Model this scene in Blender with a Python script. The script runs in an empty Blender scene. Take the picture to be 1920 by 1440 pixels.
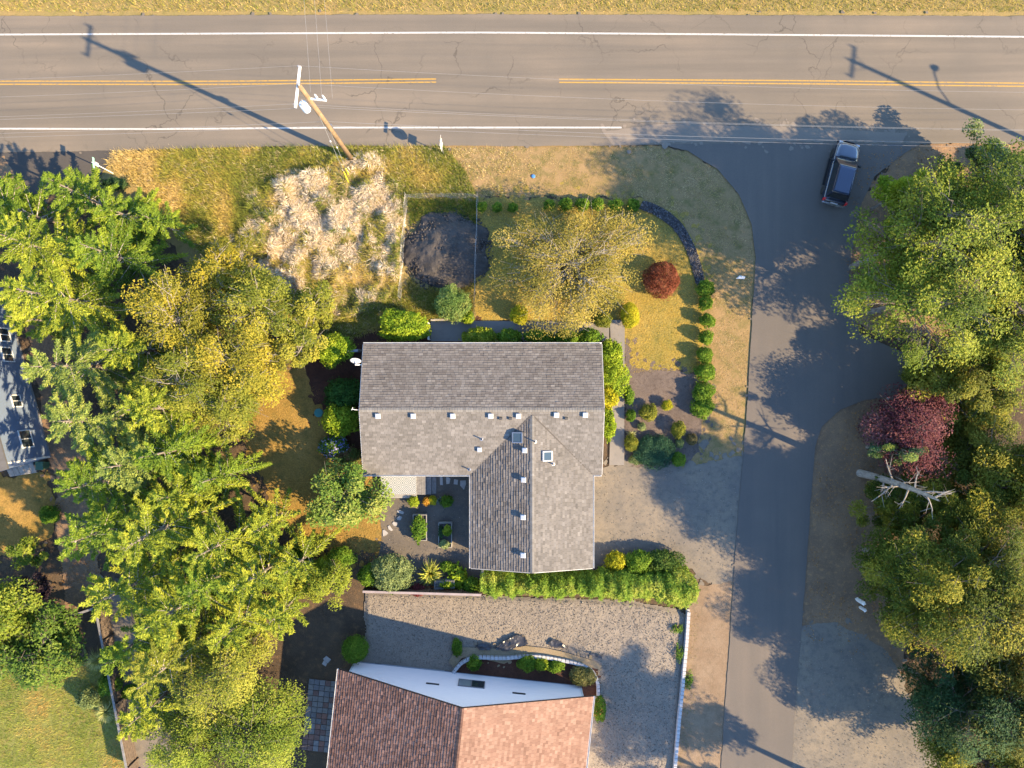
import bpy, bmesh, math, random
import numpy as np
from mathutils import Vector, noise as mnoise

random.seed(7)
RNG = np.random.default_rng(7)
scene = bpy.context.scene
COL = scene.collection

# ------------------------------------------------------------------ camera, sky, sun, exposure
CAM_H = 52.0
S = CAM_H / 1280.0                      # metres on the ground per photograph pixel
cam_d = bpy.data.cameras.new('camera')
cam_d.sensor_width = 36.0
cam_d.lens = 24.0
cam_d.clip_end = 2000.0
cam = bpy.data.objects.new('camera', cam_d)
COL.objects.link(cam)
cam.location = (0, 0, CAM_H)
cam.rotation_euler = (0, 0, 0)
scene.camera = cam

SUN_EL = math.radians(30.0)
SUN_AZ = Vector((0.911, -0.412, 0)).normalized()      # horizontal direction towards the sun
world = bpy.data.worlds.new('World')
scene.world = world
world.use_nodes = True
wn = world.node_tree
sky = wn.nodes.new('ShaderNodeTexSky')
sky.sky_type = 'NISHITA'
sky.sun_disc = False
sky.sun_elevation = SUN_EL
sky.sun_rotation = math.atan2(SUN_AZ.x, SUN_AZ.y)
sky.air_density = 1.0
sky.dust_density = 0.0
sky.ozone_density = 4.0
bg = wn.nodes['Background']
bg.inputs['Strength'].default_value = 0.15
wn.links.new(sky.outputs[0], bg.inputs['Color'])

sun_d = bpy.data.lights.new('sun', 'SUN')
sun_d.energy = 4.7
sun_d.angle = math.radians(0.55)
sun_d.color = (1.0, 0.755, 0.44)
sun = bpy.data.objects.new('sun', sun_d)
COL.objects.link(sun)
ldir = Vector((-SUN_AZ.x * math.cos(SUN_EL), -SUN_AZ.y * math.cos(SUN_EL), -math.sin(SUN_EL)))
sun.rotation_euler = ldir.to_track_quat('-Z', 'Y').to_euler()
sun.location = (30, -15, 40)

vs = scene.view_settings
vs.view_transform = 'Standard'
vs.look = 'None'
vs.exposure = 1.86
vs.gamma = 1.0
vs.use_curve_mapping = False
scene.render.film_transparent = False

# ------------------------------------------------------------------ helpers
def P(x, y, h=0.0):
    """photograph pixel + height above ground -> world point"""
    k = S * (1.0 - h / CAM_H)
    return Vector(((x - 960.0) * k, (720.0 - y) * k, h))

def PP(pts, h=0.0):
    return np.array([P(x, y, h)[:2] for x, y in pts])

def lin(r, g, b):
    def f(c):
        c /= 255.0
        return c / 12.92 if c <= 0.04045 else ((c + 0.055) / 1.055) ** 2.4
    return (f(r), f(g), f(b))

def _hash(ix, iy, seed):
    n = (ix.astype(np.int64) * 374761393 + iy.astype(np.int64) * 668265263 + seed * 1442695041) & 0x7fffffff
    n = ((n ^ (n >> 13)) * 1274126177) & 0x7fffffff
    n = (n ^ (n >> 16)) & 0xffff
    return n / 65535.0

def vnoise(x, y, seed=0):
    x = np.asarray(x, float); y = np.asarray(y, float)
    ix = np.floor(x); iy = np.floor(y)
    fx = x - ix; fy = y - iy
    fx = fx * fx * (3 - 2 * fx); fy = fy * fy * (3 - 2 * fy)
    a = _hash(ix, iy, seed); b = _hash(ix + 1, iy, seed)
    c = _hash(ix, iy + 1, seed); d = _hash(ix + 1, iy + 1, seed)
    return (a * (1 - fx) + b * fx) * (1 - fy) + (c * (1 - fx) + d * fx) * fy

def fbm(x, y, seed=0, oct=4):
    v = 0; a = 0.5; f = 1.0; t = 0
    for o in range(oct):
        v = v + a * vnoise(np.asarray(x) * f, np.asarray(y) * f, seed + o * 17); t += a
        a *= 0.5; f *= 2.03
    return v / t

def inpoly(x, y, poly):
    x = np.asarray(x); y = np.asarray(y)
    c = np.zeros(x.shape, bool)
    n = len(poly)
    for i in range(n):
        x1, y1 = poly[i]; x2, y2 = poly[(i + 1) % n]
        if y1 == y2: continue
        t = ((y1 > y) != (y2 > y)) & (x < (x2 - x1) * (y - y1) / (y2 - y1) + x1)
        c ^= t
    return c

def sample_poly(poly, density):
    lo = poly.min(0); hi = poly.max(0)
    n = int((hi - lo).prod() * density)
    p = lo + RNG.random((n, 2)) * (hi - lo)
    return p[inpoly(p[:, 0], p[:, 1], poly)]

def mesh_np(name, V, faces, col=None, smooth=False):
    """faces: list of integer arrays (N,k)"""
    me = bpy.data.meshes.new(name)
    V = np.asarray(V, np.float32)
    me.vertices.add(len(V))
    me.vertices.foreach_set('co', V.ravel())
    if not isinstance(faces, (list, tuple)): faces = [faces]
    faces = [np.asarray(f, np.int32) for f in faces if len(f)]
    idx = np.concatenate([f.ravel() for f in faces])
    tot = np.concatenate([np.full(len(f), f.shape[1], np.int32) for f in faces])
    st = np.concatenate([[0], np.cumsum(tot)[:-1]]).astype(np.int32)
    me.loops.add(len(idx)); me.loops.foreach_set('vertex_index', idx)
    me.polygons.add(len(tot)); me.polygons.foreach_set('loop_start', st)
    me.polygons.foreach_set('use_smooth', np.full(len(tot), bool(smooth)))
    me.update(calc_edges=True)
    if col is not None:
        a = me.color_attributes.new('Col', 'FLOAT_COLOR', 'POINT')
        c = np.ones((len(V), 4), np.float32); c[:, :3] = col
        a.data.foreach_set('color', c.ravel())
    return me

def obj(name, me, mat=None, parent=None, loc=(0, 0, 0)):
    o = bpy.data.objects.new(name, me)
    COL.objects.link(o)
    o.location = loc
    if mat is not None and me is not None and not me.materials:
        me.materials.append(mat)
    if parent is not None: o.parent = parent
    return o

def tag(o, label=None, cat=None, group=None, kind=None):
    if label: o['label'] = label
    if cat: o['category'] = cat
    if group: o['group'] = group
    if kind: o['kind'] = kind
    return o

def thing(name, label, cat, loc=(0, 0, 0), rz=0.0, group=None):
    o = bpy.data.objects.new(name, None)
    COL.objects.link(o)
    o.location = loc; o.rotation_euler = (0, 0, rz)
    o.empty_display_size = 0.3
    return tag(o, label, cat, group)

class MB:
    """collects shapes, builds ONE mesh"""
    def __init__(s): s.v = []; s.f = []
    def add(s, V, F):
        n = len(s.v)
        s.v += [tuple(p) for p in V]
        s.f += [tuple(i + n for i in f) for f in F]
        return s
    def box(s, x0, x1, y0, y1, z0, z1):
        return s.add([(x0, y0, z0), (x1, y0, z0), (x1, y1, z0), (x0, y1, z0), (x0, y0, z1), (x1, y0, z1), (x1, y1, z1), (x0, y1, z1)],
                     [(3, 2, 1, 0), (4, 5, 6, 7), (0, 1, 5, 4), (1, 2, 6, 5), (2, 3, 7, 6), (3, 0, 4, 7)])
    def prism(s, pts, z0, z1):
        n = len(pts)
        V = [(p[0], p[1], z0) for p in pts] + [(p[0], p[1], z1) for p in pts]
        F = [tuple(range(n - 1, -1, -1)), tuple(range(n, 2 * n))] + [(i, (i + 1) % n, n + (i + 1) % n, n + i) for i in range(n)]
        return s.add(V, F)
    def tube(s, pts, rad, n=8, cap=True):
        pts = [Vector(p) for p in pts]
        if not hasattr(rad, '__len__'): rad = [rad] * len(pts)
        V = []; F = []
        for i, p in enumerate(pts):
            t = (pts[min(i + 1, len(pts) - 1)] - pts[max(i - 1, 0)]).normalized()
            ref = Vector((0, 0, 1)) if abs(t.z) < 0.9 else Vector((1, 0, 0))
            u = t.cross(ref).normalized(); w = t.cross(u)
            for k in range(n):
                a = 2 * math.pi * k / n
                V.append(p + (u * math.cos(a) + w * math.sin(a)) * rad[i])
        for i in range(len(pts) - 1):
            for k in range(n):
                F.append((i * n + k, i * n + (k + 1) % n, (i + 1) * n + (k + 1) % n, (i + 1) * n + k))
        if cap:
            F.append(tuple(range(n - 1, -1, -1)))
            F.append(tuple(range((len(pts) - 1) * n, len(pts) * n)))
        return s.add(V, F)
    def lathe(s, prof, n=16, cx=0, cy=0):
        V = []; F = []
        for r, z in prof:
            for k in range(n):
                a = 2 * math.pi * k / n
                V.append((cx + r * math.cos(a), cy + r * math.sin(a), z))
        for i in range(len(prof) - 1):
            for k in range(n):
                F.append((i * n + k, i * n + (k + 1) % n, (i + 1) * n + (k + 1) % n, (i + 1) * n + k))
        F.append(tuple(range(n - 1, -1, -1)))
        F.append(tuple(range((len(prof) - 1) * n, len(prof) * n)))
        return s.add(V, F)
    def mesh(s, name, bevel=0.0, smooth=False):
        me = bpy.data.meshes.new(name)
        me.from_pydata(s.v, [], s.f)
        if bevel > 0:
            bm = bmesh.new(); bm.from_mesh(me)
            bmesh.ops.bevel(bm, geom=[e for e in bm.edges if e.is_manifold and e.calc_face_angle(0) > 0.5], offset=bevel, segments=2, affect='EDGES', profile=0.6)
            bm.to_mesh(me); bm.free()
        if smooth:
            for p in me.polygons: p.use_smooth = True
        me.update()
        return me
    def build(s, name, mat, parent=None, loc=(0, 0, 0), bevel=0.0, smooth=False):
        return obj(name, s.mesh(name, bevel, smooth), mat, parent, loc)

# ------------------------------------------------------------------ materials
ALB = 0.58      # surfaces are held at real-world reflectance; the exposure is the photograph's
class NT:
    def __init__(s, name):
        s.m = bpy.data.materials.new(name); s.m.use_nodes = True
        s.t = s.m.node_tree
        s.b = s.t.nodes['Principled BSDF']
        s.out = s.t.nodes['Material Output']
    def n(s, typ, **kw):
        nd = s.t.nodes.new('ShaderNode' + typ)
        for k, v in kw.items(): setattr(nd, k, v)
        return nd
    def l(s, a, b): s.t.links.new(a, b)
    def pos(s, scale=(1, 1, 1), obj_space=False):
        if obj_space: src = s.n('TexCoord').outputs['Object']
        else: src = s.n('NewGeometry').outputs['Position']
        mp = s.n('Mapping'); mp.inputs['Scale'].default_value = scale
        s.l(src, mp.inputs['Vector'])
        return mp.outputs['Vector']
    def noise(s, vec, scale, detail=4, rough=0.6, dist=0.0):
        nd = s.n('TexNoise'); nd.inputs['Scale'].default_value = scale; nd.inputs['Detail'].default_value = detail
        nd.inputs['Roughness'].default_value = rough; nd.inputs['Distortion'].default_value = dist
        s.l(vec, nd.inputs['Vector'])
        return nd.outputs['Fac']
    def ramp(s, fac, a, b):
        r = s.n('MapRange'); r.inputs['From Min'].default_value = a; r.inputs['From Max'].default_value = b
        r.clamp = True
        s.l(fac, r.inputs['Value']); return r.outputs['Result']
    def mix(s, fac, a, b, blend='MIX'):
        m = s.n('Mix', data_type='RGBA', blend_type=blend)
        if hasattr(fac, 'links') or isinstance(fac, bpy.types.NodeSocket): s.l(fac, m.inputs[0])
        else: m.inputs[0].default_value = fac
        for v, i in ((a, 6), (b, 7)):
            if isinstance(v, bpy.types.NodeSocket): s.l(v, m.inputs[i])
            else: m.inputs[i].default_value = (*v[:3], 1)
        return m.outputs[2]
    def bump(s, h, strength=0.5, dist=0.03):
        b = s.n('Bump'); b.inputs['Strength'].default_value = strength; b.inputs['Distance'].default_value = dist
        s.l(h, b.inputs['Height']); s.l(b.outputs['Normal'], s.b.inputs['Normal'])
    def set(s, color=None, rough=0.7, metal=0.0, spec=0.4):
        if color is not None:
            if isinstance(color, bpy.types.NodeSocket): s.l(color, s.b.inputs['Base Color'])
            else: s.b.inputs['Base Color'].default_value = (*color[:3], 1)
        s.b.inputs['Roughness'].default_value = rough
        s.b.inputs['Metallic'].default_value = metal
        s.b.inputs['Specular IOR Level'].default_value = spec
        return s.m

def mat_plain(name, col, rough=0.6, metal=0.0, var=0.12, scale=3.0, spec=0.4, bump=0.0, alb=0.62):
    col = [c * alb for c in col]
    t = NT(name); v = t.pos(obj_space=False)
    f = t.noise(v, scale, 5)
    c = t.mix(t.ramp(f, 0.3, 0.7), [x * (1 - var) for x in col], [min(1, x * (1 + var)) for x in col])
    if bump: t.bump(t.noise(v, scale * 8, 3), bump, 0.01)
    return t.set(c, rough, metal, spec)

def mat_ground(name, c1, c2, c3, s1=0.35, s2=2.5, s3=14.0, t3=(0.5, 0.75), bump=0.5, bscale=9.0, bdist=0.05, rough=0.95, fine=0.35, stretch=(1, 1, 1)):
    c1, c2, c3 = [[x * ALB for x in q] for q in (c1, c2, c3)]
    t = NT(name); v = t.pos(stretch)
    a = t.ramp(t.noise(v, s1, 6, 0.65), 0.36, 0.64)
    c = t.mix(a, c1, c2)
    b = t.ramp(t.noise(v, s2, 6, 0.7), t3[0], t3[1])
    c = t.mix(b, c, c3)
    fn = t.noise(v, s3, 4, 0.75)
    k = t.n('MapRange'); k.inputs['From Min'].default_value = 0.25; k.inputs['From Max'].default_value = 0.75
    k.inputs['To Min'].default_value = 1 - fine; k.inputs['To Max'].default_value = 1 + fine
    t.l(fn, k.inputs['Value'])
    cc = t.n('CombineColor')
    for i in range(3): t.l(k.outputs['Result'], cc.inputs[i])
    c = t.mix(1.0, c, cc.outputs[0], 'MULTIPLY')
    if bump: t.bump(t.noise(v, bscale, 5, 0.7), bump, bdist)
    return t.set(c, rough, 0, 0.2)

def mat_leaf(name, trans=0.24, rough=0.6, spec=0.08):
    t = NT(name)
    a = t.n('Attribute', attribute_name='Col')
    t.set(a.outputs['Color'], rough, 0, spec)
    tr = t.n('BsdfTranslucent')
    tc = t.mix(1.0, a.outputs['Color'], (1.3, 1.2, 0.4), 'MULTIPLY')
    t.l(tc, tr.inputs['Color'])
    mx = t.n('MixShader'); mx.inputs[0].default_value = trans
    t.l(t.b.outputs[0], mx.inputs[1]); t.l(tr.outputs[0], mx.inputs[2])
    t.l(mx.outputs[0], t.out.inputs['Surface'])
    return t.m

M = {}
M['leaf'] = mat_leaf('leaf')
M['needle'] = mat_leaf('needle', 0.15, 0.6, 0.06)
M['blade'] = mat_leaf('blade', 0.3, 0.7, 0.05)
M['straw'] = mat_leaf('straw', 0.15, 0.8, 0.1)

def mat_bark(name, c1, c2):
    t = NT(name); v = t.pos((1, 1, 0.25))
    f = t.noise(v, 9, 5, 0.7)
    c = t.mix(t.ramp(f, 0.35, 0.65), c1, c2)
    t.bump(f, 0.6, 0.03)
    return t.set(c, 0.9, 0, 0.2)
M['bark'] = mat_bark('bark', (0.09, 0.07, 0.055), (0.22, 0.19, 0.16))
M['bark_pale'] = mat_bark('bark_pale', (0.20, 0.17, 0.14), (0.40, 0.36, 0.31))
M['bark_dead'] = mat_bark('bark_dead', (0.15, 0.13, 0.11), (0.32, 0.29, 0.25))

def mat_asphalt(name, base, lane=False, cracks=True, dark=0.75, warm=(1.06, 1.0, 0.94)):
    base = [b * ALB for b in base]
    t = NT(name); v = t.pos()
    big = t.ramp(t.noise(v, 0.12, 5, 0.6), 0.35, 0.65)
    c = t.mix(big, [b * 0.88 for b in base], [b * 1.1 * w for b, w in zip(base, warm)])
    st = t.pos((0.04, 1.0, 1.0)) if lane else t.pos((1.0, 0.05, 1.0))
    lanes = t.ramp(t.noise(st, 0.9, 4, 0.6), 0.35, 0.7)
    c = t.mix(lanes, c, [b * dark for b in base])
    sp = t.ramp(t.noise(v, 55, 2, 0.8), 0.38, 0.7)
    c = t.mix(sp, t.mix(1.0, c, (0.84, 0.84, 0.85), 'MULTIPLY'), t.mix(1.0, c, (1.2, 1.2, 1.2), 'MULTIPLY'))
    if cracks:
        wv = t.n('VectorMath', operation='ADD')
        nz = t.n('TexNoise'); nz.inputs['Scale'].default_value = 0.9; nz.inputs['Detail'].default_value = 5
        t.l(v, nz.inputs['Vector'])
        sc = t.n('VectorMath', operation='SCALE'); sc.inputs['Scale'].default_value = 1.6
        t.l(nz.outputs['Color'], sc.inputs[0])
        t.l(v, wv.inputs[0]); t.l(sc.outputs[0], wv.inputs[1])
        vo = t.n('TexVoronoi', feature='DISTANCE_TO_EDGE'); vo.inputs['Scale'].default_value = 0.26
        t.l(wv.outputs[0], vo.inputs['Vector'])
        e = t.ramp(vo.outputs['Distance'], 0.012, 0.003)
        mk = t.ramp(t.noise(v, 0.16, 3), 0.47, 0.60)
        ml = t.n('Math', operation='MULTIPLY'); t.l(e, ml.inputs[0]); t.l(mk, ml.inputs[1])
        m2 = t.n('Math', operation='MULTIPLY'); t.l(ml.outputs[0], m2.inputs[0]); m2.inputs[1].default_value = 0.6
        c = t.mix(m2.outputs[0], c, [b * 0.35 for b in base])
    t.bump(t.noise(v, 40, 3, 0.8), 0.25, 0.01)
    return t.set(c, 0.9, 0, 0.25)

def mat_siding(name, col):
    t = NT(name); v = t.pos((0.3, 0.3, 3))
    c = t.mix(t.ramp(t.noise(v, 6, 4), 0.3, 0.7), [x * 0.93 for x in col], col)
    return t.set(c, 0.55, 0, 0.35)

def mat_attr(name, rough=0.9, bump=0.3, bs=40, spec=0.2, grime=0.2, gs=0.5):
    """colour from the piece's own attribute with stains of world-space noise"""
    t = NT(name); v = t.pos()
    a = t.n('Attribute', attribute_name='Col')
    g = t.ramp(t.noise(v, gs, 5, 0.65), 0.35, 0.7)
    c = t.mix(g, t.mix(1.0, a.outputs['Color'], (1 - grime, 1 - grime, 1 - grime * 1.05), 'MULTIPLY'), a.outputs['Color'])
    c = t.mix(t.ramp(t.noise(v, 60, 2, 0.8), 0.35, 0.7), t.mix(1.0, c, (0.86, 0.86, 0.86), 'MULTIPLY'), t.mix(1.0, c, (1.12, 1.12, 1.12), 'MULTIPLY'))
    t.bump(t.noise(v, bs, 3, 0.8), bump, 0.008)
    return t.set(c, rough, 0, spec)

M['shingle'] = mat_attr('shingle')
M['piece'] = mat_attr('piece', 0.85, 0.3, 25, 0.3, 0.2, 1.5)
M['white'] = mat_plain('white_paint', (0.62, 0.62, 0.60), 0.45, var=0.06, scale=2, alb=1.0)
M['metal'] = mat_plain('galvanised_metal', (0.55, 0.56, 0.58), 0.4, 0.8, 0.1, 6)
M['dark_metal'] = mat_plain('dark_metal', (0.05, 0.05, 0.055), 0.45, 0.3, 0.2, 6)
M['cap'] = mat_plain('vent_cap_paint', (0.46, 0.47, 0.49), 0.45, 0.0, 0.08, 5, alb=1.0)
M['glass'] = NT('window_glass').set((0.03, 0.04, 0.045), 0.06, 0, 0.8)
M['wood_grey'] = mat_plain('weathered_wood', (0.27, 0.26, 0.25), 0.85, 0, 0.3, 6, bump=0.4)
M['wood_brown'] = mat_plain('brown_wood', (0.20, 0.12, 0.07), 0.85, 0, 0.35, 6, bump=0.4)
M['wood_pole'] = mat_plain('pole_wood', (0.36, 0.24, 0.13), 0.85, 0, 0.3, 2.5, bump=0.5)
M['concrete'] = mat_ground('concrete', (0.30, 0.28, 0.26), (0.36, 0.33, 0.30), (0.24, 0.23, 0.21), 0.6, 3, 30, (0.55, 0.8), 0.25, 40, 0.01, 0.9, 0.12)
M['wire'] = mat_plain('aluminium_wire', (0.42, 0.42, 0.42), 0.5, 0.0, 0.05)
M['cable'] = mat_plain('black_cable', (0.05, 0.05, 0.05), 0.5)

# ------------------------------------------------------------------ ground sheets
LAYER = [0.0]
def next_z():
    LAYER[0] += 0.004
    return LAYER[0]

def resample(poly, step):
    out = []
    n = len(poly)
    for i in range(n):
        a = np.array(poly[i]); b = np.array(poly[(i + 1) % n])
        L = np.linalg.norm(b - a); k = max(1, int(L / step))
        for j in range(k): out.append(a + (b - a) * j / k)
    return np.array(out)

def jitter(poly, amp, step=0.15, seed=0.0):
    p = resample(poly, step)
    out = []
    for q in p:
        v = Vector((q[0], q[1], seed))
        dx = mnoise.noise(v * 0.7) + 0.5 * mnoise.noise(v * 2.3) + 0.35 * mnoise.noise(v * 6.0)
        dy = mnoise.noise(v * 0.7 + Vector((31, 7, 3))) + 0.5 * mnoise.noise(v * 2.3 + Vector((11, 5, 3))) + 0.35 * mnoise.noise(v * 6.0 + Vector((1, 9, 3)))
        out.append((q[0] + dx * amp, q[1] + dy * amp))
    return np.array(out)

def sheet(name, px, mat, amp=0.25, islands=0, spread=0.6, isize=(0.08, 0.3), label=None, step=0.15, z=None, kind='structure', world_pts=False):
    poly = np.array(px, float) if world_pts else PP(px)
    z = next_z() if z is None else z
    jp = jitter(poly, amp, step, seed=len(name) * 1.7) if amp > 0 else poly
    V = [(x, y, z) for x, y in jp]
    F = [tuple(range(len(V)))]
    if islands:
        per = resample(poly, 0.3)
        idx = RNG.integers(0, len(per), islands)
        for i, k in enumerate(idx):
            c = per[k] + RNG.normal(0, spread, 2)
            r = RNG.uniform(*isize) * (0.6 + RNG.random())
            m = 8
            n0 = len(V)
            a0 = RNG.random() * 6.28
            st = RNG.uniform(0.5, 1.0)
            for j in range(m):
                a = 2 * math.pi * j / m
                rr = r * RNG.uniform(0.6, 1.3)
                ex, ey = rr * math.cos(a), rr * math.sin(a) * st
                V.append((c[0] + ex * math.cos(a0) - ey * math.sin(a0), c[1] + ex * math.sin(a0) + ey * math.cos(a0), z + 0.0004 + (i % 90) * 2.5e-5))
            F.append(tuple(range(n0, n0 + m)))
    me = bpy.data.meshes.new(name)
    me.from_pydata(V, [], F); me.update()
    # make the main face look up
    if me.polygons[0].normal.z < 0:
        me.flip_normals()
    o = obj(name, me, mat)
    return tag(o, label, None, None, kind)

def relief_sheet(name, px, mat, hfun, step=0.14, z=None, label=None, kind='structure', rim=0.4):
    """a sheet of real relief inside a polygon, sinking to z at its edge"""
    poly = PP(px); z = next_z() if z is None else z
    lo = poly.min(0); hi = poly.max(0)
    nx = int((hi[0] - lo[0]) / step) + 2; ny = int((hi[1] - lo[1]) / step) + 2
    X, Y = np.meshgrid(lo[0] + np.arange(nx) * step, lo[1] + np.arange(ny) * step)
    jx = X + 0.35 * (fbm(X * 1.3, Y * 1.3, 5) - 0.5); jy = Y + 0.35 * (fbm(X * 1.3, Y * 1.3, 9) - 0.5)
    ins = inpoly(jx, jy, poly)
    # distance to the boundary
    d = np.full(X.shape, 1e9)
    for i in range(len(poly)):
        a = poly[i]; b = poly[(i + 1) % len(poly)]
        ab = b - a; t = np.clip(((X - a[0]) * ab[0] + (Y - a[1]) * ab[1]) / (ab @ ab), 0, 1)
        d = np.minimum(d, np.hypot(X - a[0] - t * ab[0], Y - a[1] - t * ab[1]))
    w = np.clip(d / rim, 0, 1) * ins
    Z = z + np.maximum(0, hfun(X, Y)) * w * w * (3 - 2 * w)
    V = np.stack([X, Y, Z], -1).reshape(-1, 3)
    ii = np.arange(nx * ny).reshape(ny, nx)
    keep = ins[:-1, :-1] & ins[1:, 1:] & ins[1:, :-1] & ins[:-1, 1:]
    F = np.stack([ii[:-1, :-1], ii[:-1, 1:], ii[1:, 1:], ii[1:, :-1]], -1)[keep]
    used = np.unique(F); mp = np.zeros(nx * ny, int); mp[used] = np.arange(len(used))
    o = obj(name, mesh_np(name, V[used], [mp[F]], smooth=True), mat)
    tag(o, label, None, None, kind)
    return o

# ------------------------------------------------------------------ foliage
def unit(a):
    return a / np.maximum(np.linalg.norm(a, axis=-1, keepdims=True), 1e-9)

def rand_dirs(n):
    return unit(RNG.normal(size=(n, 3)))

def leaves(C, D, N, L, W, col):
    """small pointed leaves: centre C, axis D, face normal N"""
    D = unit(D); Sd = unit(np.cross(N, D))
    L = np.asarray(L)[:, None]; W = np.asarray(W)[:, None]
    Nn = np.cross(D, Sd)
    a = C - D * L * 0.5 + Sd * W * 0.55
    b = C - D * L * 0.5 - Sd * W * 0.55
    c = C + D * L * 0.5
    V = np.stack([a, b, c], 1).reshape(-1, 3)
    F = np.arange(len(V)).reshape(-1, 3)
    return V, F, np.repeat(col, 3, axis=0)

def palette(pal, n, base=None, jit=0.16):
    """random own colours: pal list of rgb, base = per-item index weights"""
    pal = np.array(pal, float)
    if base is None: base = RNG.random(n)
    t = np.clip(base, 0, 0.9999) * (len(pal) - 1)
    i = t.astype(int); f = (t - i)[:, None]
    c = pal[i] * (1 - f) + pal[i + 1] * f
    return np.clip(c * (1 + RNG.normal(0, jit, (n, 1))), 0.004, 0.9)

def tubes(paths, radii, n=4):
    """paths (B,K,3), radii (B,K)"""
    paths = np.asarray(paths, float); radii = np.asarray(radii, float)
    B, K, _ = paths.shape
    t = np.empty_like(paths)
    t[:, 1:-1] = paths[:, 2:] - paths[:, :-2]; t[:, 0] = paths[:, 1] - paths[:, 0]; t[:, -1] = paths[:, -1] - paths[:, -2]
    t = unit(t)
    ref = np.where(np.abs(t[..., 2:3]) < 0.9, np.array([0, 0, 1.0]), np.array([1.0, 0, 0]))
    u = unit(np.cross(t, ref)); w = np.cross(t, u)
    ang = 2 * np.pi * np.arange(n) / n
    V = paths[:, :, None, :] + radii[:, :, None, None] * (u[:, :, None, :] * np.cos(ang)[None, None, :, None] + w[:, :, None, :] * np.sin(ang)[None, None, :, None])
    ii = np.arange(B * K * n).reshape(B, K, n)
    nx = np.roll(ii, -1, axis=2)
    F = np.stack([ii[:, :-1], nx[:, :-1], nx[:, 1:], ii[:, 1:]], -1).reshape(-1, 4)
    return V.reshape(-1, 3), F

def bez(a, m, b, K):
    t = np.linspace(0, 1, K)[None, :, None]
    a = a[:, None]; m = m[:, None]; b = b[:, None]
    return a * (1 - t) ** 2 + 2 * m * t * (1 - t) + b * t * t

SPRUCE = [(0.025, 0.052, 0.014), (0.075, 0.115, 0.022), (0.170, 0.200, 0.030)]
SPRUCE_Y = [(0.038, 0.062, 0.013), (0.115, 0.142, 0.026), (0.255, 0.255, 0.045)]
SPRUCE_B = [(0.035, 0.060, 0.026), (0.105, 0.135, 0.050), (0.200, 0.215, 0.070)]
BIRCH = [(0.045, 0.048, 0.012), (0.112, 0.106, 0.021), (0.225, 0.180, 0.034)]
ALDER = [(0.022, 0.040, 0.011), (0.074, 0.100, 0.021), (0.185, 0.192, 0.040)]
PINE = [(0.016, 0.028, 0.009), (0.050, 0.064, 0.015), (0.190, 0.165, 0.030)]
GREEN = [(0.036, 0.080, 0.014), (0.080, 0.148, 0.024), (0.155, 0.220, 0.036)]
LIME = [(0.070, 0.125, 0.015), (0.155, 0.220, 0.024), (0.290, 0.320, 0.045)]
YELLOW = [(0.140, 0.160, 0.018), (0.280, 0.270, 0.025), (0.420, 0.360, 0.040)]
DARKG = [(0.020, 0.045, 0.018), (0.035, 0.075, 0.028), (0.070, 0.115, 0.040)]
GREY_G = [(0.080, 0.110, 0.070), (0.140, 0.180, 0.110), (0.230, 0.260, 0.160)]
RED = [(0.100, 0.025, 0.012), (0.180, 0.055, 0.030), (0.280, 0.110, 0.060)]
PURPLE = [(0.050, 0.015, 0.022), (0.110, 0.035, 0.045), (0.240, 0.110, 0.110)]
OLIVE = [(0.032, 0.045, 0.012), (0.090, 0.100, 0.022), (0.200, 0.180, 0.042)]

def _lift(pal, k=1.3): return [(min(0.8, q[0] * k), min(0.8, q[1] * k), min(0.8, q[2] * k * 0.6)) for q in pal]
(SPRUCE, SPRUCE_Y, SPRUCE_B, BIRCH, ALDER, PINE, OLIVE) = [_lift(q, 1.75) for q in (SPRUCE, SPRUCE_Y, SPRUCE_B, BIRCH, ALDER, PINE, OLIVE)]
(GREEN, LIME, YELLOW, GREY_G) = [_lift(q, 1.25) for q in (GREEN, LIME, YELLOW, GREY_G)]
SUNV = np.array([SUN_AZ.x * math.cos(SUN_EL), SUN_AZ.y * math.cos(SUN_EL), math.sin(SUN_EL)])

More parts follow.
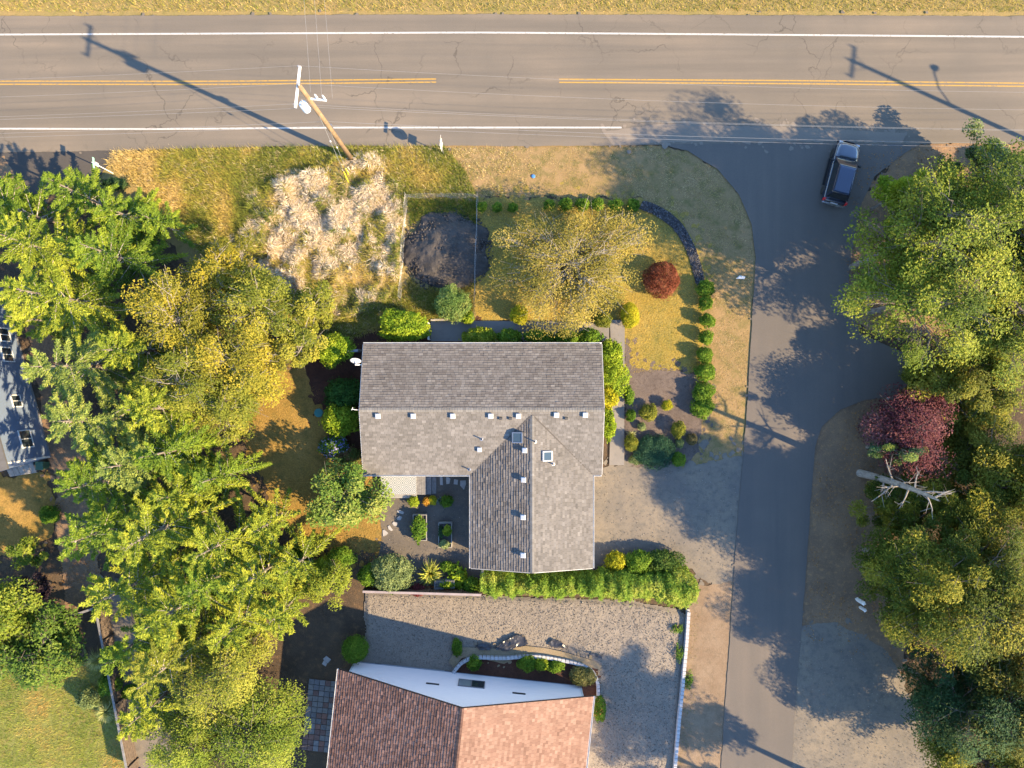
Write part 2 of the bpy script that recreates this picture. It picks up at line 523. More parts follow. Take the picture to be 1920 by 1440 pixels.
def spruce(px, py, h, R, pal, label, seed, name='spruce_tree', bare=0.12, dens=1.0, group='tall conifers west of the grey roofed house', cat='spruce tree'):
    global RNG
    keep = RNG; RNG = np.random.default_rng(seed)
    b = P(px, py)
    root = thing(name, label, cat, b, 0, group)
    lean = RNG.normal(0, 0.012 * h, 2)
    K = 8
    tz = np.linspace(0, 1, K)
    trunk = np.stack([lean[0] * tz ** 2, lean[1] * tz ** 2, tz * h], -1)[None]
    tr = (0.02 + 0.016 * h * (1 - tz) ** 0.8)[None]
    V, F = tubes(trunk, tr, 8)
    obj('trunk', mesh_np('trunk', V, [F], smooth=True), M['bark'], root)
    # whorled branches
    nb = int(6.2 * h * dens)
    R = R * 1.30
    z = bare + (1 - bare) * RNG.random(nb) ** 0.85
    z = np.sort(z) * 0.985
    az = RNG.random(nb) * 2 * np.pi
    env = np.clip((1 - z), 0.02, 1) ** 0.75
    low = np.clip((z - bare) / 0.12, 0.55, 1)
    L = R * env * low * RNG.uniform(0.62, 1.12, nb) + 0.25
    s = np.stack([lean[0] * z ** 2, lean[1] * z ** 2, z * h], -1)
    d = np.stack([np.cos(az), np.sin(az), 0 * az], -1)
    rise = (0.05 + 0.5 * z ** 2.0)[:, None]           # young branches point up
    mid = s + d * L[:, None] * 0.55 + np.array([0, 0, 1]) * L[:, None] * (rise - 0.10)
    end = s + d * L[:, None] + np.array([0, 0, 1]) * L[:, None] * (rise * 1.25 - 0.22 * (1 - z[:, None]))
    KB = 7
    path = bez(s, mid, end, KB)
    rad = np.linspace(1, 0.12, KB)[None] * (0.010 + 0.011 * L)[:, None]
    V, F = tubes(path, rad, 4)
    obj('branches', mesh_np('branches', V, [F]), M['bark_pale'], root)
    # branchlets: fans left and right of every branch
    t = []; bi = []
    for i in range(nb):
        m = max(4, int(L[i] / 0.10))
        u = 0.12 + 0.88 * (np.arange(m) + RNG.random(m) * 0.6) / m
        t.append(np.clip(u, 0, 1)); bi.append(np.full(m, i))
    t = np.concatenate(t); bi = np.concatenate(bi)
    t = np.repeat(t, 2); bi = np.repeat(bi, 2)
    side = np.tile([1.0, -1.0], len(t) // 2)
    n = len(t)
    tt = t[:, None]
    q = s[bi] * (1 - tt) ** 2 + 2 * mid[bi] * tt * (1 - tt) + end[bi] * tt * tt
    tg = unit(2 * (mid[bi] - s[bi]) * (1 - tt) + 2 * (end[bi] - mid[bi]) * tt)
    lat = unit(np.cross(tg, np.array([0, 0, 1.0])))
    bl = (0.14 + 0.46 * np.minimum(1.0, L[bi] / 2.4)) * np.clip(1.25 - 1.0 * t, 0.2, 1) * np.clip(t * 4, 0.3, 1) * RNG.uniform(0.6, 1.25, n)
    bd = unit(tg * RNG.uniform(0.7, 1.2, (n, 1)) + lat * side[:, None] + np.array([0, 0, 1]) * RNG.normal(-0.14, 0.18, (n, 1)))
    per = 5
    u = (np.arange(per) + 0.4) / per
    C = (q[:, None] + bd[:, None] * bl[:, None, None] * u[None, :, None]).reshape(-1, 3)
    C += RNG.normal(0, 0.02, C.shape)
    D = np.repeat(bd, per, 0) + RNG.normal(0, 0.32, C.shape)
    N = unit(np.array([0, 0, 0.8]) + SUNV * 0.5 + RNG.normal(0, 0.55, C.shape))
    tip = np.repeat(t, per) * 0.5 + np.tile(u, n) * 0.35
    hue = np.repeat(RNG.random(nb) * 0.45, 1)[np.repeat(bi, per)] + tip * 0.42 + RNG.random(len(C)) * 0.14
    col = palette(pal, len(C), hue, 0.09)
    Ls = RNG.uniform(0.15, 0.27, len(C)); Ws = RNG.uniform(0.045, 0.085, len(C))
    V, F, c = leaves(C, D, N, Ls, Ws, col)
    obj('crown', mesh_np('crown', V, [F], c), M['needle'], root)
    RNG = keep
    return root

def broadleaf(px, py, h, R, pal, label, seed, name='broadleaf_tree', n=22000, crown_z=0.62, crown_h=0.38, K=110, leaf=(0.16, 0.10), gap=0.25,
              off=(0, 0), bark='bark', cat='tree', group=None, trunk_r=None, sig=0.17, flat=0.62, mat='leaf', stems=1, twigs=1.0, ry=None, up=0.75):
    global RNG
    keep = RNG; RNG = np.random.default_rng(seed)
    b = P(px, py)
    root = thing(name, label, cat, b, 0, group)
    ry = ry or R
    cz = h * crown_z; hz = h * crown_h
    # cluster centres inside an uneven ellipsoid
    cs = []
    ph = RNG.random(6) * 6.28
    while len(cs) < K:
        d = rand_dirs(1)[0]
        r = RNG.random() ** 0.42
        a = math.atan2(d[1], d[0])
        lob = 0.82 + 0.16 * math.sin(3 * a + ph[0]) + 0.10 * math.sin(5 * a + ph[1] + 3 * d[2]) + 0.10 * math.sin(7 * d[2] + ph[2])
        p = np.array([d[0] * R * r * lob + off[0], d[1] * ry * r * lob + off[1], cz + d[2] * hz * r])
        if p[2] < 0.25: continue
        gsel = fbm(np.array([p[0] * 0.7 + seed]), np.array([p[1] * 0.7 + p[2] * 0.5]), seed, 2)[0]
        if gsel < gap: continue
        cs.append(p)
    cs = np.array(cs)
    # trunk(s)
    tops = []
    tpaths = []; trad = []
    trunk_r = trunk_r or 0.018 * h + 0.03
    KT = 7
    for sidx in range(stems):
        a = 2 * np.pi * sidx / stems + RNG.random()
        sp = 0.0 if stems == 1 else 0.18 * R
        e = np.array([off[0] * 0.7 + math.cos(a) * sp, off[1] * 0.7 + math.sin(a) * sp, cz + 0.35 * hz])
        s0 = np.array([math.cos(a) * 0.12 * (stems > 1), math.sin(a) * 0.12 * (stems > 1), 0.0])
        t = np.linspace(0, 1, KT)[:, None]
        pth = s0 * (1 - t) + e * t + np.concatenate([[[0, 0, 0]], RNG.normal(0, 0.03 * h, (KT - 1, 3)) * np.array([1, 1, 0.2])]) * t
        tpaths.append(pth); trad.append(trunk_r / math.sqrt(stems) * np.linspace(1, 0.22, KT))
    V, F = tubes(np.array(tpaths), np.array(trad), 8)
    obj('trunk', mesh_np('trunk', V, [F], smooth=True), M[bark], root)
    tp = np.concatenate([p for p in tpaths]); trr = np.concatenate(trad)
    # limbs to every cluster, leaving the trunk below it
    s = np.empty_like(cs); r0 = np.empty(len(cs))
    for i, c in enumerate(cs):
        sc = np.linalg.norm(tp - c, axis=1) + 2.0 * np.maximum(0, tp[:, 2] - (c[2] - 0.25 * np.linalg.norm(c[:2] - tp[:, :2], axis=1)))
        sc[tp[:, 2] < 0.15 * h] += 50
        k = int(np.argmin(sc)); s[i] = tp[k]; r0[i] = trr[k]
    mid = (s + cs) * 0.5 + RNG.normal(0, 0.06 * R, cs.shape) + np.array([0, 0, 0.05 * h])
    path = bez(s, mid, cs, 6)
    path[:, 1:-1] += RNG.normal(0, 0.02 * R, path[:, 1:-1].shape)
    Ln = np.linalg.norm(cs - s, axis=1)
    rad = np.minimum(r0 * 0.55, 0.012 + 0.011 * Ln)[:, None] * np.linspace(1, 0.3, 6)[None]
    V, F = tubes(path, rad, 4)
    # twigs
    nt = int(5 * K * twigs)
    k = RNG.integers(0, K, nt)
    tt = RNG.uniform(0.45, 1.0, nt)[:, None]
    q = s[k] * (1 - tt) ** 2 + 2 * mid[k] * tt * (1 - tt) + cs[k] * tt * tt
    e = cs[k] + RNG.normal(0, 1, (nt, 3)) * np.array([R, ry, hz * 0.9]) * sig * 1.15
    pt = bez(q, (q + e) / 2 + RNG.normal(0, 0.05, (nt, 3)), e, 4)
    V2, F2 = tubes(pt, np.linspace(0.016, 0.006, 4)[None] * np.ones((nt, 1)), 3)
    obj('branches', mesh_np('branches', np.concatenate([V, V2]), [F, F2 + len(V)]), M[bark], root)
    # leaves
    k = RNG.integers(0, K, n)
    g = RNG.normal(0, 1, (n, 3)); g = g / np.maximum(1, np.linalg.norm(g, axis=1, keepdims=True) / 1.9)
    size = (0.7 + 0.6 * RNG.random(K))[k][:, None]
    C = cs[k] + g * np.array([R, ry, min(R, hz * 1.3) * flat]) * sig * size
    C[:, 2] = np.maximum(C[:, 2], 0.06)
    out = unit(C - np.array([off[0], off[1], cz - 0.3 * hz]))
    N = unit(np.array([0, 0, up]) + SUNV * 0.45 + out * 0.45 + RNG.normal(0, 0.5, (n, 3)))
    D = RNG.normal(0, 1, (n, 3)); D -= N * (D * N).sum(1, keepdims=True)
    hue = (RNG.random(K) * 0.72)[k] + RNG.random(n) * 0.28
    col = palette(pal, n, hue, 0.09)
    Ls = leaf[0] * RNG.uniform(0.65, 1.3, n); Ws = leaf[1] * RNG.uniform(0.65, 1.3, n)
    V, F, c = leaves(C, D, N, Ls, Ws, col)
    obj('crown', mesh_np('crown', V, [F], c), M[mat], root)
    RNG = keep
    return root

def shrub(px, py, rx, ry, h, pal, label, name='round_shrub', leaf=(0.11, 0.065), dens=1.0, lump=0.36, cat='shrub', group=None, rz=0.0, accents=None, gap=0.0, cap=12000):
    """px units for position and radii; a dome of leaves on short stems"""
    rx *= S * (1 - h * 0.5 / CAM_H); ry *= S * (1 - h * 0.5 / CAM_H)
    c0 = P(px, py, h * 0.55); base = (c0.x, c0.y, 0.0)
    root = thing(name, label, cat, base, rz, group)
    # stems
    ns = 7
    e = RNG.normal(0, 0.4, (ns, 3)) * np.array([rx, ry, 0.0]) + np.array([0, 0, h * 0.75])
    s = RNG.normal(0, 0.05, (ns, 3)) * np.array([1, 1, 0])
    V, F = tubes(bez(s, s * 0.5 + e * 0.35, e, 4), np.linspace(0.03, 0.01, 4)[None] * np.ones((ns, 1)), 4)
    obj('stems', mesh_np('stems', V, [F]), M['bark'], root)
    la = leaf[0] * leaf[1] * 0.5
    area = 2.2 * math.pi * ((rx * ry) + (rx + ry) * 0.5 * h * 0.5)
    n = int(min(cap, 1.5 * dens * area / la))
    d = rand_dirs(n); d[:, 2] = np.where(RNG.random(n) < 0.85, np.abs(d[:, 2]), d[:, 2])
    sd = RNG.integers(0, 1000)
    a = np.arctan2(d[:, 1], d[:, 0])
    lob = 1 + lump * 2 * (fbm(d[:, 0] * 2.2 + sd, d[:, 1] * 2.2 + d[:, 2] * 1.7, sd, 3) - 0.5)
    r = (1 - 0.5 * RNG.random(n) ** 2.2) * lob * (1 + 0.22 * (RNG.random(n) < 0.06) * RNG.random(n))
    if gap:
        keepm = fbm(d[:, 0] * 3 + sd, d[:, 1] * 3 + d[:, 2] * 2, sd + 3, 2) > gap
        d = d[keepm]; r = r[keepm]; n = len(d)
    hz = h * 0.55
    C = d * r[:, None] * np.array([rx, ry, hz]) + np.array([0, 0, h * 0.45])
    C[:, 2] = np.maximum(C[:, 2], 0.03)
    N = unit(d * np.array([1 / rx, 1 / ry, 1 / hz]) * min(rx, ry) * 0.6 + np.array([0, 0, 0.45]) + RNG.normal(0, 0.5, (n, 3)))
    D = RNG.normal(0, 1, (n, 3)); D -= N * (D * N).sum(1, keepdims=True)
    hue = np.clip(fbm(C[:, 0] * 2.5, C[:, 1] * 2.5 + C[:, 2], sd + 9, 2) * 1.1 - 0.3, 0, 0.6) + RNG.random(n) * 0.4
    col = palette(pal, n, hue)
    if accents is not None:
        pal2, frac = accents
        m = RNG.random(n) < frac
        col[m] = palette(pal2, int(m.sum()))
    V, F, c = leaves(C, D, N, leaf[0] * RNG.uniform(0.7, 1.3, n), leaf[1] * RNG.uniform(0.7, 1.3, n), col)
    obj('foliage', mesh_np('foliage', V, [F], c), M['leaf'], root)
    return root

def strap_plant(px, py, r, h, pal, label, n=60, name='strap_leaved_plant', width=0.05, cat='plant', group=None):
    """rosette of arching sword leaves, each leaf a bent strip"""
    r *= S
    c0 = P(px, py, h * 0.4)
    root = thing(name, label, cat, (c0.x, c0.y, 0), 0, group)
    az = RNG.random(n) * 6.283; el = RNG.uniform(0.15, 1.3, n)
    Lx = r * RNG.uniform(0.7, 1.15, n) * np.cos(el * 0.8)
    e = np.stack([np.cos(az) * Lx, np.sin(az) * Lx, h * np.sin(el) * RNG.uniform(0.6, 1.0, n) * 0.9], -1)
    m = e * np.array([0.45, 0.45, 1.0]) + np.array([0, 0, 0.25 * h])
    s = np.zeros((n, 3)) + np.stack([np.cos(az), np.sin(az), 0 * az], -1) * 0.03
    K = 5
    pth = bez(s, m, e, K)
    sd = np.stack([-np.sin(az), np.cos(az), 0 * az], -1)
    w = width * np.array([0.7, 1.0, 0.9, 0.6, 0.05])
    A = pth + sd[:, None] * w[None, :, None] * 0.5
    B = pth - sd[:, None] * w[None, :, None] * 0.5
    V = np.stack([A, B], 2).reshape(-1, 3)
    ii = np.arange(n * K * 2).reshape(n, K, 2)
    F = np.stack([ii[:, :-1, 0], ii[:, :-1, 1], ii[:, 1:, 1], ii[:, 1:, 0]], -1).reshape(-1, 4)
    col = np.repeat(palette(pal, n), K * 2, 0)
    o = obj('leaves', mesh_np('leaves', V, [F], col), M['blade'], root)
    MB().lathe([(0.06, 0), (0.05, 0.08), (0.02, 0.12)], 8).build('crown_base', M['bark'], root)
    return root

def grass(name, px, density, length, pal, label, width=0.035, lean=0.5, mask=None, hue=None, zf=None, flow=None, mat='blade', jit=0.16):
    poly = PP(px)
    p = sample_poly(poly, density)
    if mask is not None: p = p[mask(p[:, 0], p[:, 1])]
    n = len(p)
    z = zf(p[:, 0], p[:, 1]) if zf is not None else np.full(n, 0.01)
    L = RNG.uniform(length[0], length[1], n)
    az = RNG.random(n) * 6.283
    d = np.stack([np.cos(az), np.sin(az)], -1) * lean * RNG.uniform(0.4, 1.3, (n, 1))
    if flow is not None: d = d * 0.45 + flow(p[:, 0], p[:, 1])
    up = np.sqrt(np.clip(1 - (d ** 2).sum(1), 0.02, 1))
    dn = np.maximum(1.0, np.linalg.norm(d, axis=1, keepdims=True))
    d = d / dn
    base = np.stack([p[:, 0], p[:, 1], z], -1)
    tip = base + np.stack([d[:, 0] * L, d[:, 1] * L, up * L * 0.9], -1)
    a2 = az + RNG.normal(1.57, 0.4, n)
    sd = np.stack([np.cos(a2), np.sin(a2), 0 * az], -1) * (width * RNG.uniform(0.6, 1.3, n))[:, None] * 0.5
    V = np.stack([base - sd, base + sd, tip], 1).reshape(-1, 3)
    F = np.arange(3 * n).reshape(-1, 3)
    h = (hue(p[:, 0], p[:, 1]) if hue is not None else RNG.random(n)) + RNG.normal(0, 0.13, n)
    col = np.repeat(palette(pal, n, np.clip(h, 0, 1), jit), 3, 0)
    o = obj(name, mesh_np(name, V, [F], col), M[mat])
    return tag(o, label, 'grass', None, 'stuff')

# ================================================================== GROUND
m_duff = mat_ground('forest_duff', (0.085, 0.062, 0.042), (0.16, 0.115, 0.075), (0.24, 0.15, 0.08), 0.25, 1.8, 16, (0.50, 0.72), 0.8, 8, 0.06, fine=0.45)
m_dirt = mat_ground('bare_dirt', (0.30, 0.21, 0.135), (0.38, 0.28, 0.19), (0.22, 0.17, 0.11), 0.4, 2.2, 18, (0.5, 0.75), 0.5, 10, 0.04, fine=0.3)
m_litter = mat_ground('leaf_littered_dirt', (0.25, 0.17, 0.11), (0.38, 0.25, 0.15), (0.52, 0.31, 0.15), 0.35, 3.5, 20, (0.52, 0.70), 0.7, 12, 0.05, fine=0.5)
m_verge = mat_ground('dry_verge', (0.45, 0.305, 0.15), (0.36, 0.255, 0.11), (0.20, 0.185, 0.06), 0.3, 1.2, 14, (0.48, 0.70), 0.7, 12, 0.05, fine=0.35)
m_lawn = mat_ground('dry_lawn', (0.52, 0.36, 0.08), (0.36, 0.29, 0.08), (0.22, 0.21, 0.06), 0.30, 1.3, 9, (0.50, 0.72), 0.9, 7, 0.08, fine=0.4)
m_moss = mat_ground('mossy_lawn', (0.36, 0.23, 0.055), (0.48, 0.30, 0.085), (0.20, 0.165, 0.045), 0.30, 1.1, 9, (0.50, 0.72), 0.9, 8, 0.07, fine=0.4)
m_field = mat_ground('rough_field', (0.36, 0.29, 0.11), (0.45, 0.32, 0.13), (0.25, 0.22, 0.07), 0.3, 1.8, 16, (0.5, 0.72), 0.7, 8, 0.06, fine=0.35)
m_meadow = mat_ground('green_meadow', (0.26, 0.28, 0.07), (0.34, 0.33, 0.10), (0.40, 0.28, 0.10), 0.3, 1.3, 14, (0.5, 0.72), 0.8, 8, 0.06, fine=0.35)
m_gravel = mat_ground('grey_gravel', (0.33, 0.285, 0.235), (0.39, 0.335, 0.27), (0.26, 0.23, 0.195), 0.3, 2.5, 26, (0.5, 0.75), 0.9, 13, 0.06, fine=0.4)
m_lane_gravel = mat_ground('compacted_gravel', (0.24, 0.215, 0.185), (0.33, 0.28, 0.215), (0.18, 0.17, 0.15), 0.35, 2.0, 30, (0.48, 0.72), 0.5, 22, 0.03, fine=0.3)
m_yard = mat_ground('dark_fine_gravel', (0.17, 0.15, 0.13), (0.23, 0.195, 0.155), (0.13, 0.12, 0.11), 0.6, 3.0, 34, (0.5, 0.75), 0.5, 24, 0.03, fine=0.3)
m_mulch = mat_ground('bark_mulch', (0.17, 0.135, 0.115), (0.24, 0.19, 0.16), (0.12, 0.09, 0.075), 0.6, 4.0, 24, (0.5, 0.7), 0.7, 16, 0.04, fine=0.4)
m_redmulch = mat_ground('red_mulch', (0.10, 0.045, 0.03), (0.15, 0.07, 0.045), (0.06, 0.035, 0.028), 0.8, 5.0, 24, (0.5, 0.7), 0.8, 18, 0.04, fine=0.45)
m_soil = mat_ground('black_soil', (0.085, 0.077, 0.07), (0.13, 0.115, 0.105), (0.18, 0.16, 0.14), 0.8, 3.5, 22, (0.55, 0.75), 0.8, 10, 0.06, fine=0.35)
m_road = mat_asphalt('main_asphalt', (0.268, 0.234, 0.190), True, True, 0.78)
m_lane = mat_asphalt('lane_asphalt', (0.205, 0.185, 0.165), False, False, 0.88)
m_drive = mat_asphalt('drive_asphalt', (0.12, 0.11, 0.10), False, False, 0.88)
m_walk = M['concrete']

ter = MB(); ter.add([(-400, -400, 0), (400, -400, 0), (400, 400, 0), (-400, 400, 0)], [(0, 1, 2, 3)])
tag(ter.build('ground', m_duff), 'brown earth strewn with leaf litter under the trees', None, None, 'structure')

sheet('far_verge', [(-900, -700), (2900, -700), (2900, 60), (-900, 60)], m_field, 0.3, 0, label='rough dry grass verge on the far side of the main road')
sheet('field', [(160, 285), (620, 268), (835, 268), (900, 372), (895, 600), (700, 625), (640, 700), (560, 660), (430, 560), (300, 440), (180, 360)], m_field, 0.4, 160, 0.6, label='rough field of tall grass south of the main road')
sheet('dry_verge', [(815, 270), (1230, 270), (1300, 288), (1352, 322), (1390, 368), (1412, 420), (1418, 480), (1410, 640), (1402, 760), (1396, 880), (1320, 885), (1230, 870), (1300, 760), (1305, 520), (1200, 372), (890, 368)], m_verge, 0.3, 420, 0.7, (0.05, 0.25), label='dry mown verge between hedge row and roads')
sheet('front_lawn', [(888, 370), (1205, 376), (1270, 400), (1312, 470), (1325, 545), (1318, 690), (1180, 705), (1165, 605), (892, 602)], m_lawn, 0.35, 420, 0.6, (0.04, 0.22), label='golden dry front lawn in front of the grey roofed house')
sheet('mulch_bed', [(1172, 640), (1185, 690), (1300, 700), (1322, 745), (1310, 850), (1265, 880), (1172, 876)], m_mulch, 0.3, 260, 0.5, (0.04, 0.18), label='mulched planting bed east of the concrete walk')
sheet('side_yard', [(446, 700), (560, 690), (690, 690), (700, 900), (760, 960), (735, 1045), (600, 1030), (540, 985), (490, 900), (440, 790)], m_moss, 0.4, 320, 0.6, (0.04, 0.22), label='golden mossy lawn west of the grey roofed house')
sheet('west_garden_soil', [(560, 640), (800, 600), (900, 600), (900, 650), (700, 655), (690, 900), (640, 900), (610, 780), (575, 700)], m_redmulch, 0.25, 90, 0.4, (0.06, 0.25), label='dark mulch round the house foundation')
sheet('courtyard_gravel', [(740, 880), (900, 880), (925, 1100), (700, 1098), (716, 1010), (712, 965)], m_yard, 0.12, 60, 0.25, (0.05, 0.15), label='fine dark gravel of the courtyard garden')
sheet('parking_gravel', [(1085, 872), (1180, 872), (1320, 872), (1400, 850), (1392, 1000), (1380, 1130), (1330, 1090), (1280, 1050), (1180, 1040), (1085, 1075)], m_lane_gravel, 0.4, 420, 0.8, (0.05, 0.3), label='compacted gravel parking area beside the house')
sheet('dirt_strip', [(1290, 1100), (1385, 1090), (1378, 1200), (1366, 1359), (1358, 1480), (1262, 1480), (1278, 1300)], m_dirt, 0.2, 80, 0.4, label='bare dirt strip west of the side road')
sheet('east_verge', [(1500, 830), (1560, 760), (1660, 740), (1700, 900), (1690, 1100), (1700, 1260), (1560, 1240), (1480, 1220)], m_litter, 0.3, 120, 0.5, label='leaf littered verge east of the side road')
sheet('north_east_verge', [(1690, 268), (2000, 268), (2000, 420), (1800, 640), (1580, 610), (1570, 480), (1600, 400)], m_litter, 0.35, 140, 0.6, label='leaf littered bank under the trees by the junction')
sheet('gravel_pullout', [(1480, 1175), (1570, 1165), (1665, 1220), (1725, 1340), (1800, 1500), (1470, 1500)], m_lane_gravel, 0.2, 100, 0.5, label='pale gravel pullout east of the side road')
sheet('south_west_lawn', [(-60, 900), (85, 885), (120, 960), (95, 1010), (-60, 1060)], m_moss, 0.4, 60, 0.6, label='mossy lawn south of the blue house')
sheet('south_west_meadow', [(-60, 1230), (120, 1230), (215, 1250), (250, 1480), (-60, 1480)], m_meadow, 0.4, 60, 0.6, label='green meadow in the bottom left corner')
sheet('west_path', [(40, 560), (95, 620), (190, 900), (190, 1130), (120, 1130), (100, 880), (60, 680)], m_litter, 0.4, 60, 0.5, label='leaf littered path beside the blue house')
sheet('drive_shoulder', [(190, 1090), (250, 1120), (320, 1400), (340, 1480), (255, 1480), (200, 1135)], m_lane_gravel, 0.15, 40, 0.3, label='gritty strip between the drive fence and the dark drive')
sheet('fenced_drive', [(215, 1080), (330, 1130), (400, 1480), (335, 1480), (294, 1315), (245, 1155)], m_drive, 0.05, 20, 0.2, label='dark asphalt drive beside the drive fence')
sheet('west_entrance', [(-60, 270), (230, 270), (215, 300), (180, 340), (40, 372), (-60, 360)], m_drive, 0.15, 40, 0.3, label='asphalt entrance at the left edge of the main road')
sheet('entrance_bank', [(-60, 300), (10, 305), (28, 330), (25, 372), (-60, 380)], m_litter, 0.25, 30, 0.3, label='brown earth bank beside the entrance')

# --- roads
m_shoulder = mat_asphalt('shoulder_asphalt', (0.33, 0.285, 0.235), True, False, 0.9)
sheet('side_road', [(1200, 262), (1290, 284), (1345, 318), (1385, 365), (1408, 420), (1416, 480), (1412, 560), (1407, 640), (1402, 740), (1393, 850), (1380, 1000), (1368, 1200), (1356, 1359), (1348, 1500),
                    (1482, 1500), (1488, 1359), (1500, 1200), (1510, 1080), (1520, 930), (1527, 840), (1540, 800), (1575, 768), (1620, 750), (1700, 740), (1790, 730), (1790, 680), (1690, 660), (1612, 625), (1588, 560), (1592, 500), (1605, 430), (1615, 380), (1640, 330), (1700, 285), (1740, 262)],
      m_lane, 0.05, 60, 0.12, (0.03, 0.12), label='narrow asphalt side road running south from the junction')
edge = [(-900, 285), (0, 287), (210, 283), (420, 277), (620, 274), (830, 274), (1040, 275), (1220, 272), (1450, 268), (1690, 271), (1920, 268), (2900, 275)]
sheet('main_road', edge + [(2900, 34), (900, 28), (-900, 34)], m_road, 0.06, 200, 0.14, (0.03, 0.15), label='two lane asphalt main road across the top')
ROAD_Z = LAYER[0] + 0.005
sheet('gravel_apron', [(1130, 246), (1250, 232), (1480, 240), (1700, 250), (1690, 268), (1450, 266), (1240, 268), (1150, 274)], m_shoulder, 0.12, 140, 0.3, (0.04, 0.2), label='pale worn strip across the junction mouth', z=ROAD_Z + 0.002)

def strip(pts, w, z):
    V = []; F = []
    q = [P(x, y) for x, y in pts]
    for i, p in enumerate(q):
        t = (q[min(i + 1, len(q) - 1)] - q[max(i - 1, 0)]).normalized()
        nrm = Vector((-t.y, t.x, 0))
        V += [(p + nrm * w / 2)[:2] + (z,), (p - nrm * w / 2)[:2] + (z,)]
    for i in range(len(q) - 1): F.append((2 * i, 2 * i + 1, 2 * i + 3, 2 * i + 2))
    return V, F

def dense(pts, step=12):
    out = []
    for i in range(len(pts) - 1):
        a = np.array(pts[i], float); b = np.array(pts[i + 1], float)
        n = max(1, int(np.linalg.norm(b - a) / step))
        for k in range(n): out.append(tuple(a + (b - a) * k / n))
    out.append(pts[-1])
    # gentle smoothing
    o = np.array(out)
    for _ in range(40): o[1:-1] = (o[:-2] + o[2:] + 2 * o[1:-1]) / 4
    return [tuple(p) for p in o]

def mat_paint(name, col, thr, under):
    t = NT(name); v = t.pos()
    f = t.ramp(t.noise(v, 7, 6, 0.75), thr - 0.07, thr + 0.07)
    return t.set(t.mix(f, [u * ALB for u in under], col), 0.7, 0, 0.3)
m_ypaint = mat_paint('yellow_paint', (0.36, 0.22, 0.05), 0.42, (0.26, 0.22, 0.17))
m_wpaint = mat_paint('white_line_paint', (0.42, 0.41, 0.385), 0.40, (0.26, 0.23, 0.2))
m_fpaint = mat_paint('worn_line_paint', (0.6, 0.58, 0.54), 0.5, (0.27, 0.24, 0.205))
yl = [(-900, 160), (0, 156), (400, 156.5), (818, 152)]
yr = [(1048, 152.5), (1500, 155), (1920, 160), (2900, 170)]
road = bpy.data.objects['main_road']
for base, lab in ((yl, 'west'), (yr, 'east')):
    for dy in (-2.9, 2.9):
        V, F = strip(dense([(x, y + dy) for x, y in base]), 0.10, ROAD_Z + 0.004)
        MB().add(V, F).build('yellow_centre_line', m_ypaint, road)
V, F = strip(dense([(-900, 246), (0, 242), (300, 243), (640, 240), (1165, 240)]), 0.13, ROAD_Z + 0.004)
MB().add(V, F).build('white_edge_line', m_wpaint, road)
V, F = strip(dense([(-900, 68), (0, 66), (900, 62), (1900, 70), (2900, 78)]), 0.13, ROAD_Z + 0.004)
MB().add(V, F).build('white_edge_line', m_wpaint, road)

# --- walks
sheet('front_walk', [(1143, 600), (1171, 600), (1170, 872), (1142, 872), (1147, 700)], m_walk, 0.0, label='concrete walk along the east side of the house', z=LAYER[0] - 0.02 + 0.035)
sheet('shaded_walk', [(808, 601), (1142, 604), (1142, 640), (808, 640)], m_walk, 0.0, label='walk along the front of the house', z=0.095)

# --- neighbour's gravel with real lumps
def h_gravel(x, y):
    return 0.05 + 0.10 * fbm(x * 0.5, y * 0.5, 3, 3) + 0.05 * (0.4 + fbm(x * 0.4, y * 0.4, 19, 2)) * fbm(x * 5.1 + 2 * fbm(x, y, 7, 2), y * 4.7, 11, 3)
relief_sheet('neighbour_gravel', [(682, 1108), (900, 1114), (1000, 1118), (1180, 1125), (1255, 1138), (1288, 1150), (1272, 1359), (1262, 1500), (1000, 1500), (1090, 1300), (660, 1245), (684, 1190)], m_gravel, h_gravel, 0.085, 0.05, label='lumpy grey gravel yard of the neighbouring lilac house')

def stones(name, px, n_m2, zf, pal, label, size=(0.02, 0.05)):
    p = sample_poly(PP(px), n_m2); n = len(p)
    base = np.array([(1, 0, 0), (-1, 0, 0), (0, 1, 0), (0, -1, 0), (0, 0, 1), (0, 0, -1)], float)
    f = np.array([(0, 2, 4), (2, 1, 4), (1, 3, 4), (3, 0, 4)])
    W = np.stack([p[:, 0], p[:, 1], zf(p[:, 0], p[:, 1])], -1)
    V = W[:, None] + base[None] * RNG.uniform(size[0], size[1], (n, 1, 1)) * RNG.uniform(0.6, 1.4, (n, 6, 1)) + RNG.normal(0, 0.006, (n, 6, 3))
    F = (f[None] + 6 * np.arange(n)[:, None, None]).reshape(-1, 3)
    o = obj(name, mesh_np(name, V.reshape(-1, 3), [F], np.repeat(palette(pal, n), 6, 0)), M['piece'])
    tag(o, label, 'stones', None, 'stuff')
GRAV = [(0.13, 0.112, 0.095), (0.19, 0.165, 0.138), (0.24, 0.21, 0.175), (0.31, 0.28, 0.24)]
stones('gravel_stones', [(690, 1115), (900, 1120), (1180, 1130), (1280, 1152), (1266, 1359), (1256, 1450), (1110, 1450), (1125, 1240), (860, 1210), (850, 1255), (680, 1235)], 70, lambda x, y: h_gravel(x, y) + 0.055, GRAV, 'loose stones of the lumpy gravel yard')
stones('gravel_stones', [(1495, 1195), (1570, 1185), (1660, 1235), (1720, 1340), (1780, 1450), (1486, 1450)], 14, lambda x, y: x * 0 + 0.09, GRAV, 'loose stones of the gravel pullout', (0.015, 0.04))
stones('gravel_stones', [(1115, 885), (1330, 880), (1385, 870), (1375, 1100), (1290, 1050), (1120, 1040)], 14, lambda x, y: x * 0 + 0.05, GRAV, 'loose stones of the parking gravel', (0.015, 0.04))
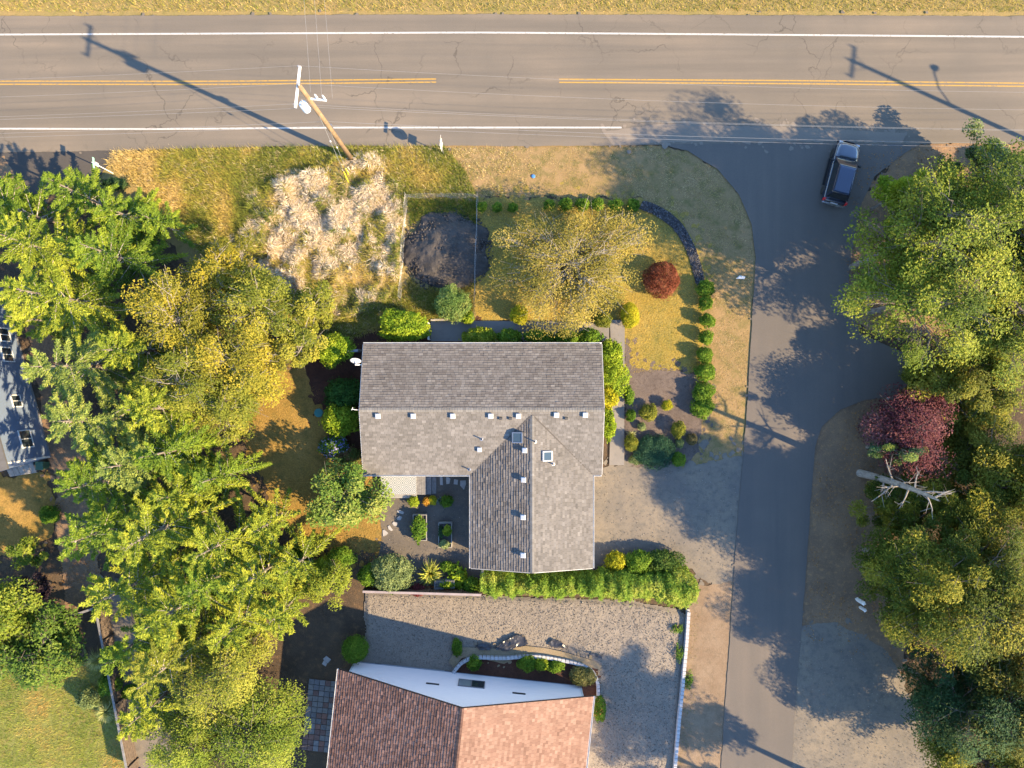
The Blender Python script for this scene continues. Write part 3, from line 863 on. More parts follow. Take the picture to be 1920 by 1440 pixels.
stones('gravel_stones', [(745, 905), (880, 905), (885, 1085), (720, 1060)], 30, lambda x, y: x * 0 + 0.04, GRAV, 'loose stones of the courtyard', (0.012, 0.03))

def h_field(x, y):
    return 0.10 + 1.75 * np.clip(fbm(x * 1.05, y * 0.95, 21, 3) - 0.38, 0, 1) + 0.12 * (fbm(x * 3.5, y * 3.5, 27, 2) - 0.4)
STRAW = [(440, 480), (460, 400), (510, 345), (585, 325), (630, 296), (700, 292), (752, 350), (752, 430), (756, 515), (725, 570), (650, 600), (560, 565), (490, 535)]
m_straw = mat_ground('matted_straw', (0.36, 0.28, 0.14), (0.44, 0.34, 0.19), (0.24, 0.22, 0.08), 0.5, 2.0, 18, (0.55, 0.75), 0.8, 9, 0.06, fine=0.3)
relief_sheet('straw_mounds', STRAW, m_straw, h_field, 0.14, 0.03, label='mounds of pale matted dead grass below the utility pole', kind='stuff')

# --- soil heap inside the wire fence
def build_soil():
    c = P(838, 470); n = 130
    g = np.linspace(-1.15, 1.15, n)
    X, Y = np.meshgrid(g, g)
    r = np.hypot(X, Y) + 0.18 * (fbm(X * 2 + 9, Y * 2, 31, 3) - 0.5) * 2
    hgt = np.clip(1 - r, 0, 1)
    Z = 1.25 * hgt ** 0.75 * (0.75 + 0.5 * fbm(X * 2.2, Y * 2.2, 33, 4)) + (hgt > 0) * 0.16 * (fbm(X * 7, Y * 7, 35, 4) - 0.4)
    Z = np.where(hgt > 0, np.maximum(Z, 0.02), 0.0)
    V = np.stack([X * 3.15, Y * 2.95, Z], -1).reshape(-1, 3)
    ii = np.arange(n * n).reshape(n, n)
    k = (hgt > 0)
    keep = k[:-1, :-1] | k[1:, 1:] | k[1:, :-1] | k[:-1, 1:]
    F = np.stack([ii[:-1, :-1], ii[:-1, 1:], ii[1:, 1:], ii[1:, :-1]], -1)[keep]
    o = obj('soil_heap', mesh_np('soil_heap', V, [F], smooth=True), m_soil, None, (c.x, c.y, 0.02))
    tag(o, 'heap of black soil inside the wire fence', 'soil heap')
build_soil()
def clods():
    c = P(838, 470); n = 1500
    a = RNG.random(n) * 6.283; r = np.sqrt(RNG.random(n)) * 1.12
    x = np.cos(a) * r; y = np.sin(a) * r
    z = 1.1 * np.clip(1 - r, 0, 1) ** 0.75 * 0.95 + 0.04
    base = np.array([(1, 0, 0), (-1, 0, 0), (0, 1, 0), (0, -1, 0), (0, 0, 1), (0, 0, -1)], float)
    f = np.array([(0, 2, 4), (2, 1, 4), (1, 3, 4), (3, 0, 4)])
    W = np.stack([c.x + x * 3.15, c.y + y * 2.95, z], -1)
    V = W[:, None] + base[None] * RNG.uniform(0.03, 0.11, (n, 1, 1)) * RNG.uniform(0.6, 1.4, (n, 6, 1))
    F = (f[None] + 6 * np.arange(n)[:, None, None]).reshape(-1, 3)
    o = obj('soil_clods', mesh_np('soil_clods', V.reshape(-1, 3), [F], np.repeat(palette([(0.035, 0.03, 0.028), (0.07, 0.062, 0.056), (0.12, 0.105, 0.095)], n), 6, 0)), M['piece'])
    tag(o, 'loose clods on and around the black soil heap', 'soil', None, 'stuff')
clods()

# --- lava rock channel: real small rocks, too many and small to pick apart
def build_channel():
    c = np.array([(1203, 384), (1228, 391), (1255, 407), (1278, 430), (1293, 458), (1303, 490), (1310, 515), (1313, 530)], float)
    c = np.array(dense([tuple(p) for p in c], 5))
    sheet('rock_channel_bed', [tuple(p) for p in np.concatenate([c + np.array([7, -7]), (c + np.array([-7, 7]))[::-1]])], m_soil, 0.05, label='dark bed of the curved rock channel')
    n = 2600
    k = RNG.integers(0, len(c) - 1, n)
    t = c[k + 1] - c[k]; t /= np.linalg.norm(t, axis=1, keepdims=True)
    nn = np.stack([-t[:, 1], t[:, 0]], -1)
    p = c[k] + t * RNG.uniform(0, 5, (n, 1)) + nn * RNG.uniform(-8.5, 8.5, (n, 1))
    W = np.stack([(p[:, 0] - 960) * S, (720 - p[:, 1]) * S, RNG.uniform(0.03, 0.10, n)], -1)
    base = np.array([(1, 0, 0), (-1, 0, 0), (0, 1, 0), (0, -1, 0), (0, 0, 1), (0, 0, -1)], float)
    f = np.array([(0, 2, 4), (2, 1, 4), (1, 3, 4), (3, 0, 4), (2, 0, 5), (1, 2, 5), (3, 1, 5), (0, 3, 5)])
    V = W[:, None] + base[None] * RNG.uniform(0.03, 0.085, (n, 1, 1)) * RNG.uniform(0.6, 1.4, (n, 6, 1)) + RNG.normal(0, 0.01, (n, 6, 3))
    F = (f[None] + 6 * np.arange(n)[:, None, None]).reshape(-1, 3)
    col = np.repeat(palette([(0.035, 0.035, 0.042), (0.08, 0.08, 0.09), (0.17, 0.17, 0.18)], n), 6, 0)
    o = obj('lava_rocks', mesh_np('lava_rocks', V.reshape(-1, 3), [F], col), M['piece'])
    tag(o, 'curved channel filled with black lava rock in the front lawn', 'rocks', None, 'stuff')
build_channel()

# ================================================================== HOUSE
SH_GREY = [(0.155, 0.143, 0.128), (0.182, 0.168, 0.152), (0.215, 0.20, 0.182)]
SH_NORTH_SHADE = [(0.125, 0.113, 0.105), (0.152, 0.140, 0.130), (0.180, 0.168, 0.156)]      # north slope's shade put into the colour, darker than the sunward slopes
SH_WEST_SHADE = [(0.115, 0.105, 0.097), (0.142, 0.130, 0.121), (0.170, 0.158, 0.147)]  # wing's west slope: its shade painted in as darker shingles
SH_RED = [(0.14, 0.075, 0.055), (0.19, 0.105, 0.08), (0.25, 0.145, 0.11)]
SH_DARK_ = [(0.10, 0.09, 0.08), (0.15, 0.135, 0.12), (0.20, 0.18, 0.165)]

def shingles(o3, u, v, nrm, width, length, tab, row, pal, lip=0.014, seed=0, keepf=None):
    """rows of overlapping shingle tabs on a slope: o3 lower corner, u along eave, v upslope"""
    rg = np.random.default_rng(seed)
    Vs = []; Cs = []
    o3 = np.array(o3); u = np.array(u); v = np.array(v); nrm = np.array(nrm)
    rows = int(math.ceil(length / row))
    for r in range(rows):
        v0 = r * row; v1 = min(length, v0 + row * 1.05)
        x = -rg.random() * tab
        edges = [0.0]
        while x < width:
            x += tab * rg.uniform(0.82, 1.18)
            if x > 0.03: edges.append(min(x, width))
        e = np.array(edges)
        x0 = e[:-1] + 0.005; x1 = e[1:] - 0.005
        n = len(x0)
        if n == 0: continue
        lp = lip * rg.uniform(0.7, 1.35, n)
        dv = rg.uniform(-0.010, 0.010, n)
        def pt(x, vv, h): return o3 + x[:, None] * u + (vv[:, None] if hasattr(vv, '__len__') else vv) * v + (h[:, None] if hasattr(h, '__len__') else h) * nrm
        vv0 = np.maximum(0.0, v0 + dv) if r else np.full(n, -0.03)
        A = pt(x0, vv0, lp); B = pt(x1, vv0, lp); C = pt(x1, v1, 0.002); D = pt(x0, v1, 0.002)
        A2 = pt(x0, vv0, -0.004); B2 = pt(x1, vv0, -0.004)
        if keepf is not None:
            mid = (A + C) / 2; k = keepf(mid)
            A, B, C, D, A2, B2 = [q[k] for q in (A, B, C, D, A2, B2)]; n = len(A)
        Vs.append(np.stack([A, B, C, D, A2, B2], 1).reshape(-1, 3))
        Cs.append(rg.random(n))
    V = np.concatenate(Vs); hue = np.concatenate(Cs)
    n = len(V) // 6
    i = 6 * np.arange(n)[:, None]
    F = np.concatenate([i + np.array([[0, 1, 2, 3]]), i + np.array([[4, 5, 1, 0]])])
    col = np.repeat(palette(pal, n, hue, 0.07), 6, 0)
    return V, F, col

def slope_frame(p_eave0, p_eave1, p_ridge0):
    a = np.array(p_eave0, float); b = np.array(p_eave1, float); c = np.array(p_ridge0, float)
    u = (b - a); w = np.linalg.norm(u); u /= w
    v = c - a; v = v - u * (v @ u); L = np.linalg.norm(v); v /= L
    n = np.cross(u, v)
    if n[2] < 0:
        n = -n
    return a, u, v, n, w, L

def build_slope(parent, e0, e1, r0, pal, seed, tab=0.30, row=0.165, lip=0.014, deckmat=None, keepf=None, name='shingles'):
    a, u, v, n, w, L = slope_frame(e0, e1, r0)
    V, F, c = shingles(a, u, v, n, w, L, tab, row, pal, lip, seed, keepf)
    o = obj(name, mesh_np(name, V, [F], c), M['shingle'], parent)
    o['kind'] = 'stuff'
    return o

EH, RH = 2.6, 3.90           # eave and ridge heights
XW, XE = -10.77, 6.50
YN, YS, YR = 2.89, -6.56, -1.833
WX0, WX1, WXR = -2.97, 5.83, 1.43
WYS = -13.34
WRH = EH + (WX1 - WXR) * (RH - EH) / (YN - YR)
house = thing('house', 'single storey house with L-shaped weathered grey shingle roof', 'house', (0, 0, 0))
m_wall = mat_siding('house_siding', (0.55, 0.53, 0.48))
w = MB(); w.box(XW + 0.45, XE - 0.45, YS + 0.5, YN - 0.5, 0, EH - 0.06)
w.build('wall', m_wall, house)
w = MB(); w.box(WX0 + 0.45, WX1 - 0.45, WYS + 0.45, YS + 0.497, 0, EH - 0.063)
w.build('wall', m_wall, house)
# gable triangles
for x in (XW + 0.45, XE - 0.45):
    g = MB()
    g.add([(x, YS + 0.5, EH - 0.06), (x, YN - 0.5, EH - 0.06), (x, YR, RH - 0.2), (x + 0.02, YS + 0.5, EH - 0.06), (x + 0.02, YN - 0.5, EH - 0.06), (x + 0.02, YR, RH - 0.2)], [(0, 1, 2), (5, 4, 3), (0, 3, 4, 1), (1, 4, 5, 2), (2, 5, 3, 0)])
    g.build('gable', m_wall, house)
# roof decks (thin slabs)
m_deck = mat_plain('roof_deck', (0.05, 0.048, 0.045), 0.9)
def slab(parent, q, t=0.12, mat=m_deck, name='roof_deck', lower=0.012):
    q = [np.array(p, float) for p in q]
    n = np.cross(q[1] - q[0], q[3] - q[0]); n /= np.linalg.norm(n)
    if n[2] < 0: n = -n
    top = [p - n * lower for p in q]; bot = [p - n * (t + lower) for p in q]
    return MB().add(top + bot, [(0, 1, 2, 3), (7, 6, 5, 4)] + [(i, (i + 1) % 4, 4 + (i + 1) % 4, 4 + i) for i in range(4)]).build(name, mat, parent)
roof = slab(house, [(XW, YN, EH), (XE, YN, EH), (XE, YR, RH), (XW, YR, RH)], name='roof')
slab(roof, [(XW, YS, EH), (XE, YS, EH), (XE, YR, RH), (XW, YR, RH)])
slab(roof, [(WX0, WYS, EH), (WX0, -2.3, EH), (WXR, -2.3, WRH), (WXR, WYS, WRH)], lower=0.016)
slab(roof, [(WX1, WYS, EH), (WX1, -2.3, EH), (WXR, -2.3, WRH), (WXR, WYS, WRH)], lower=0.016)
pit = (RH - EH) / (YN - YR)
def over_wing(m):   # keep main-slope tabs that are not buried under the wing roof
    zw = np.where((m[:, 0] > WX0) & (m[:, 0] < WX1) , WRH - pit * np.abs(m[:, 0] - WXR), -9)
    return m[:, 2] > zw - 0.03
def over_main(m):
    zm = np.where(m[:, 1] > YS, RH - pit * np.abs(m[:, 1] - YR), -9)
    return m[:, 2] > zm - 0.03
build_slope(roof, (XE, YN, EH), (XW, YN, EH), (XE, YR, RH), SH_NORTH_SHADE, 1, row=0.18, lip=0.042)
build_slope(roof, (XW, YS, EH), (XE, YS, EH), (XW, YR, RH), SH_GREY, 2, lip=0.026, keepf=over_wing)
build_slope(roof, (WX0, -2.2, EH), (WX0, WYS, EH), (WXR, -2.2, WRH), SH_WEST_SHADE, 3, row=0.19, lip=0.045, keepf=over_main)
build_slope(roof, (WX1, WYS, EH), (WX1, -2.2, EH), (WXR, WYS, WRH), SH_GREY, 4, lip=0.026, keepf=over_main)
# ridge caps
def ridge_cap(parent, a, b, half, drop, n, pal, seed):
    rg = np.random.default_rng(seed)
    a = np.array(a); b = np.array(b); d = (b - a) / n
    t = d / np.linalg.norm(d); s = np.cross(t, [0, 0, 1.0]); s /= np.linalg.norm(s)
    V = []; F = []
    for i in range(n):
        p0 = a + d * i; p1 = a + d * (i + 1.08)
        z0, z1 = 0.060, 0.046
        k = len(V)
        for p, z in ((p0, z0), (p1, z1)):
            V += [p + s * half + np.array([0, 0, z - drop]), p + np.array([0, 0, z + 0.004]), p - s * half + np.array([0, 0, z - drop])]
        F += [(k, k + 1, k + 4, k + 3), (k + 1, k + 2, k + 5, k + 4)]
    col = np.repeat(palette(pal, n, rg.random(n), 0.05), 6, 0)
    o = obj('ridge_cap', mesh_np('ridge_cap', np.array(V), [np.array(F)], col), M['shingle'], parent)
    o['kind'] = 'stuff'
CAP = [(0.17, 0.16, 0.145), (0.21, 0.20, 0.185)]
ridge_cap(roof, (XW - 0.01, YR, RH), (XE + 0.01, YR, RH), 0.15, 0.15 * pit, 92, CAP, 8)
ridge_cap(roof, (WXR, WYS - 0.01, WRH), (WXR, -2.25, WRH), 0.15, 0.15 * pit, 60, CAP, 9)
# valley flashing (worn pale strip along each valley)
m_valley = mat_plain('valley_flashing', (0.13, 0.115, 0.10), 0.8)
def valley(xe, ye, xr, yr):
    a = np.array((xe, ye, EH + 0.02)); b = np.array((xr, yr, WRH + 0.02))
    t = b - a; s = np.array([-t[1], t[0], 0]); s /= np.linalg.norm(s)
    MB().add([a + s * 0.045, a - s * 0.045, b - s * 0.045, b + s * 0.045], [(0, 1, 2, 3)]).build('valley', m_valley, roof)
valley(WX0, YS, WXR - 0.1, YR - (RH - WRH) / pit - 0.1)
valley(WX1, YS, WXR + 0.1, YR - (RH - WRH) / pit - 0.1)
# gutters
def gutter(a, b, out):
    """U-shaped gutter from a to b, out = outward unit vector"""
    a = Vector(a); b = Vector(b); o = Vector(out)
    sec = [(0.0, 0.0), (0.0, -0.10), (0.10, -0.10), (0.12, 0.0), (0.105, 0.0), (0.09, -0.085), (0.012, -0.085), (0.012, 0.0)]
    V = []
    for p in (a, b):
        for x, z in sec: V.append(p + o * x + Vector((0, 0, z)))
    n = len(sec)
    F = [(i, (i + 1) % n, n + (i + 1) % n, n + i) for i in range(n)] + [tuple(range(n - 1, -1, -1)), tuple(range(n, 2 * n))]
    MB().add(V, F).build('gutter', M['white'], roof)
gz = EH + 0.01
gutter((XW, YN, gz), (XE, YN, gz), (0, 1, 0))
gutter((XW, YS, gz), (WX0 - 0.13, YS, gz), (0, -1, 0))
gutter((WX1 + 0.13, YS, gz), (XE, YS, gz), (0, -1, 0))
gutter((WX0, WYS, gz), (WX0, YS - 0.005, gz), (-1, 0, 0))
gutter((WX1, WYS, gz), (WX1, YS - 0.005, gz), (1, 0, 0))
# barge boards along rakes
def barge(a, b, s):
    a = np.array(a); b = np.array(b); s = np.array(s) * 0.025
    dz = np.array([0, 0, 0.16])
    MB().add([a, b, b - dz, a - dz, a + s, b + s, b + s - dz, a + s - dz], [(0, 1, 2, 3), (7, 6, 5, 4), (0, 4, 5, 1), (1, 5, 6, 2), (2, 6, 7, 3), (3, 7, 4, 0)]).build('barge_board', M['white'], roof)
for x, s in ((XW - 0.003, -1), (XE + 0.003, 1)):
    barge((x, YN, EH), (x, YR, RH), (s, 0, 0)); barge((x, YS, EH), (x, YR, RH), (s, 0, 0))
barge((WX0, WYS - 0.003, EH), (WXR, WYS - 0.003, WRH), (0, -1, 0)); barge((WX1, WYS - 0.003, EH), (WXR, WYS - 0.003, WRH), (0, -1, 0))

def roof_point(px, py):
    """world point on the roof surface seen at a photograph pixel"""
    h = 3.2
    for _ in range(30):
        p = P(px, py, h)
        zm = RH - pit * abs(p.y - YR) if p.y > YS else -9
        zw = WRH - pit * abs(p.x - WXR) if (WX0 < p.x < WX1 and p.y < YR - 0.3) else -9
        h = max(zm, zw)
    nrm = None
    if zm >= zw: nrm = Vector((0, pit if p.y > YR else -pit, 1)).normalized()
    else: nrm = Vector((pit if p.x > WXR else -pit, 0, 1)).normalized()
    p.z = h
    return p, nrm

def box_vent(px, py, sx=0.33, h=0.20):
    p, n = roof_point(px, py)
    q = n.to_track_quat('Z', 'Y')
    r = bpy.data.objects.new('roof_vent', None); COL.objects.link(r); r.parent = house
    r.location = p; r.rotation_euler = q.to_euler()
    MB().box(-sx * 0.75, sx * 0.75, -sx * 0.75, sx * 0.75, 0.012, 0.024).build('flange', M['shingle_flange'], r)
    MB().box(-sx * 0.42, sx * 0.42, -sx * 0.42, sx * 0.42, 0.024, h - 0.06).build('throat', M['dark_metal'], r)
    m = MB(); b = sx * 0.56; t = sx * 0.42
    m.add([(-b, -b, h - 0.07), (b, -b, h - 0.07), (b, b, h - 0.07), (-b, b, h - 0.07), (-b, -b, h - 0.02), (b, -b, h - 0.02), (b, b, h - 0.02), (-b, b, h - 0.02), (-t, -t, h + 0.02), (t, -t, h + 0.02), (t, t, h + 0.02), (-t, t, h + 0.02)],
          [(3, 2, 1, 0), (8, 9, 10, 11)] + [(i, (i + 1) % 4, 4 + (i + 1) % 4, 4 + i) for i in range(4)] + [(4 + i, 4 + (i + 1) % 4, 8 + (i + 1) % 4, 8 + i) for i in range(4)])
    m.build('cap', M['cap'], r, bevel=0.015)
M['shingle_flange'] = mat_plain('flange', (0.25, 0.235, 0.21), 0.85)
for x, y in ((709, 779), (775, 779), (849, 779), (920, 779), (972, 779), (1043, 777), (1097, 777)): box_vent(x, y)
for x, y in ((985, 844), (983, 899), (982, 969), (982, 1040)): box_vent(x, y, 0.33, 0.26)
box_vent(899, 842, 0.30, 0.18)
def small_vent(px, py):
    p, n = roof_point(px, py)
    r = bpy.data.objects.new('slant_vent', None); COL.objects.link(r); r.parent = house
    r.location = p; r.rotation_euler = n.to_track_quat('Z', 'Y').to_euler()
    MB().box(-0.16, 0.16, -0.16, 0.16, 0.012, 0.022).build('flange', M['shingle_flange'], r)
    MB().add([(-0.11, -0.1, 0.02), (0.11, -0.1, 0.02), (0.11, 0.1, 0.02), (-0.11, 0.1, 0.02), (-0.11, -0.1, 0.14), (0.11, -0.08, 0.10), (0.11, 0.08, 0.10), (-0.11, 0.1, 0.14)],
             [(4, 5, 6, 7), (0, 1, 5, 4), (1, 2, 6, 5), (2, 3, 7, 6), (3, 0, 4, 7)]).build('hood', M['dark_metal'], r)
for x, y in ((939, 784), (957, 784), (1062, 784)): small_vent(x, y)
def pipe_vent(px, py, h=0.45, flash=0.28):
    p, n = roof_point(px, py)
    r = bpy.data.objects.new('vent_pipe', None); COL.objects.link(r); r.parent = house; r.location = p
    MB().lathe([(0.045, -0.1), (0.045, h), (0.035, h), (0.035, h - 0.03)], 12).build('pipe', M['dark_metal'], r)
    f = bpy.data.objects.new('flashing', MB().lathe([(flash * 0.5, 0.012), (flash * 0.48, 0.022), (0.08, 0.03), (0.05, 0.10)], 14).mesh('flashing')); COL.objects.link(f)
    f.data.materials.append(M['metal']); f.parent = r; f.rotation_euler = n.to_track_quat('Z', 'Y').to_euler()
for x, y in ((903, 823), (880, 880), (1003, 828), (1037, 870)): pipe_vent(x, y)
def skylight(px, py, sx, sy, h, frame):
    p, n = roof_point(px, py)
    r = bpy.data.objects.new('skylight', None); COL.objects.link(r); r.parent = house; r.location = p
    r.rotation_euler = (Vector((0, 0, 1)).rotation_difference(n)).to_euler()
    m = MB()
    for a in ((-sx, sx, -sy, -sy + 0.07), (-sx, sx, sy - 0.07, sy), (-sx, -sx + 0.07, -sy + 0.07, sy - 0.07), (sx - 0.07, sx, -sy + 0.07, sy - 0.07)): m.box(*a, 0.01, h)
    m.build('frame', frame, r)
    MB().box(-sx + 0.07, sx - 0.07, -sy + 0.07, sy - 0.07, h - 0.06, h - 0.025).build('pane', M['skyglass'], r)
M['skyglass'] = NT('skylight_glass').set((0.05, 0.08, 0.10), 0.12, 0, 0.8)
skylight(972, 820, 0.38, 0.38, 0.34, M['metal'])
skylight(1026, 855, 0.36, 0.36, 0.14, M['white'])

# windows and a door under the eaves
def wall_window(parent, x, y, z, w_, h_, face, frame=M['white']):
    """face: unit outward vector in xy"""
    ang = math.atan2(face[1], face[0]) + math.pi / 2
    r = bpy.data.objects.new('window', None); COL.objects.link(r); r.parent = parent
    r.location = (x, y, z); r.rotation_euler = (0, 0, ang)
    m = MB(); t = 0.08; d = 0.05
    m.box(-w_ / 2, w_ / 2, -d, 0.02, 0, t).box(-w_ / 2, w_ / 2, -d, 0.02, h_ - t, h_).box(-w_ / 2, -w_ / 2 + t, -d, 0.02, t, h_ - t).box(w_ / 2 - t, w_ / 2, -d, 0.02, t, h_ - t).box(-t / 3, t / 3, -d + 0.01, 0.02, t, h_ - t)
    m.build('frame', frame, r)
    MB().box(-w_ / 2 + t, -t / 3, -0.02, 0.015, t, h_ - t).build('pane', M['glass'], r)
    MB().box(t / 3, w_ / 2 - t, -0.02, 0.015, t, h_ - t).build('pane', M['glass'], r)
    return r
for x in (-8.5, -5, -1, 3.5): wall_window(house, x, YN - 0.5, 0.9, 1.5, 1.2, (0, 1))
for y in (-3.5, 0.8): wall_window(house, XE - 0.45, y, 0.9, 1.3, 1.2, (1, 0))
wall_window(house, WX1 - 0.45, -9.5, 0.9, 1.6, 1.2, (1, 0))

# dish antenna on the west gable
def dish():
    a = P(670, 684, 3.0)
    r = thing('satellite_dish', 'white satellite dish on a short arm at the west end of the grey roof', 'satellite dish', a)
    MB().tube([(0, 0, 0), (0, 0.05, 0.35), (0, 0.34, 0.5)], 0.03, 8).build('arm', M['white'], r)
    MB().box(-0.14, 0.14, -0.05, 0.05, -0.12, 0.1).build('mount', M['white'], r)
    prof = [(0.02, 0), (0.15, 0.012), (0.28, 0.045), (0.39, 0.10), (0.385, 0.115), (0.27, 0.06), (0.14, 0.027), (0.02, 0.015)]
    d = MB().lathe(prof, 24).build('dish', M['cap'], r, (0, 0.36, 0.5), smooth=True)
    d.rotation_euler = (math.radians(62), 0, 0)
    e = MB().tube([(0.04, 0, 0), (-0.45, 0, 0.0)], 0.03, 6).build('bracket', M['white'], r, (0.4, 0, -0.05))
dish()
def antenna():
    a = P(671, 769, RH)
    r = thing('roof_antenna', 'small slender antenna at the west end of the roof ridge', 'antenna', (XW - 0.03, YR, RH - 0.1))
    MB().tube([(0, 0, 0), (-0.25, 0.02, 0.15), (-0.4, 0.08, 0.35)], 0.02, 6).build('arm', M['white'], r)
    MB().tube([(-0.46, 0.0, 0.34), (-0.4, 0.08, 0.35), (-0.36, 0.2, 0.36)], 0.022, 6).build('crossbar', M['white'], r)
    MB().lathe([(0.05, -0.05), (0.06, 0.02), (0.03, 0.06)], 10).build('mount', M['cap'], r)
antenna()

# ================================================================== LILAC HOUSE (bottom)
def pieces_on_gable(parent, o3, ex, width, h_eave, h_apex, row, mat, name='siding_board', thick=0.022):
    """lap boards on a gable wall: o3 = lower left corner, ex = unit vector along wall, outward = ex rotated -90"""
    ex = np.array([ex[0], ex[1], 0.0]); out = np.array([ex[1], -ex[0], 0.0])
    z = 0.25
    while z < h_apex - 0.12:
        z1 = min(z + row, h_apex - 0.05)
        def span(zz):
            if zz <= h_eave: return 0.0, width
            f = (zz - h_eave) / (h_apex - h_eave)
            return f * width / 2, width - f * width / 2
        a0, b0 = span(z); a1, b1 = span(z1)
        if b1 - a1 < 0.05: break
        o = np.array(o3, float)
        q = [o + ex * a0 + out * thick, o + ex * b0 + out * thick, o + ex * b1 + out * 0.004, o + ex * a1 + out * 0.004]
        zz = [z, z, z1, z1]
        V = [(*p[:2], zc) for p, zc in zip(q, zz)]
        V += [(*(o + ex * a0)[:2], z), (*(o + ex * b0)[:2], z)]
        MB().add(V, [(0, 1, 2, 3), (4, 5, 1, 0)]).build(name, mat, parent)
        z = z1

def lilac_house():
    eL = P(654, 1224); eR = P(1104, 1272)
    EHl, AH = 3.0, 6.85
    ex = (eR - eL); Wd = ex.length; ex.normalize()
    back = Vector((ex.y, -ex.x, 0))                       # southwards (away from the camera nadir)
    if back.y > 0: back = -back
    ov = 0.55
    root = thing('gabled_house', 'lilac sided house with red brown shingle roof at the bottom edge', 'house', (0, 0, 0))
    lil = mat_siding('lilac_siding', (0.92, 0.82, 0.80))
    D = 13.0
    L0 = eL + ex * ov + back * ov; R0 = eR - ex * ov + back * ov
    W2 = (R0 - L0).length
    slopeh = (AH - EHl) / (Wd / 2)
    he = EHl + slopeh * ov - 0.2; ha = AH - 0.22
    # wall body as gabled prism
    mid = (L0 + R0) / 2
    def up(p, z): return (p.x, p.y, z)
    V = []
    for b in (0.0, D):
        for p, z in ((L0, 0), (R0, 0), (R0, he), (mid, ha), (L0, he)): V.append(up(p + back * b, z))
    MB().add(V, [(4, 3, 2, 1, 0), (5, 6, 7, 8, 9), (0, 1, 6, 5), (1, 2, 7, 6), (2, 3, 8, 7), (3, 4, 9, 8), (4, 0, 5, 9)]).build('wall', lil, root)
    pieces_on_gable(root, (R0.x, R0.y, 0), (-ex.x, -ex.y), W2, he, ha, 0.20, lil)
    # foundation and corner boards
    found = mat_plain('foundation_paint', (0.42, 0.44, 0.50), 0.7)
    def along(a, b, z0, z1, name, mat, t0=-0.03, t1=0.06):
        o = -back
        q = [L0 + ex * a + o * t0, L0 + ex * b + o * t0, L0 + ex * b + o * t1, L0 + ex * a + o * t1]
        return MB().prism([(p.x, p.y) for p in q][::-1], z0, z1).build(name, mat, root)
    along(0.0, W2, 0.0, 0.30, 'foundation', found, -0.03, 0.045)
    along(0.0, 0.14, 0.31, he, 'corner_board', M['white'])
    along(W2 - 0.14, W2, 0.31, he, 'corner_board', M['white'])
    # vents and window on the gable wall, found from the wall pixels
    def wall_at(px, py):
        # px,py -> distance along wall and height
        best = None
        for z in np.linspace(0, 6.5, 261):
            p = P(px, py, z); d = (Vector((p.x, p.y, 0)) - L0)
            off = d.dot(back)
            if best is None or abs(off) < best[0]: best = (abs(off), d.dot(ex), z)
        return best[1], best[2]
    def slot(px, py, w_, h_, name):
        a, z = wall_at(px, py)
        along(a - w_ / 2, a + w_ / 2, z - h_ / 2, z + h_ / 2, name, M['dark_metal'], 0.0, 0.05)
    slot(811, 1283, 0.95, 0.20, 'louvre_vent'); slot(973, 1301, 0.95, 0.20, 'louvre_vent')
    for q in ((710, 1244), (840, 1258), (972, 1273)): 
        a, z = wall_at(*q); along(a - 0.25, a + 0.25, 0.08, 0.22, 'foundation_vent', M['dark_metal'], 0.0, 0.055)
    a, z = wall_at(884, 1283)
    w_, h_ = 1.95, 1.15
    z0 = z - h_ / 2
    wr = bpy.data.objects.new('window', None); COL.objects.link(wr); wr.parent = root
    c = L0 + ex * a - back * 0.03
    wr.location = (c.x, c.y, z0); wr.rotation_euler = (0, 0, math.atan2(-back.y, -back.x) + math.pi / 2)
    fm = mat_plain('window_trim_dark', (0.22, 0.21, 0.23), 0.5)
    t = 0.05
    MB().box(-w_ / 2, w_ / 2, -0.05, 0.03, 0, t).box(-w_ / 2, w_ / 2, -0.05, 0.03, h_ - t, h_).box(-w_ / 2, -w_ / 2 + t, -0.05, 0.03, t, h_ - t).box(w_ / 2 - t, w_ / 2, -0.05, 0.03, t, h_ - t).box(-0.03, 0.03, -0.045, 0.03, t, h_ - t).build('frame', fm, wr)
    curt = NT('curtained_glass').set((0.22, 0.25, 0.26), 0.1, 0, 0.8)
    MB().box(-w_ / 2 + t, -0.03, -0.03, 0.02, t, h_ - t).build('pane', M['glass'], wr)
    MB().box(0.03, w_ / 2 - t, -0.03, 0.02, t, h_ - t).build('pane', curt, wr)
    # roof
    apex = (eL + eR) / 2
    A = np.array(up(eL, EHl)); B = np.array(up(eR, EHl)); C = np.array(up(apex, AH))
    bk = np.array(back) * (D + 1.2)
    md = mat_plain('roof_edge_brown', (0.10, 0.055, 0.04), 0.8)
    rf = slab(root, [A, C, C + bk, A + bk], 0.16, md, 'roof')
    slab(rf, [B, C, C + bk, B + bk], 0.16, md)
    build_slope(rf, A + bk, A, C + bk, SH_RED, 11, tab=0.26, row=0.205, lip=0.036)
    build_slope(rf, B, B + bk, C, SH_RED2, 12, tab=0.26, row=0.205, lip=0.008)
    ridge_cap(rf, C - np.array(back) * 0.01, C + bk, 0.14, 0.14 * slopeh, 56, [(0.09, 0.05, 0.04), (0.12, 0.07, 0.055)], 13)
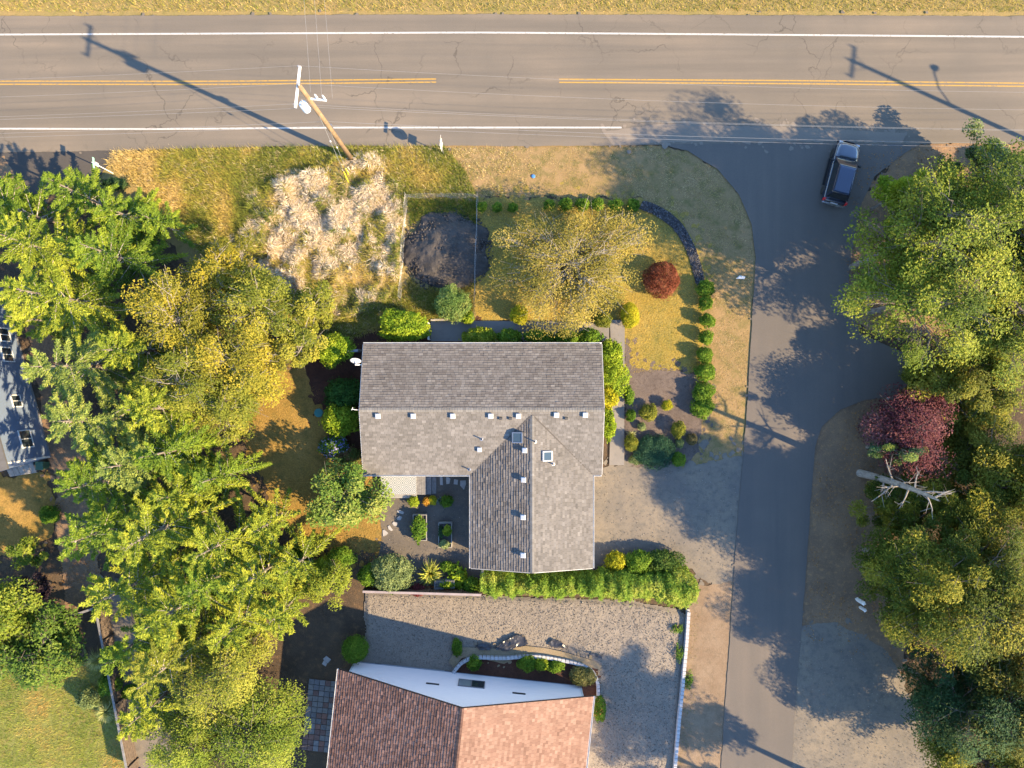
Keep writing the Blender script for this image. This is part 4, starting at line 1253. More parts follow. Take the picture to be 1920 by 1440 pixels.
    # gutters along both eaves
    for E, s in ((A, -1), (B, 1)):
        o = Vector((ex.x * s, ex.y * s, 0))
        a_ = Vector(E) + Vector((0, 0, 0.01)); b_ = a_ + Vector(bk)
        sec = [(0.0, 0.0), (0.0, -0.10), (0.10, -0.10), (0.12, 0.0), (0.105, 0.0), (0.09, -0.085), (0.012, -0.085), (0.012, 0.0)]
        V = [p + o * x + Vector((0, 0, zz)) for p in (a_, b_) for x, zz in sec]
        n = 8
        MB().add(V, [(i, (i + 1) % n, n + (i + 1) % n, n + i) for i in range(n)] + [tuple(range(n - 1, -1, -1)), tuple(range(n, 2 * n))]).build('gutter', M['white'], rf)
    # paved patio on its west side: every paver a piece
    pat = thing('paver_patio', 'patio of grey and red square pavers beside the lilac house', 'patio', (0, 0, 0))
    org = P(592, 1278)
    cols = [(0.22, 0.22, 0.23), (0.28, 0.27, 0.26), (0.33, 0.18, 0.14), (0.24, 0.15, 0.13), (0.30, 0.29, 0.29)]
    pm = [mat_plain('paver_%s' % 'abcde'[i], c_, 0.85, 0, 0.15, 4, bump=0.3) for i, c_ in enumerate(cols)]
    shared = {}
    rg = random.Random(3)
    for i in range(7):
        for j in range(13):
            k = rg.randrange(5) if j > 5 else rg.choice([0, 0, 1, 4, 1, 3])
            p = org + ex * (i * 0.42 - 0.3) + back * (j * 0.42)
            if k not in shared:
                m_ = MB().box(-0.195, 0.195, -0.195, 0.195, 0.0, 0.055).mesh('paver', 0.012); m_.materials.append(pm[k]); shared[k] = m_
            o = obj('paver', shared[k], None, pat, (p.x, p.y, 0.02 + rg.random() * 0.012))
            o.rotation_euler = (0, 0, math.atan2(ex.y, ex.x) + rg.uniform(-0.03, 0.03))
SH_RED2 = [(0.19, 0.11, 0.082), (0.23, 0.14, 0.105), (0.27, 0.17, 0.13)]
lilac_house()

# ================================================================== BLUE HOUSE (left edge)
def blue_house():
    S0 = P(97, 857); N0 = P(15, 570)
    d = (N0 - S0).normalized()
    out = Vector((d.y, -d.x, 0))
    if out.x < 0: out = -out
    N1 = S0 + d * 13.5
    D = 9.0; Ht = 5.2
    root = thing('clapboard_house', 'slate blue sided house with white framed windows at the left edge', 'house', (0, 0, 0))
    blue = mat_siding('blue_siding', (0.13, 0.17, 0.24))
    q = [S0, N1, N1 - out * D, S0 - out * D]
    MB().prism([(p.x, p.y) for p in q], 0, Ht).build('wall', blue, root)
    z = 0.22; k = 0
    while z < Ht - 0.1:
        z1 = z + 0.19
        a = S0 + out * 0.022; b = N1 + out * 0.022; c = N1 + out * 0.004; e = S0 + out * 0.004
        MB().add([(a.x, a.y, z), (b.x, b.y, z), (c.x, c.y, z1), (e.x, e.y, z1), (S0.x, S0.y, z), (N1.x, N1.y, z)], [(0, 1, 2, 3), (4, 5, 1, 0)]).build('siding_board', blue, root)
        z = z1
    # foundation strip
    def band(a0, a1, z0, z1, t, name, mat):
        pts = [S0 + d * a0, S0 + d * a1, S0 + d * a1 + out * t, S0 + d * a0 + out * t]
        MB().prism([(p.x, p.y) for p in pts], z0, z1).build(name, mat, root)
    band(0, 13.5, 0.0, 0.2, 0.03, 'foundation', mat_plain('blue_house_foundation', (0.3, 0.3, 0.31), 0.8))
    band(-0.02, 0.12, 0.21, Ht, 0.035, 'corner_board', M['white'])
    # windows where the pixels show them
    def wall_at(px, py):
        best = None
        for z in np.linspace(0, 5, 201):
            p = P(px, py, z); v = Vector((p.x, p.y, 0)) - S0
            o = abs(v.dot(out))
            if best is None or o < best[0]: best = (o, v.dot(d), z)
        return best[1], best[2]
    for px, py, w_, h_ in ((48, 823, 1.35, 1.25), (30, 752, 0.95, 1.0), (13, 665, 1.15, 1.1), (7, 628, 1.1, 1.1)):
        a, z = wall_at(px, py)
        p = S0 + d * a + out * 0.03
        wall_window(root, p.x, p.y, z - h_ / 2, w_, h_, (out.x, out.y))
    # roof just outside the frame
    Rp = [S0 + out * 0.4 - d * 0.4, N1 + out * 0.4 + d * 0.4, N1 - out * (D + 0.4) + d * 0.4, S0 - out * (D + 0.4) - d * 0.4]
    rm = [(Rp[0] + Rp[3]) / 2, (Rp[1] + Rp[2]) / 2]
    V = [(*Rp[0][:2], Ht), (*Rp[1][:2], Ht), (*rm[1][:2], Ht + 1.9), (*rm[0][:2], Ht + 1.9), (*Rp[2][:2], Ht), (*Rp[3][:2], Ht)]
    V += [(x, y, zz - 0.15) for x, y, zz in V]
    MB().add(V, [(0, 1, 2, 3), (3, 2, 4, 5), (9, 8, 7, 6), (11, 10, 8, 9), (0, 6, 7, 1), (5, 4, 10, 11), (0, 3, 9, 6), (3, 5, 11, 9), (1, 7, 8, 2), (2, 8, 10, 4)]).build('roof', mat_plain('blue_house_roof', (0.12, 0.12, 0.125), 0.9), root)
    # landing slab
    lp = [P(18, 880), P(66, 866), P(75, 885), P(24, 893)]
    st = thing('porch_landing', 'pale grey landing with planked top below the blue house', 'landing', (0, 0, 0))
    c = sum(lp, Vector()) / 4
    MB().prism([(p.x, p.y) for p in lp][::-1], 0.0, 0.28).build('slab', M['concrete'], st)
    for i in range(5):
        a = lp[0].lerp(lp[1], (i + 0.04) / 5); b = lp[0].lerp(lp[1], (i + 0.96) / 5); a2 = lp[3].lerp(lp[2], (i + 0.04) / 5); b2 = lp[3].lerp(lp[2], (i + 0.96) / 5)
        MB().prism([(p.x, p.y) for p in (a2, b2, b, a)], 0.283, 0.32).build('plank', M['wood_pale'], st)
    bn = thing('wheelie_bin', 'small green bin beside the landing of the blue house', 'bin', P(88, 871))
    gm = mat_plain('green_plastic', (0.06, 0.16, 0.10), 0.5)
    MB().add([(-0.2, -0.22, 0), (0.2, -0.22, 0), (0.2, 0.22, 0), (-0.2, 0.22, 0), (-0.26, -0.28, 0.8), (0.26, -0.28, 0.8), (0.26, 0.28, 0.8), (-0.26, 0.28, 0.8)],
             [(3, 2, 1, 0), (4, 5, 6, 7), (0, 1, 5, 4), (1, 2, 6, 5), (2, 3, 7, 6), (3, 0, 4, 7)]).build('body', gm, bn)
    MB().box(-0.29, 0.29, -0.32, 0.32, 0.802, 0.87).build('lid', gm, bn, bevel=0.02)
M['wood_pale'] = mat_plain('pale_planks', (0.42, 0.40, 0.36), 0.8, 0, 0.15, 5, bump=0.3)
blue_house()

# ================================================================== FENCES AND WALLS
def board_fence(name, label, A, B, h, bw, mat, cap, capmat, cat='fence', gap=0.008):
    A = Vector(A); B = Vector(B); L = (B - A).length; d = (B - A).normalized()
    root = thing(name, label, cat, A, math.atan2(d.y, d.x))
    n = int(L / (bw + gap))
    me = MB().box(0, bw, -0.011, 0.011, 0.03, h - 0.05).mesh('board'); me.materials.append(mat)
    for i in range(n):
        o = obj('board', me, None, root, (i * (bw + gap), 0, RNG.uniform(-0.012, 0.004)))
    k = 0
    while k <= int(L / 2.4) + 1:
        x = min(L, k * 2.4)
        MB().box(x - 0.05, x + 0.05, 0.055, 0.145, 0, h - 0.055).build('post', mat, root)
        k += 1
        if x >= L: break
    for z in (0.35, h - 0.35):
        MB().box(0, L, 0.014, 0.052, z, z + 0.09).build('rail', mat, root)
    if cap: MB().box(-0.02, L + 0.02, -0.045, 0.12, h - 0.045, h).build('cap_rail', capmat, root)
    return root
board_fence('board_fence', 'brown board fence with pale cap above the neighbouring gravel', P(690, 1097), P(904, 1103), 1.8, 0.145, M['wood_brown'], True, mat_plain('pale_cap', (0.42, 0.35, 0.34), 0.7))
board_fence('garden_gate', 'narrow grey gate panel between house corner and hedge', P(905, 1060), P(905, 1092), 1.5, 0.13, M['wood_grey'], True, M['wood_pale'], 'gate')
board_fence('side_fence', 'grey board fence joining the west wall of the house to the trees', P(570, 668), P(680, 660), 1.7, 0.145, M['wood_grey'], True, mat_plain('bluegrey_cap', (0.34, 0.36, 0.40), 0.7))

board_fence('drive_fence', 'long weathered brown fence along the dark drive in the bottom left', P(202, 1131), P(262, 1440), 1.6, 0.145, mat_plain('old_brown_boards', (0.17, 0.13, 0.10), 0.9, 0, 0.35, 5, bump=0.4), True, M['wood_grey'])
board_fence('drive_fence', 'short weathered fence running west from the drive fence corner', P(158, 1143), P(200, 1129), 1.6, 0.145, bpy.data.materials['old_brown_boards'], True, M['wood_grey'])

def railing():
    A = P(806, 608); B = P(806, 637)
    r = thing('porch_railing', 'short white railing at the west end of the shaded front walk', 'railing', A, math.atan2((B - A).y, (B - A).x))
    L = (B - A).length
    for x in (0, L): MB().box(x - 0.045, x + 0.045, -0.045, 0.045, 0, 0.98).build('post', M['white'], r)
    MB().box(-0.06, L + 0.06, -0.05, 0.05, 0.981, 1.03).build('handrail', M['white'], r)
    MB().box(0.047, L - 0.047, -0.02, 0.02, 0.12, 0.17).build('bottom_rail', M['white'], r)
    me = MB().box(-0.018, 0.018, -0.018, 0.018, 0.172, 0.979).mesh('baluster'); me.materials.append(M['white'])
    k = 0.12
    while k < L - 0.08: obj('baluster', me, None, r, (k, 0, 0)); k += 0.12
railing()
tag(MB().tube([P(808, 600) + Vector((0, 0, 0.08)), P(850, 599) + Vector((0, 0, 0.09)), P(886, 600) + Vector((0, 0, 0.08))], 0.09, 8).build('timber_edging', mat_plain('pale_edging', (0.5, 0.47, 0.42), 0.8)), 'pale timber edging between the wire fence and the front walk', 'edging')

def wire_fence():
    pts = [P(752, 560), P(757, 465), P(764, 372), P(830, 371), P(896, 372), P(893, 480), P(889, 600)]
    r = thing('wire_fence', 'flimsy wire netting fence around the black soil heap', 'fence', (0, 0, 0))
    h = 1.35
    for p in pts:
        MB().tube([(p.x, p.y, 0), (p.x + RNG.normal(0, .03), p.y + RNG.normal(0, .03), h + 0.08)], 0.02, 6).build('post', M['wood_grey'], r)
    P2 = []; 
    paths = []
    for a, b in zip(pts[:-1], pts[1:]):
        n = 26
        for z in np.arange(0.05, h + 0.01, 0.13):
            t = np.linspace(0, 1, n)[:, None]
            q = np.array(a)[None] * (1 - t) + np.array(b)[None] * t
            q[:, 2] = z - 0.10 * np.sin(np.pi * t[:, 0]) * z / h + RNG.normal(0, 0.008, n)
            q[:, 0] += 0.04 * np.sin(t[:, 0] * 9 + z * 3); q[:, 1] += 0.04 * np.cos(t[:, 0] * 7 + z * 2)
            paths.append(q)
        for k in range(n * 2):
            t = (k + 0.5) / (n * 2)
            c = np.array(a) * (1 - t) + np.array(b) * t
            zz = np.linspace(0.05, h - 0.10 * math.sin(math.pi * t), n)
            q = np.stack([c[0] + 0.04 * np.sin(t * 9 + zz * 3), c[1] + 0.04 * np.cos(t * 7 + zz * 2), zz], -1)
            paths.append(q)
    V, F = tubes(np.array(paths), np.full((len(paths), 26), 0.0022), 3)
    o = obj('netting', mesh_np('netting', V, [F]), M['metal'], r); o['kind'] = 'stuff'
wire_fence()

def block_wall(name, label, px, h, blk=0.30, depth=0.24, cat='retaining wall', col=(0.62, 0.62, 0.64)):
    """a row of pale split-face blocks along a path, every block a piece; two courses"""
    c = [P(x, y) for x, y in px]
    # resample evenly
    pts = np.array([p[:2] for p in c])
    seg = np.linalg.norm(np.diff(pts, axis=0), axis=1); s = np.concatenate([[0], np.cumsum(seg)])
    r = thing(name, label, cat, (0, 0, 0))
    mt = mat_plain(name + '_block', col, 0.85, 0, 0.12, 5, bump=0.4)
    n = int(s[-1] / blk)
    mes = []
    for q in range(3):
        m_ = MB().add([(-blk * 0.48, -depth / 2, 0), (blk * 0.48, -depth / 2, 0), (blk * (0.40 + 0.03 * q), depth / 2, 0), (-blk * 0.42, depth / 2, 0),
                       (-blk * 0.48, -depth / 2, h / 2 - 0.006), (blk * 0.48, -depth / 2, h / 2 - 0.006), (blk * (0.40 + 0.03 * q), depth / 2, h / 2 - 0.006), (-blk * 0.42, depth / 2, h / 2 - 0.006)],
                      [(3, 2, 1, 0), (4, 5, 6, 7), (0, 1, 5, 4), (1, 2, 6, 5), (2, 3, 7, 6), (3, 0, 4, 7)]).mesh('block', 0.012)
        m_.materials.append(mt); mes.append(m_)
    for k in range(n):
        for course in range(2):
            d = (k + 0.5 + 0.5 * course) * blk
            if d > s[-1]: continue
            x = np.interp(d, s, pts[:, 0]); y = np.interp(d, s, pts[:, 1])
            x2 = np.interp(d + 0.1, s, pts[:, 0]); y2 = np.interp(d + 0.1, s, pts[:, 1]); x1 = np.interp(d - 0.1, s, pts[:, 0]); y1 = np.interp(d - 0.1, s, pts[:, 1])
            o = obj('block', mes[(k + course) % 3], None, r, (x, y, course * h / 2))
            o.rotation_euler = (0, 0, math.atan2(y2 - y1, x2 - x1) + RNG.normal(0, 0.02))
    return r
def smooth(px): return dense(px, 6)
block_wall('block_wall', 'long low wall of pale blocks along the east edge of the gravel yard', [(1289, 1140), (1285, 1200), (1277, 1290), (1271, 1345), (1262, 1450)], 0.5)
block_wall('curved_block_wall', 'wavy low wall of pale blocks around the lilac house flower bed',
           smooth([(848, 1262), (852, 1240), (866, 1227), (890, 1223), (918, 1229), (945, 1237), (966, 1228), (985, 1223), (1020, 1225), (1055, 1236), (1090, 1240), (1118, 1244), (1126, 1256), (1124, 1285), (1120, 1305)]), 0.5)

sheet('flower_bed_soil', [(850, 1258), (866, 1230), (918, 1232), (945, 1239), (985, 1226), (1055, 1240), (1120, 1248), (1122, 1300), (1100, 1315), (1000, 1290), (850, 1275)], m_redmulch, 0.02, 30, 0.15, (0.04, 0.12), label='dark mulch of the flower bed beside the lilac house', z=0.24)
sheet('sand_bank', [(842, 1238), (850, 1222), (868, 1212), (900, 1211), (950, 1215), (985, 1209), (1030, 1214), (1070, 1224), (1110, 1236), (1128, 1246), (1122, 1252), (1085, 1244), (1050, 1238), (1010, 1228), (975, 1230), (945, 1242), (915, 1234), (885, 1228), (866, 1232), (852, 1250)], mat_ground('tan_sand', (0.34, 0.27, 0.17), (0.42, 0.33, 0.22), (0.22, 0.2, 0.1), 0.6, 3, 20, (0.55, 0.75), 0.6, 14, 0.04), 0.06, 40, 0.15, (0.04, 0.12), label='tan sand bank north of the wavy block wall', z=0.26)

def crumpled(name, label, px, h, seed):
    """a crumpled black plastic sheet poking out of the gravel"""
    poly = PP(px); lo = poly.min(0); hi = poly.max(0); c = (lo + hi) / 2
    st = 0.07
    nx = int((hi[0] - lo[0]) / st) + 2; ny = int((hi[1] - lo[1]) / st) + 2
    X, Y = np.meshgrid(lo[0] + np.arange(nx) * st, lo[1] + np.arange(ny) * st)
    ins = inpoly(X, Y, poly)
    f = np.abs(fbm(X * 2.2, Y * 2.2, seed, 3) - 0.5) * 2
    Z = 0.24 + h * (0.25 + 1.6 * (1 - f) * fbm(X * 1.3, Y * 1.3, seed + 4, 2)) * 0.6
    V = np.stack([X, Y, Z], -1).reshape(-1, 3)
    ii = np.arange(nx * ny).reshape(ny, nx)
    keep = ins[:-1, :-1] & ins[1:, 1:] & ins[1:, :-1] & ins[:-1, 1:]
    F = np.stack([ii[:-1, :-1], ii[:-1, 1:], ii[1:, 1:], ii[1:, :-1]], -1)[keep]
    o = obj(name, mesh_np(name, V, [F]), M['plastic'])
    md_ = o.modifiers.new('thickness', 'SOLIDIFY'); md_.thickness = 0.006
    tag(o, label, 'plastic sheet')
M['plastic'] = NT('black_plastic').set((0.03, 0.03, 0.035), 0.3, 0, 0.6)
crumpled('plastic_sheet', 'large crumpled black plastic sheet at the gravel edge', [(925, 1214), (940, 1200), (968, 1186), (985, 1190), (992, 1205), (970, 1210), (950, 1218)], 0.30, 41)
crumpled('plastic_sheet', 'middle piece of torn black plastic sheet on the gravel edge', [(1026, 1202), (1036, 1194), (1056, 1202), (1068, 1212), (1045, 1213), (1030, 1210)], 0.25, 43)
crumpled('plastic_sheet', 'small frayed black plastic piece nearest the wall corner', [(1095, 1222), (1108, 1220), (1128, 1226), (1130, 1234), (1112, 1228)], 0.2, 47)
crumpled('plastic_sheet', 'shaded black plastic sheet at the west end of the sand bank', [(890, 1208), (906, 1200), (925, 1208), (920, 1216), (900, 1217)], 0.25, 49)

# ================================================================== COURTYARD
def stone(px, label=None, mat=None, name='stepping_stone', z=0.03, group=None, t=0.05):
    pts = [P(x, y) for x, y in px]
    c = sum(pts, Vector()) / len(pts)
    loc = [(p.x - c.x, p.y - c.y) for p in pts]
    a = sum(loc[i][0] * loc[(i + 1) % len(loc)][1] - loc[(i + 1) % len(loc)][0] * loc[i][1] for i in range(len(loc)))
    if a < 0: loc = loc[::-1]
    o = MB().prism(loc, 0, t).build(name, mat or M['flag'], None, (c.x, c.y, z), bevel=0.012)
    tag(o, label, 'stepping stone', group)
M['flag'] = mat_plain('flagstone', (0.50, 0.48, 0.46), 0.85, 0, 0.12, 4, bump=0.4)
Z4 = lambda pts: [(580 + x * 340 / 1749, 860 + y * 280 / 1440) for x, y in pts]
G1 = 'stepping stones in the courtyard'
for lab, p in (('longest stepping stone, next to the deck steps', [(1258, 172), (1285, 170), (1290, 255), (1262, 250)]),
               ('second stepping stone from the deck steps', [(1318, 178), (1345, 175), (1362, 195), (1352, 240), (1322, 245)]),
               ('third stepping stone from the deck steps, nearly square', [(1398, 195), (1436, 203), (1430, 250), (1392, 244)]),
               ('pointed stepping stone nearest the wing of the house', [(1455, 210), (1510, 208), (1512, 245), (1492, 300), (1455, 258)]),
               ('topmost of five white stepping stones across the sunny gravel', [(845, 498), (880, 492), (915, 515), (905, 535), (855, 520)]),
               ('second of five white stepping stones, below the topmost', [(842, 572), (870, 548), (897, 560), (880, 592), (850, 590)]),
               ('middle one of five white stepping stones on the gravel', [(800, 622), (812, 605), (855, 615), (840, 650), (815, 645)]),
               ('fourth of five white stepping stones, a triangle', [(757, 650), (775, 640), (808, 690), (790, 695), (765, 680)]),
               ('lowest and leftmost of five white stepping stones', [(707, 690), (722, 682), (762, 715), (745, 735), (712, 748)])):
    stone(Z4(p), lab, group=G1)
stone([(606, 1235), (612, 1229), (621, 1236), (615, 1243)], 'right one of two pale stones in the dark yard by the round bush', name='paving_stone')
stone([(604, 1244), (608, 1237), (614, 1243), (611, 1249)], 'left one of two pale stones in the dark yard by the round bush', name='paving_stone')

def deck():
    r = thing('deck', 'low grey wooden deck with broad steps against the courtyard wall', 'deck', (0, 0, 0))
    x0 = P(716, 900).x; x1 = P(783, 900).x; y0 = P(750, 932).y; y1 = P(750, 880).y
    n = 13; w_ = (y1 - y0) / n
    me = MB().box(0, x1 - x0, 0.004, w_ - 0.004, 0, 0.035).mesh('plank'); me.materials.append(M['wood_pale'])
    for i in range(n): obj('plank', me, None, r, (x0, y0 + i * w_, 0.45))
    MB().box(x0 + 0.05, x1 - 0.05, y0 + 0.05, y1, 0.05, 0.446).build('frame', M['wood_grey'], r)
    # steps on the east side: each tread two planks
    xs = x1
    for k, (ww, z) in enumerate(((0.72, 0.42), (0.36, 0.28), (0.36, 0.14))):
        for j in range(int(ww / 0.17) or 1):
            a = xs + j * 0.18
            MB().box(a + 0.004, a + 0.172, y0 + 0.25, y1, z - 0.035, z).build('tread_plank', M['wood_grey'], r)
        MB().box(xs + 0.01, xs + ww - 0.02, y0 + 0.27, y1, 0.02, z - 0.04).build('riser', M['wood_grey'], r)
        xs += ww
    # patterned outdoor rug lying on it
    t = NT('rug_weave'); v = t.pos((1, 1, 1), True)
    vo = t.n('TexVoronoi', feature='F1', distance='MANHATTAN'); vo.inputs['Scale'].default_value = 1.7; vo.inputs['Randomness'].default_value = 0.0
    t.l(v, vo.inputs['Vector'])
    wv = t.n('Math', operation='SINE'); ml = t.n('Math', operation='MULTIPLY'); ml.inputs[1].default_value = 26.0
    t.l(vo.outputs['Distance'], ml.inputs[0]); t.l(ml.outputs[0], wv.inputs[0])
    c = t.mix(t.ramp(wv.outputs[0], 0.1, 0.5), (0.40, 0.40, 0.39), (0.09, 0.125, 0.14))
    rug = MB().box(-(x1 - x0) / 2 + 0.03, (x1 - x0) / 2 - 0.03, -0.85, 0.85, 0, 0.012).build('outdoor_rug', t.set(c, 0.9), None, ((x0 + x1) / 2, (y0 + y1) / 2 + 0.1, 0.488))
    tag(rug, 'white outdoor rug with grey lattice pattern on the deck', 'rug')
deck()

def raised_bed(px, label, plants):
    (xa, ya), (xb, yb) = px
    p0 = P(xa, yb, 0.6); p1 = P(xb, ya, 0.6)
    r = thing('raised_bed', label, 'planter', ((p0.x + p1.x) / 2, (p0.y + p1.y) / 2, 0))
    w_ = (p1.x - p0.x) / 2; l_ = (p1.y - p0.y) / 2
    wm = M['wood_pale']
    for a in ((-w_, w_, -l_, -l_ + 0.05), (-w_, w_, l_ - 0.05, l_), (-w_, -w_ + 0.05, -l_ + 0.052, l_ - 0.052), (w_ - 0.05, w_, -l_ + 0.052, l_ - 0.052)):
        for k in range(3): MB().box(*a, 0.01 + k * 0.2, 0.205 + k * 0.2).build('plank', wm, r)
    MB().box(-w_ + 0.052, w_ - 0.052, -l_ + 0.055, l_ - 0.055, 0.02, 0.50).build('soil', m_soil, r)
raised_bed(((774, 965), (800, 1014)), 'raised wooden bed crammed with leafy greens', None)
raised_bed(((822, 980), (847, 1027)), 'half empty raised wooden bed nearest the wing of the house', None)

def lattice_box(px, py, sx, sy, label):
    c = P(px, py, 1.0)
    r = thing('lattice_planter', label, 'planter', (c.x, c.y, 0))
    for a in ((-sx, sx, -sy, -sy + 0.03), (-sx, sx, sy - 0.03, sy), (-sx, -sx + 0.03, -sy + 0.03, sy - 0.03), (sx - 0.03, sx, -sy + 0.03, sy - 0.03)):
        MB().box(*a, 0, 0.95).build('side_panel', M['wood_grey'], r)
    for i in range(5):
        t = -sx + 0.05 + i * (2 * sx - 0.12) / 4
        MB().box(t, t + 0.035, -sy, sy, 0.952, 0.972).build('slat', M['wood_grey'], r)
        t = -sy + 0.05 + i * (2 * sy - 0.12) / 4
        MB().box(-sx, sx, t, t + 0.035, 0.974, 0.992).build('slat', M['wood_grey'], r)
lattice_box(823, 1098, 0.36, 0.30, 'left one of two grey lattice topped planter boxes by the board fence')
lattice_box(843, 1096, 0.36, 0.30, 'right one of two grey lattice topped planter boxes by the board fence')

# ================================================================== TREES
GW = 'conifers and birches west of the grey roofed house'
W = [
 # px, py, height, radius, palette, label
 (120, 425, 9.0, 3.4, SPRUCE, 'dark spruce nearest the left entrance of the main road'),
 (52, 400, 8.0, 2.8, SPRUCE, 'green spruce cut by the left edge below the entrance'),
 (215, 395, 7.5, 2.6, SPRUCE, 'slender spruce just below the small road sign'),
 (285, 425, 7.0, 2.6, SPRUCE, 'spruce with long shoots at the west edge of the field'),
 (345, 440, 6.0, 2.0, SPRUCE, 'smallest spruce beside the pale straw mounds'),
 (195, 500, 11.0, 3.8, SPRUCE_Y, 'big yellow green spruce in the upper left tree belt'),
 (222, 580, 11.5, 3.8, SPRUCE_Y, 'tall spruce whose top leans over the blue house'),
 (238, 688, 10.5, 3.5, SPRUCE_B, 'grey green spruce opposite the blue house windows'),
 (290, 505, 9.5, 3.0, SPRUCE, 'shaded spruce between the big spruce and the birches'),
 (270, 780, 10.5, 3.6, SPRUCE_B, 'pale spruce with twiggy tip beside the blue house wall'),
 (375, 760, 10.0, 3.4, SPRUCE_Y, 'bright spruce left of the golden mossy lawn'),
 (395, 830, 10.0, 3.0, SPRUCE, 'dark pointed spruce at the lawn edge, upper one'),
 (345, 850, 10.0, 3.2, SPRUCE_B, 'slim spruce in the middle of the left tree belt'),
 (455, 880, 7.5, 2.4, SPRUCE, 'slender spruce touching the golden lawn'),
 (280, 965, 10.0, 3.3, SPRUCE, 'spruce above the corner of the drive fence'),
 (385, 955, 11.5, 3.7, SPRUCE_Y, 'tall yellow green spruce in the lower left belt'),
 (478, 985, 9.5, 3.2, SPRUCE_Y, 'spruce with pale bare limbs south of the golden lawn'),
 (330, 1055, 10.5, 3.4, SPRUCE_Y, 'spruce hanging over the fenced drive'),
 (425, 1080, 11.5, 3.8, SPRUCE_Y, 'bright spruce at the centre of the lower left belt'),
 (530, 1045, 9.0, 3.0, SPRUCE_Y, 'spruce reaching toward the courtyard shrubs'),
 (400, 1180, 10.5, 3.6, [(0.10, 0.13, 0.02), (0.20, 0.22, 0.03), (0.34, 0.32, 0.05)], 'yellowest spruce beside the dark fenced drive'),
]
W += [
 (410, 900, 9.0, 3.0, SPRUCE_Y, 'spruce beside the bottom of the golden lawn, between two taller ones'),
 (590, 1030, 6.5, 2.4, SPRUCE_Y, 'low spruce reaching closest to the courtyard'),
 (150, 610, 7.5, 2.3, SPRUCE_Y, 'spruce nearest the north end of the blue house wall'),
 (470, 1040, 10.0, 3.2, SPRUCE, 'darker green spruce amid the lower left belt'),
 (330, 660, 9.0, 3.0, SPRUCE_Y, 'yellow green spruce wedged between birches and grey spruce'),
 (265, 885, 9.0, 3.2, SPRUCE, 'dark spruce above the brown leaf littered path'),
 (540, 960, 6.5, 2.2, SPRUCE_Y, 'small spruce tip at the bottom of the golden lawn'),
 (500, 1120, 9.0, 3.0, SPRUCE_Y, 'spruce left of the dark yard of the lilac house'),
 (330, 1150, 9.0, 2.8, SPRUCE, 'spruce between drive fence and yellowest spruce'),
 (565, 1110, 7.0, 2.6, SPRUCE_Y, 'spruce at the edge of the dark yard by the board fence'),
 (345, 1270, 8.0, 2.8, SPRUCE_Y, 'spruce drooping over the lower end of the dark drive'),
]
for i, (x, y, h, R, pal, lab) in enumerate(W):
    spruce(x, y, h, R, pal, lab, 100 + i, group=GW)

B = [
 (470, 520, 7.0, 2.6, BIRCH, 'yellow birch beside the pale straw mounds', (470, 520)),
 (415, 610, 9.0, 3.4, BIRCH, 'golden birch in the middle of the left tree belt', None),
 (530, 590, 8.0, 2.9, OLIVE, 'olive birch with white limbs above the side fence', None),
 (505, 680, 8.5, 3.4, BIRCH, 'wide golden birch left of the side fence', None),
 (425, 705, 9.0, 3.0, OLIVE, 'birch between the golden birches and the mossy lawn', None),
 (608, 590, 6.0, 2.2, OLIVE, 'small grey green birch nearest the front corner of the house', None),
]
B.append((470, 755, 7.5, 2.8, OLIVE, 'olive birch overhanging the left edge of the golden lawn', None))
B.append((590, 655, 6.0, 2.0, OLIVE, 'small olive birch nearest the side fence', None))
for i, (x, y, h, R, pal, lab, _) in enumerate(B):
    broadleaf(x, y, h, R, pal, lab, 200 + i, name='birch_tree', n=int(1900 * R * R), leaf=(0.14, 0.09), K=int(8 * R * R), bark='bark_pale', cat='birch tree', group=GW, gap=0.33, sig=0.13, twigs=1.4)

GE = 'broadleaf trees and pines east of the side road'
PLUMY = [(0.06, 0.08, 0.014), (0.16, 0.17, 0.024), (0.33, 0.29, 0.04)]
E = [
 # px, py, h, R, pal, label, kw
 (1612, 500, 12.5, 4.5, ALDER, 'forked alder leaning over the junction behind the parked car', dict(off=(1.0, 0.6), trunk_r=0.34, stems=2, n=21000, gap=0.50, sig=0.09, crown_z=0.70, crown_h=0.30)),
 (1705, 430, 9.0, 3.8, ALDER, 'alder at the bank nearest the main road', dict(n=22000, gap=0.47, sig=0.10)),
 (1642, 585, 12.0, 4.6, ALDER, 'alder overhanging the mouth of the paved drive', dict(n=27000, gap=0.47, sig=0.095, crown_z=0.68, crown_h=0.32)),
 (1760, 480, 13.0, 4.6, ALDER, 'tallest alder deep in the upper right grove', dict()),
 (1800, 345, 5.0, 2.6, GREY_G, 'pale leaved tree at the top right edge of the grove', dict(leaf=(0.2, 0.13))),
 (1850, 440, 9.0, 4.0, GREY_G, 'silvery tree against the right edge of the photograph', dict(leaf=(0.18, 0.12))),
 (1800, 600, 9.5, 4.2, ALDER, 'alder beside the right edge above the paved drive', dict()),
 (1648, 392, 6.0, 2.0, LIME, 'small bright sapling beside the parked car', dict()),
 (1745, 735, 6.0, 3.0, PLUMY, 'yellow green bushy tree behind the purple plum', dict(crown_z=0.5, crown_h=0.5)),
 (1820, 720, 6.0, 3.2, OLIVE, 'olive thicket tree with bare twigs at the right edge', dict(crown_z=0.5, crown_h=0.5)),
 (1800, 830, 6.0, 3.2, PLUMY, 'yellow green thicket tree below the purple plum', dict(crown_z=0.5, crown_h=0.5)),
 (1860, 905, 7.5, 3.6, OLIVE, 'olive tree at the right edge beside the dead snag', dict(crown_z=0.5, crown_h=0.5)),
]
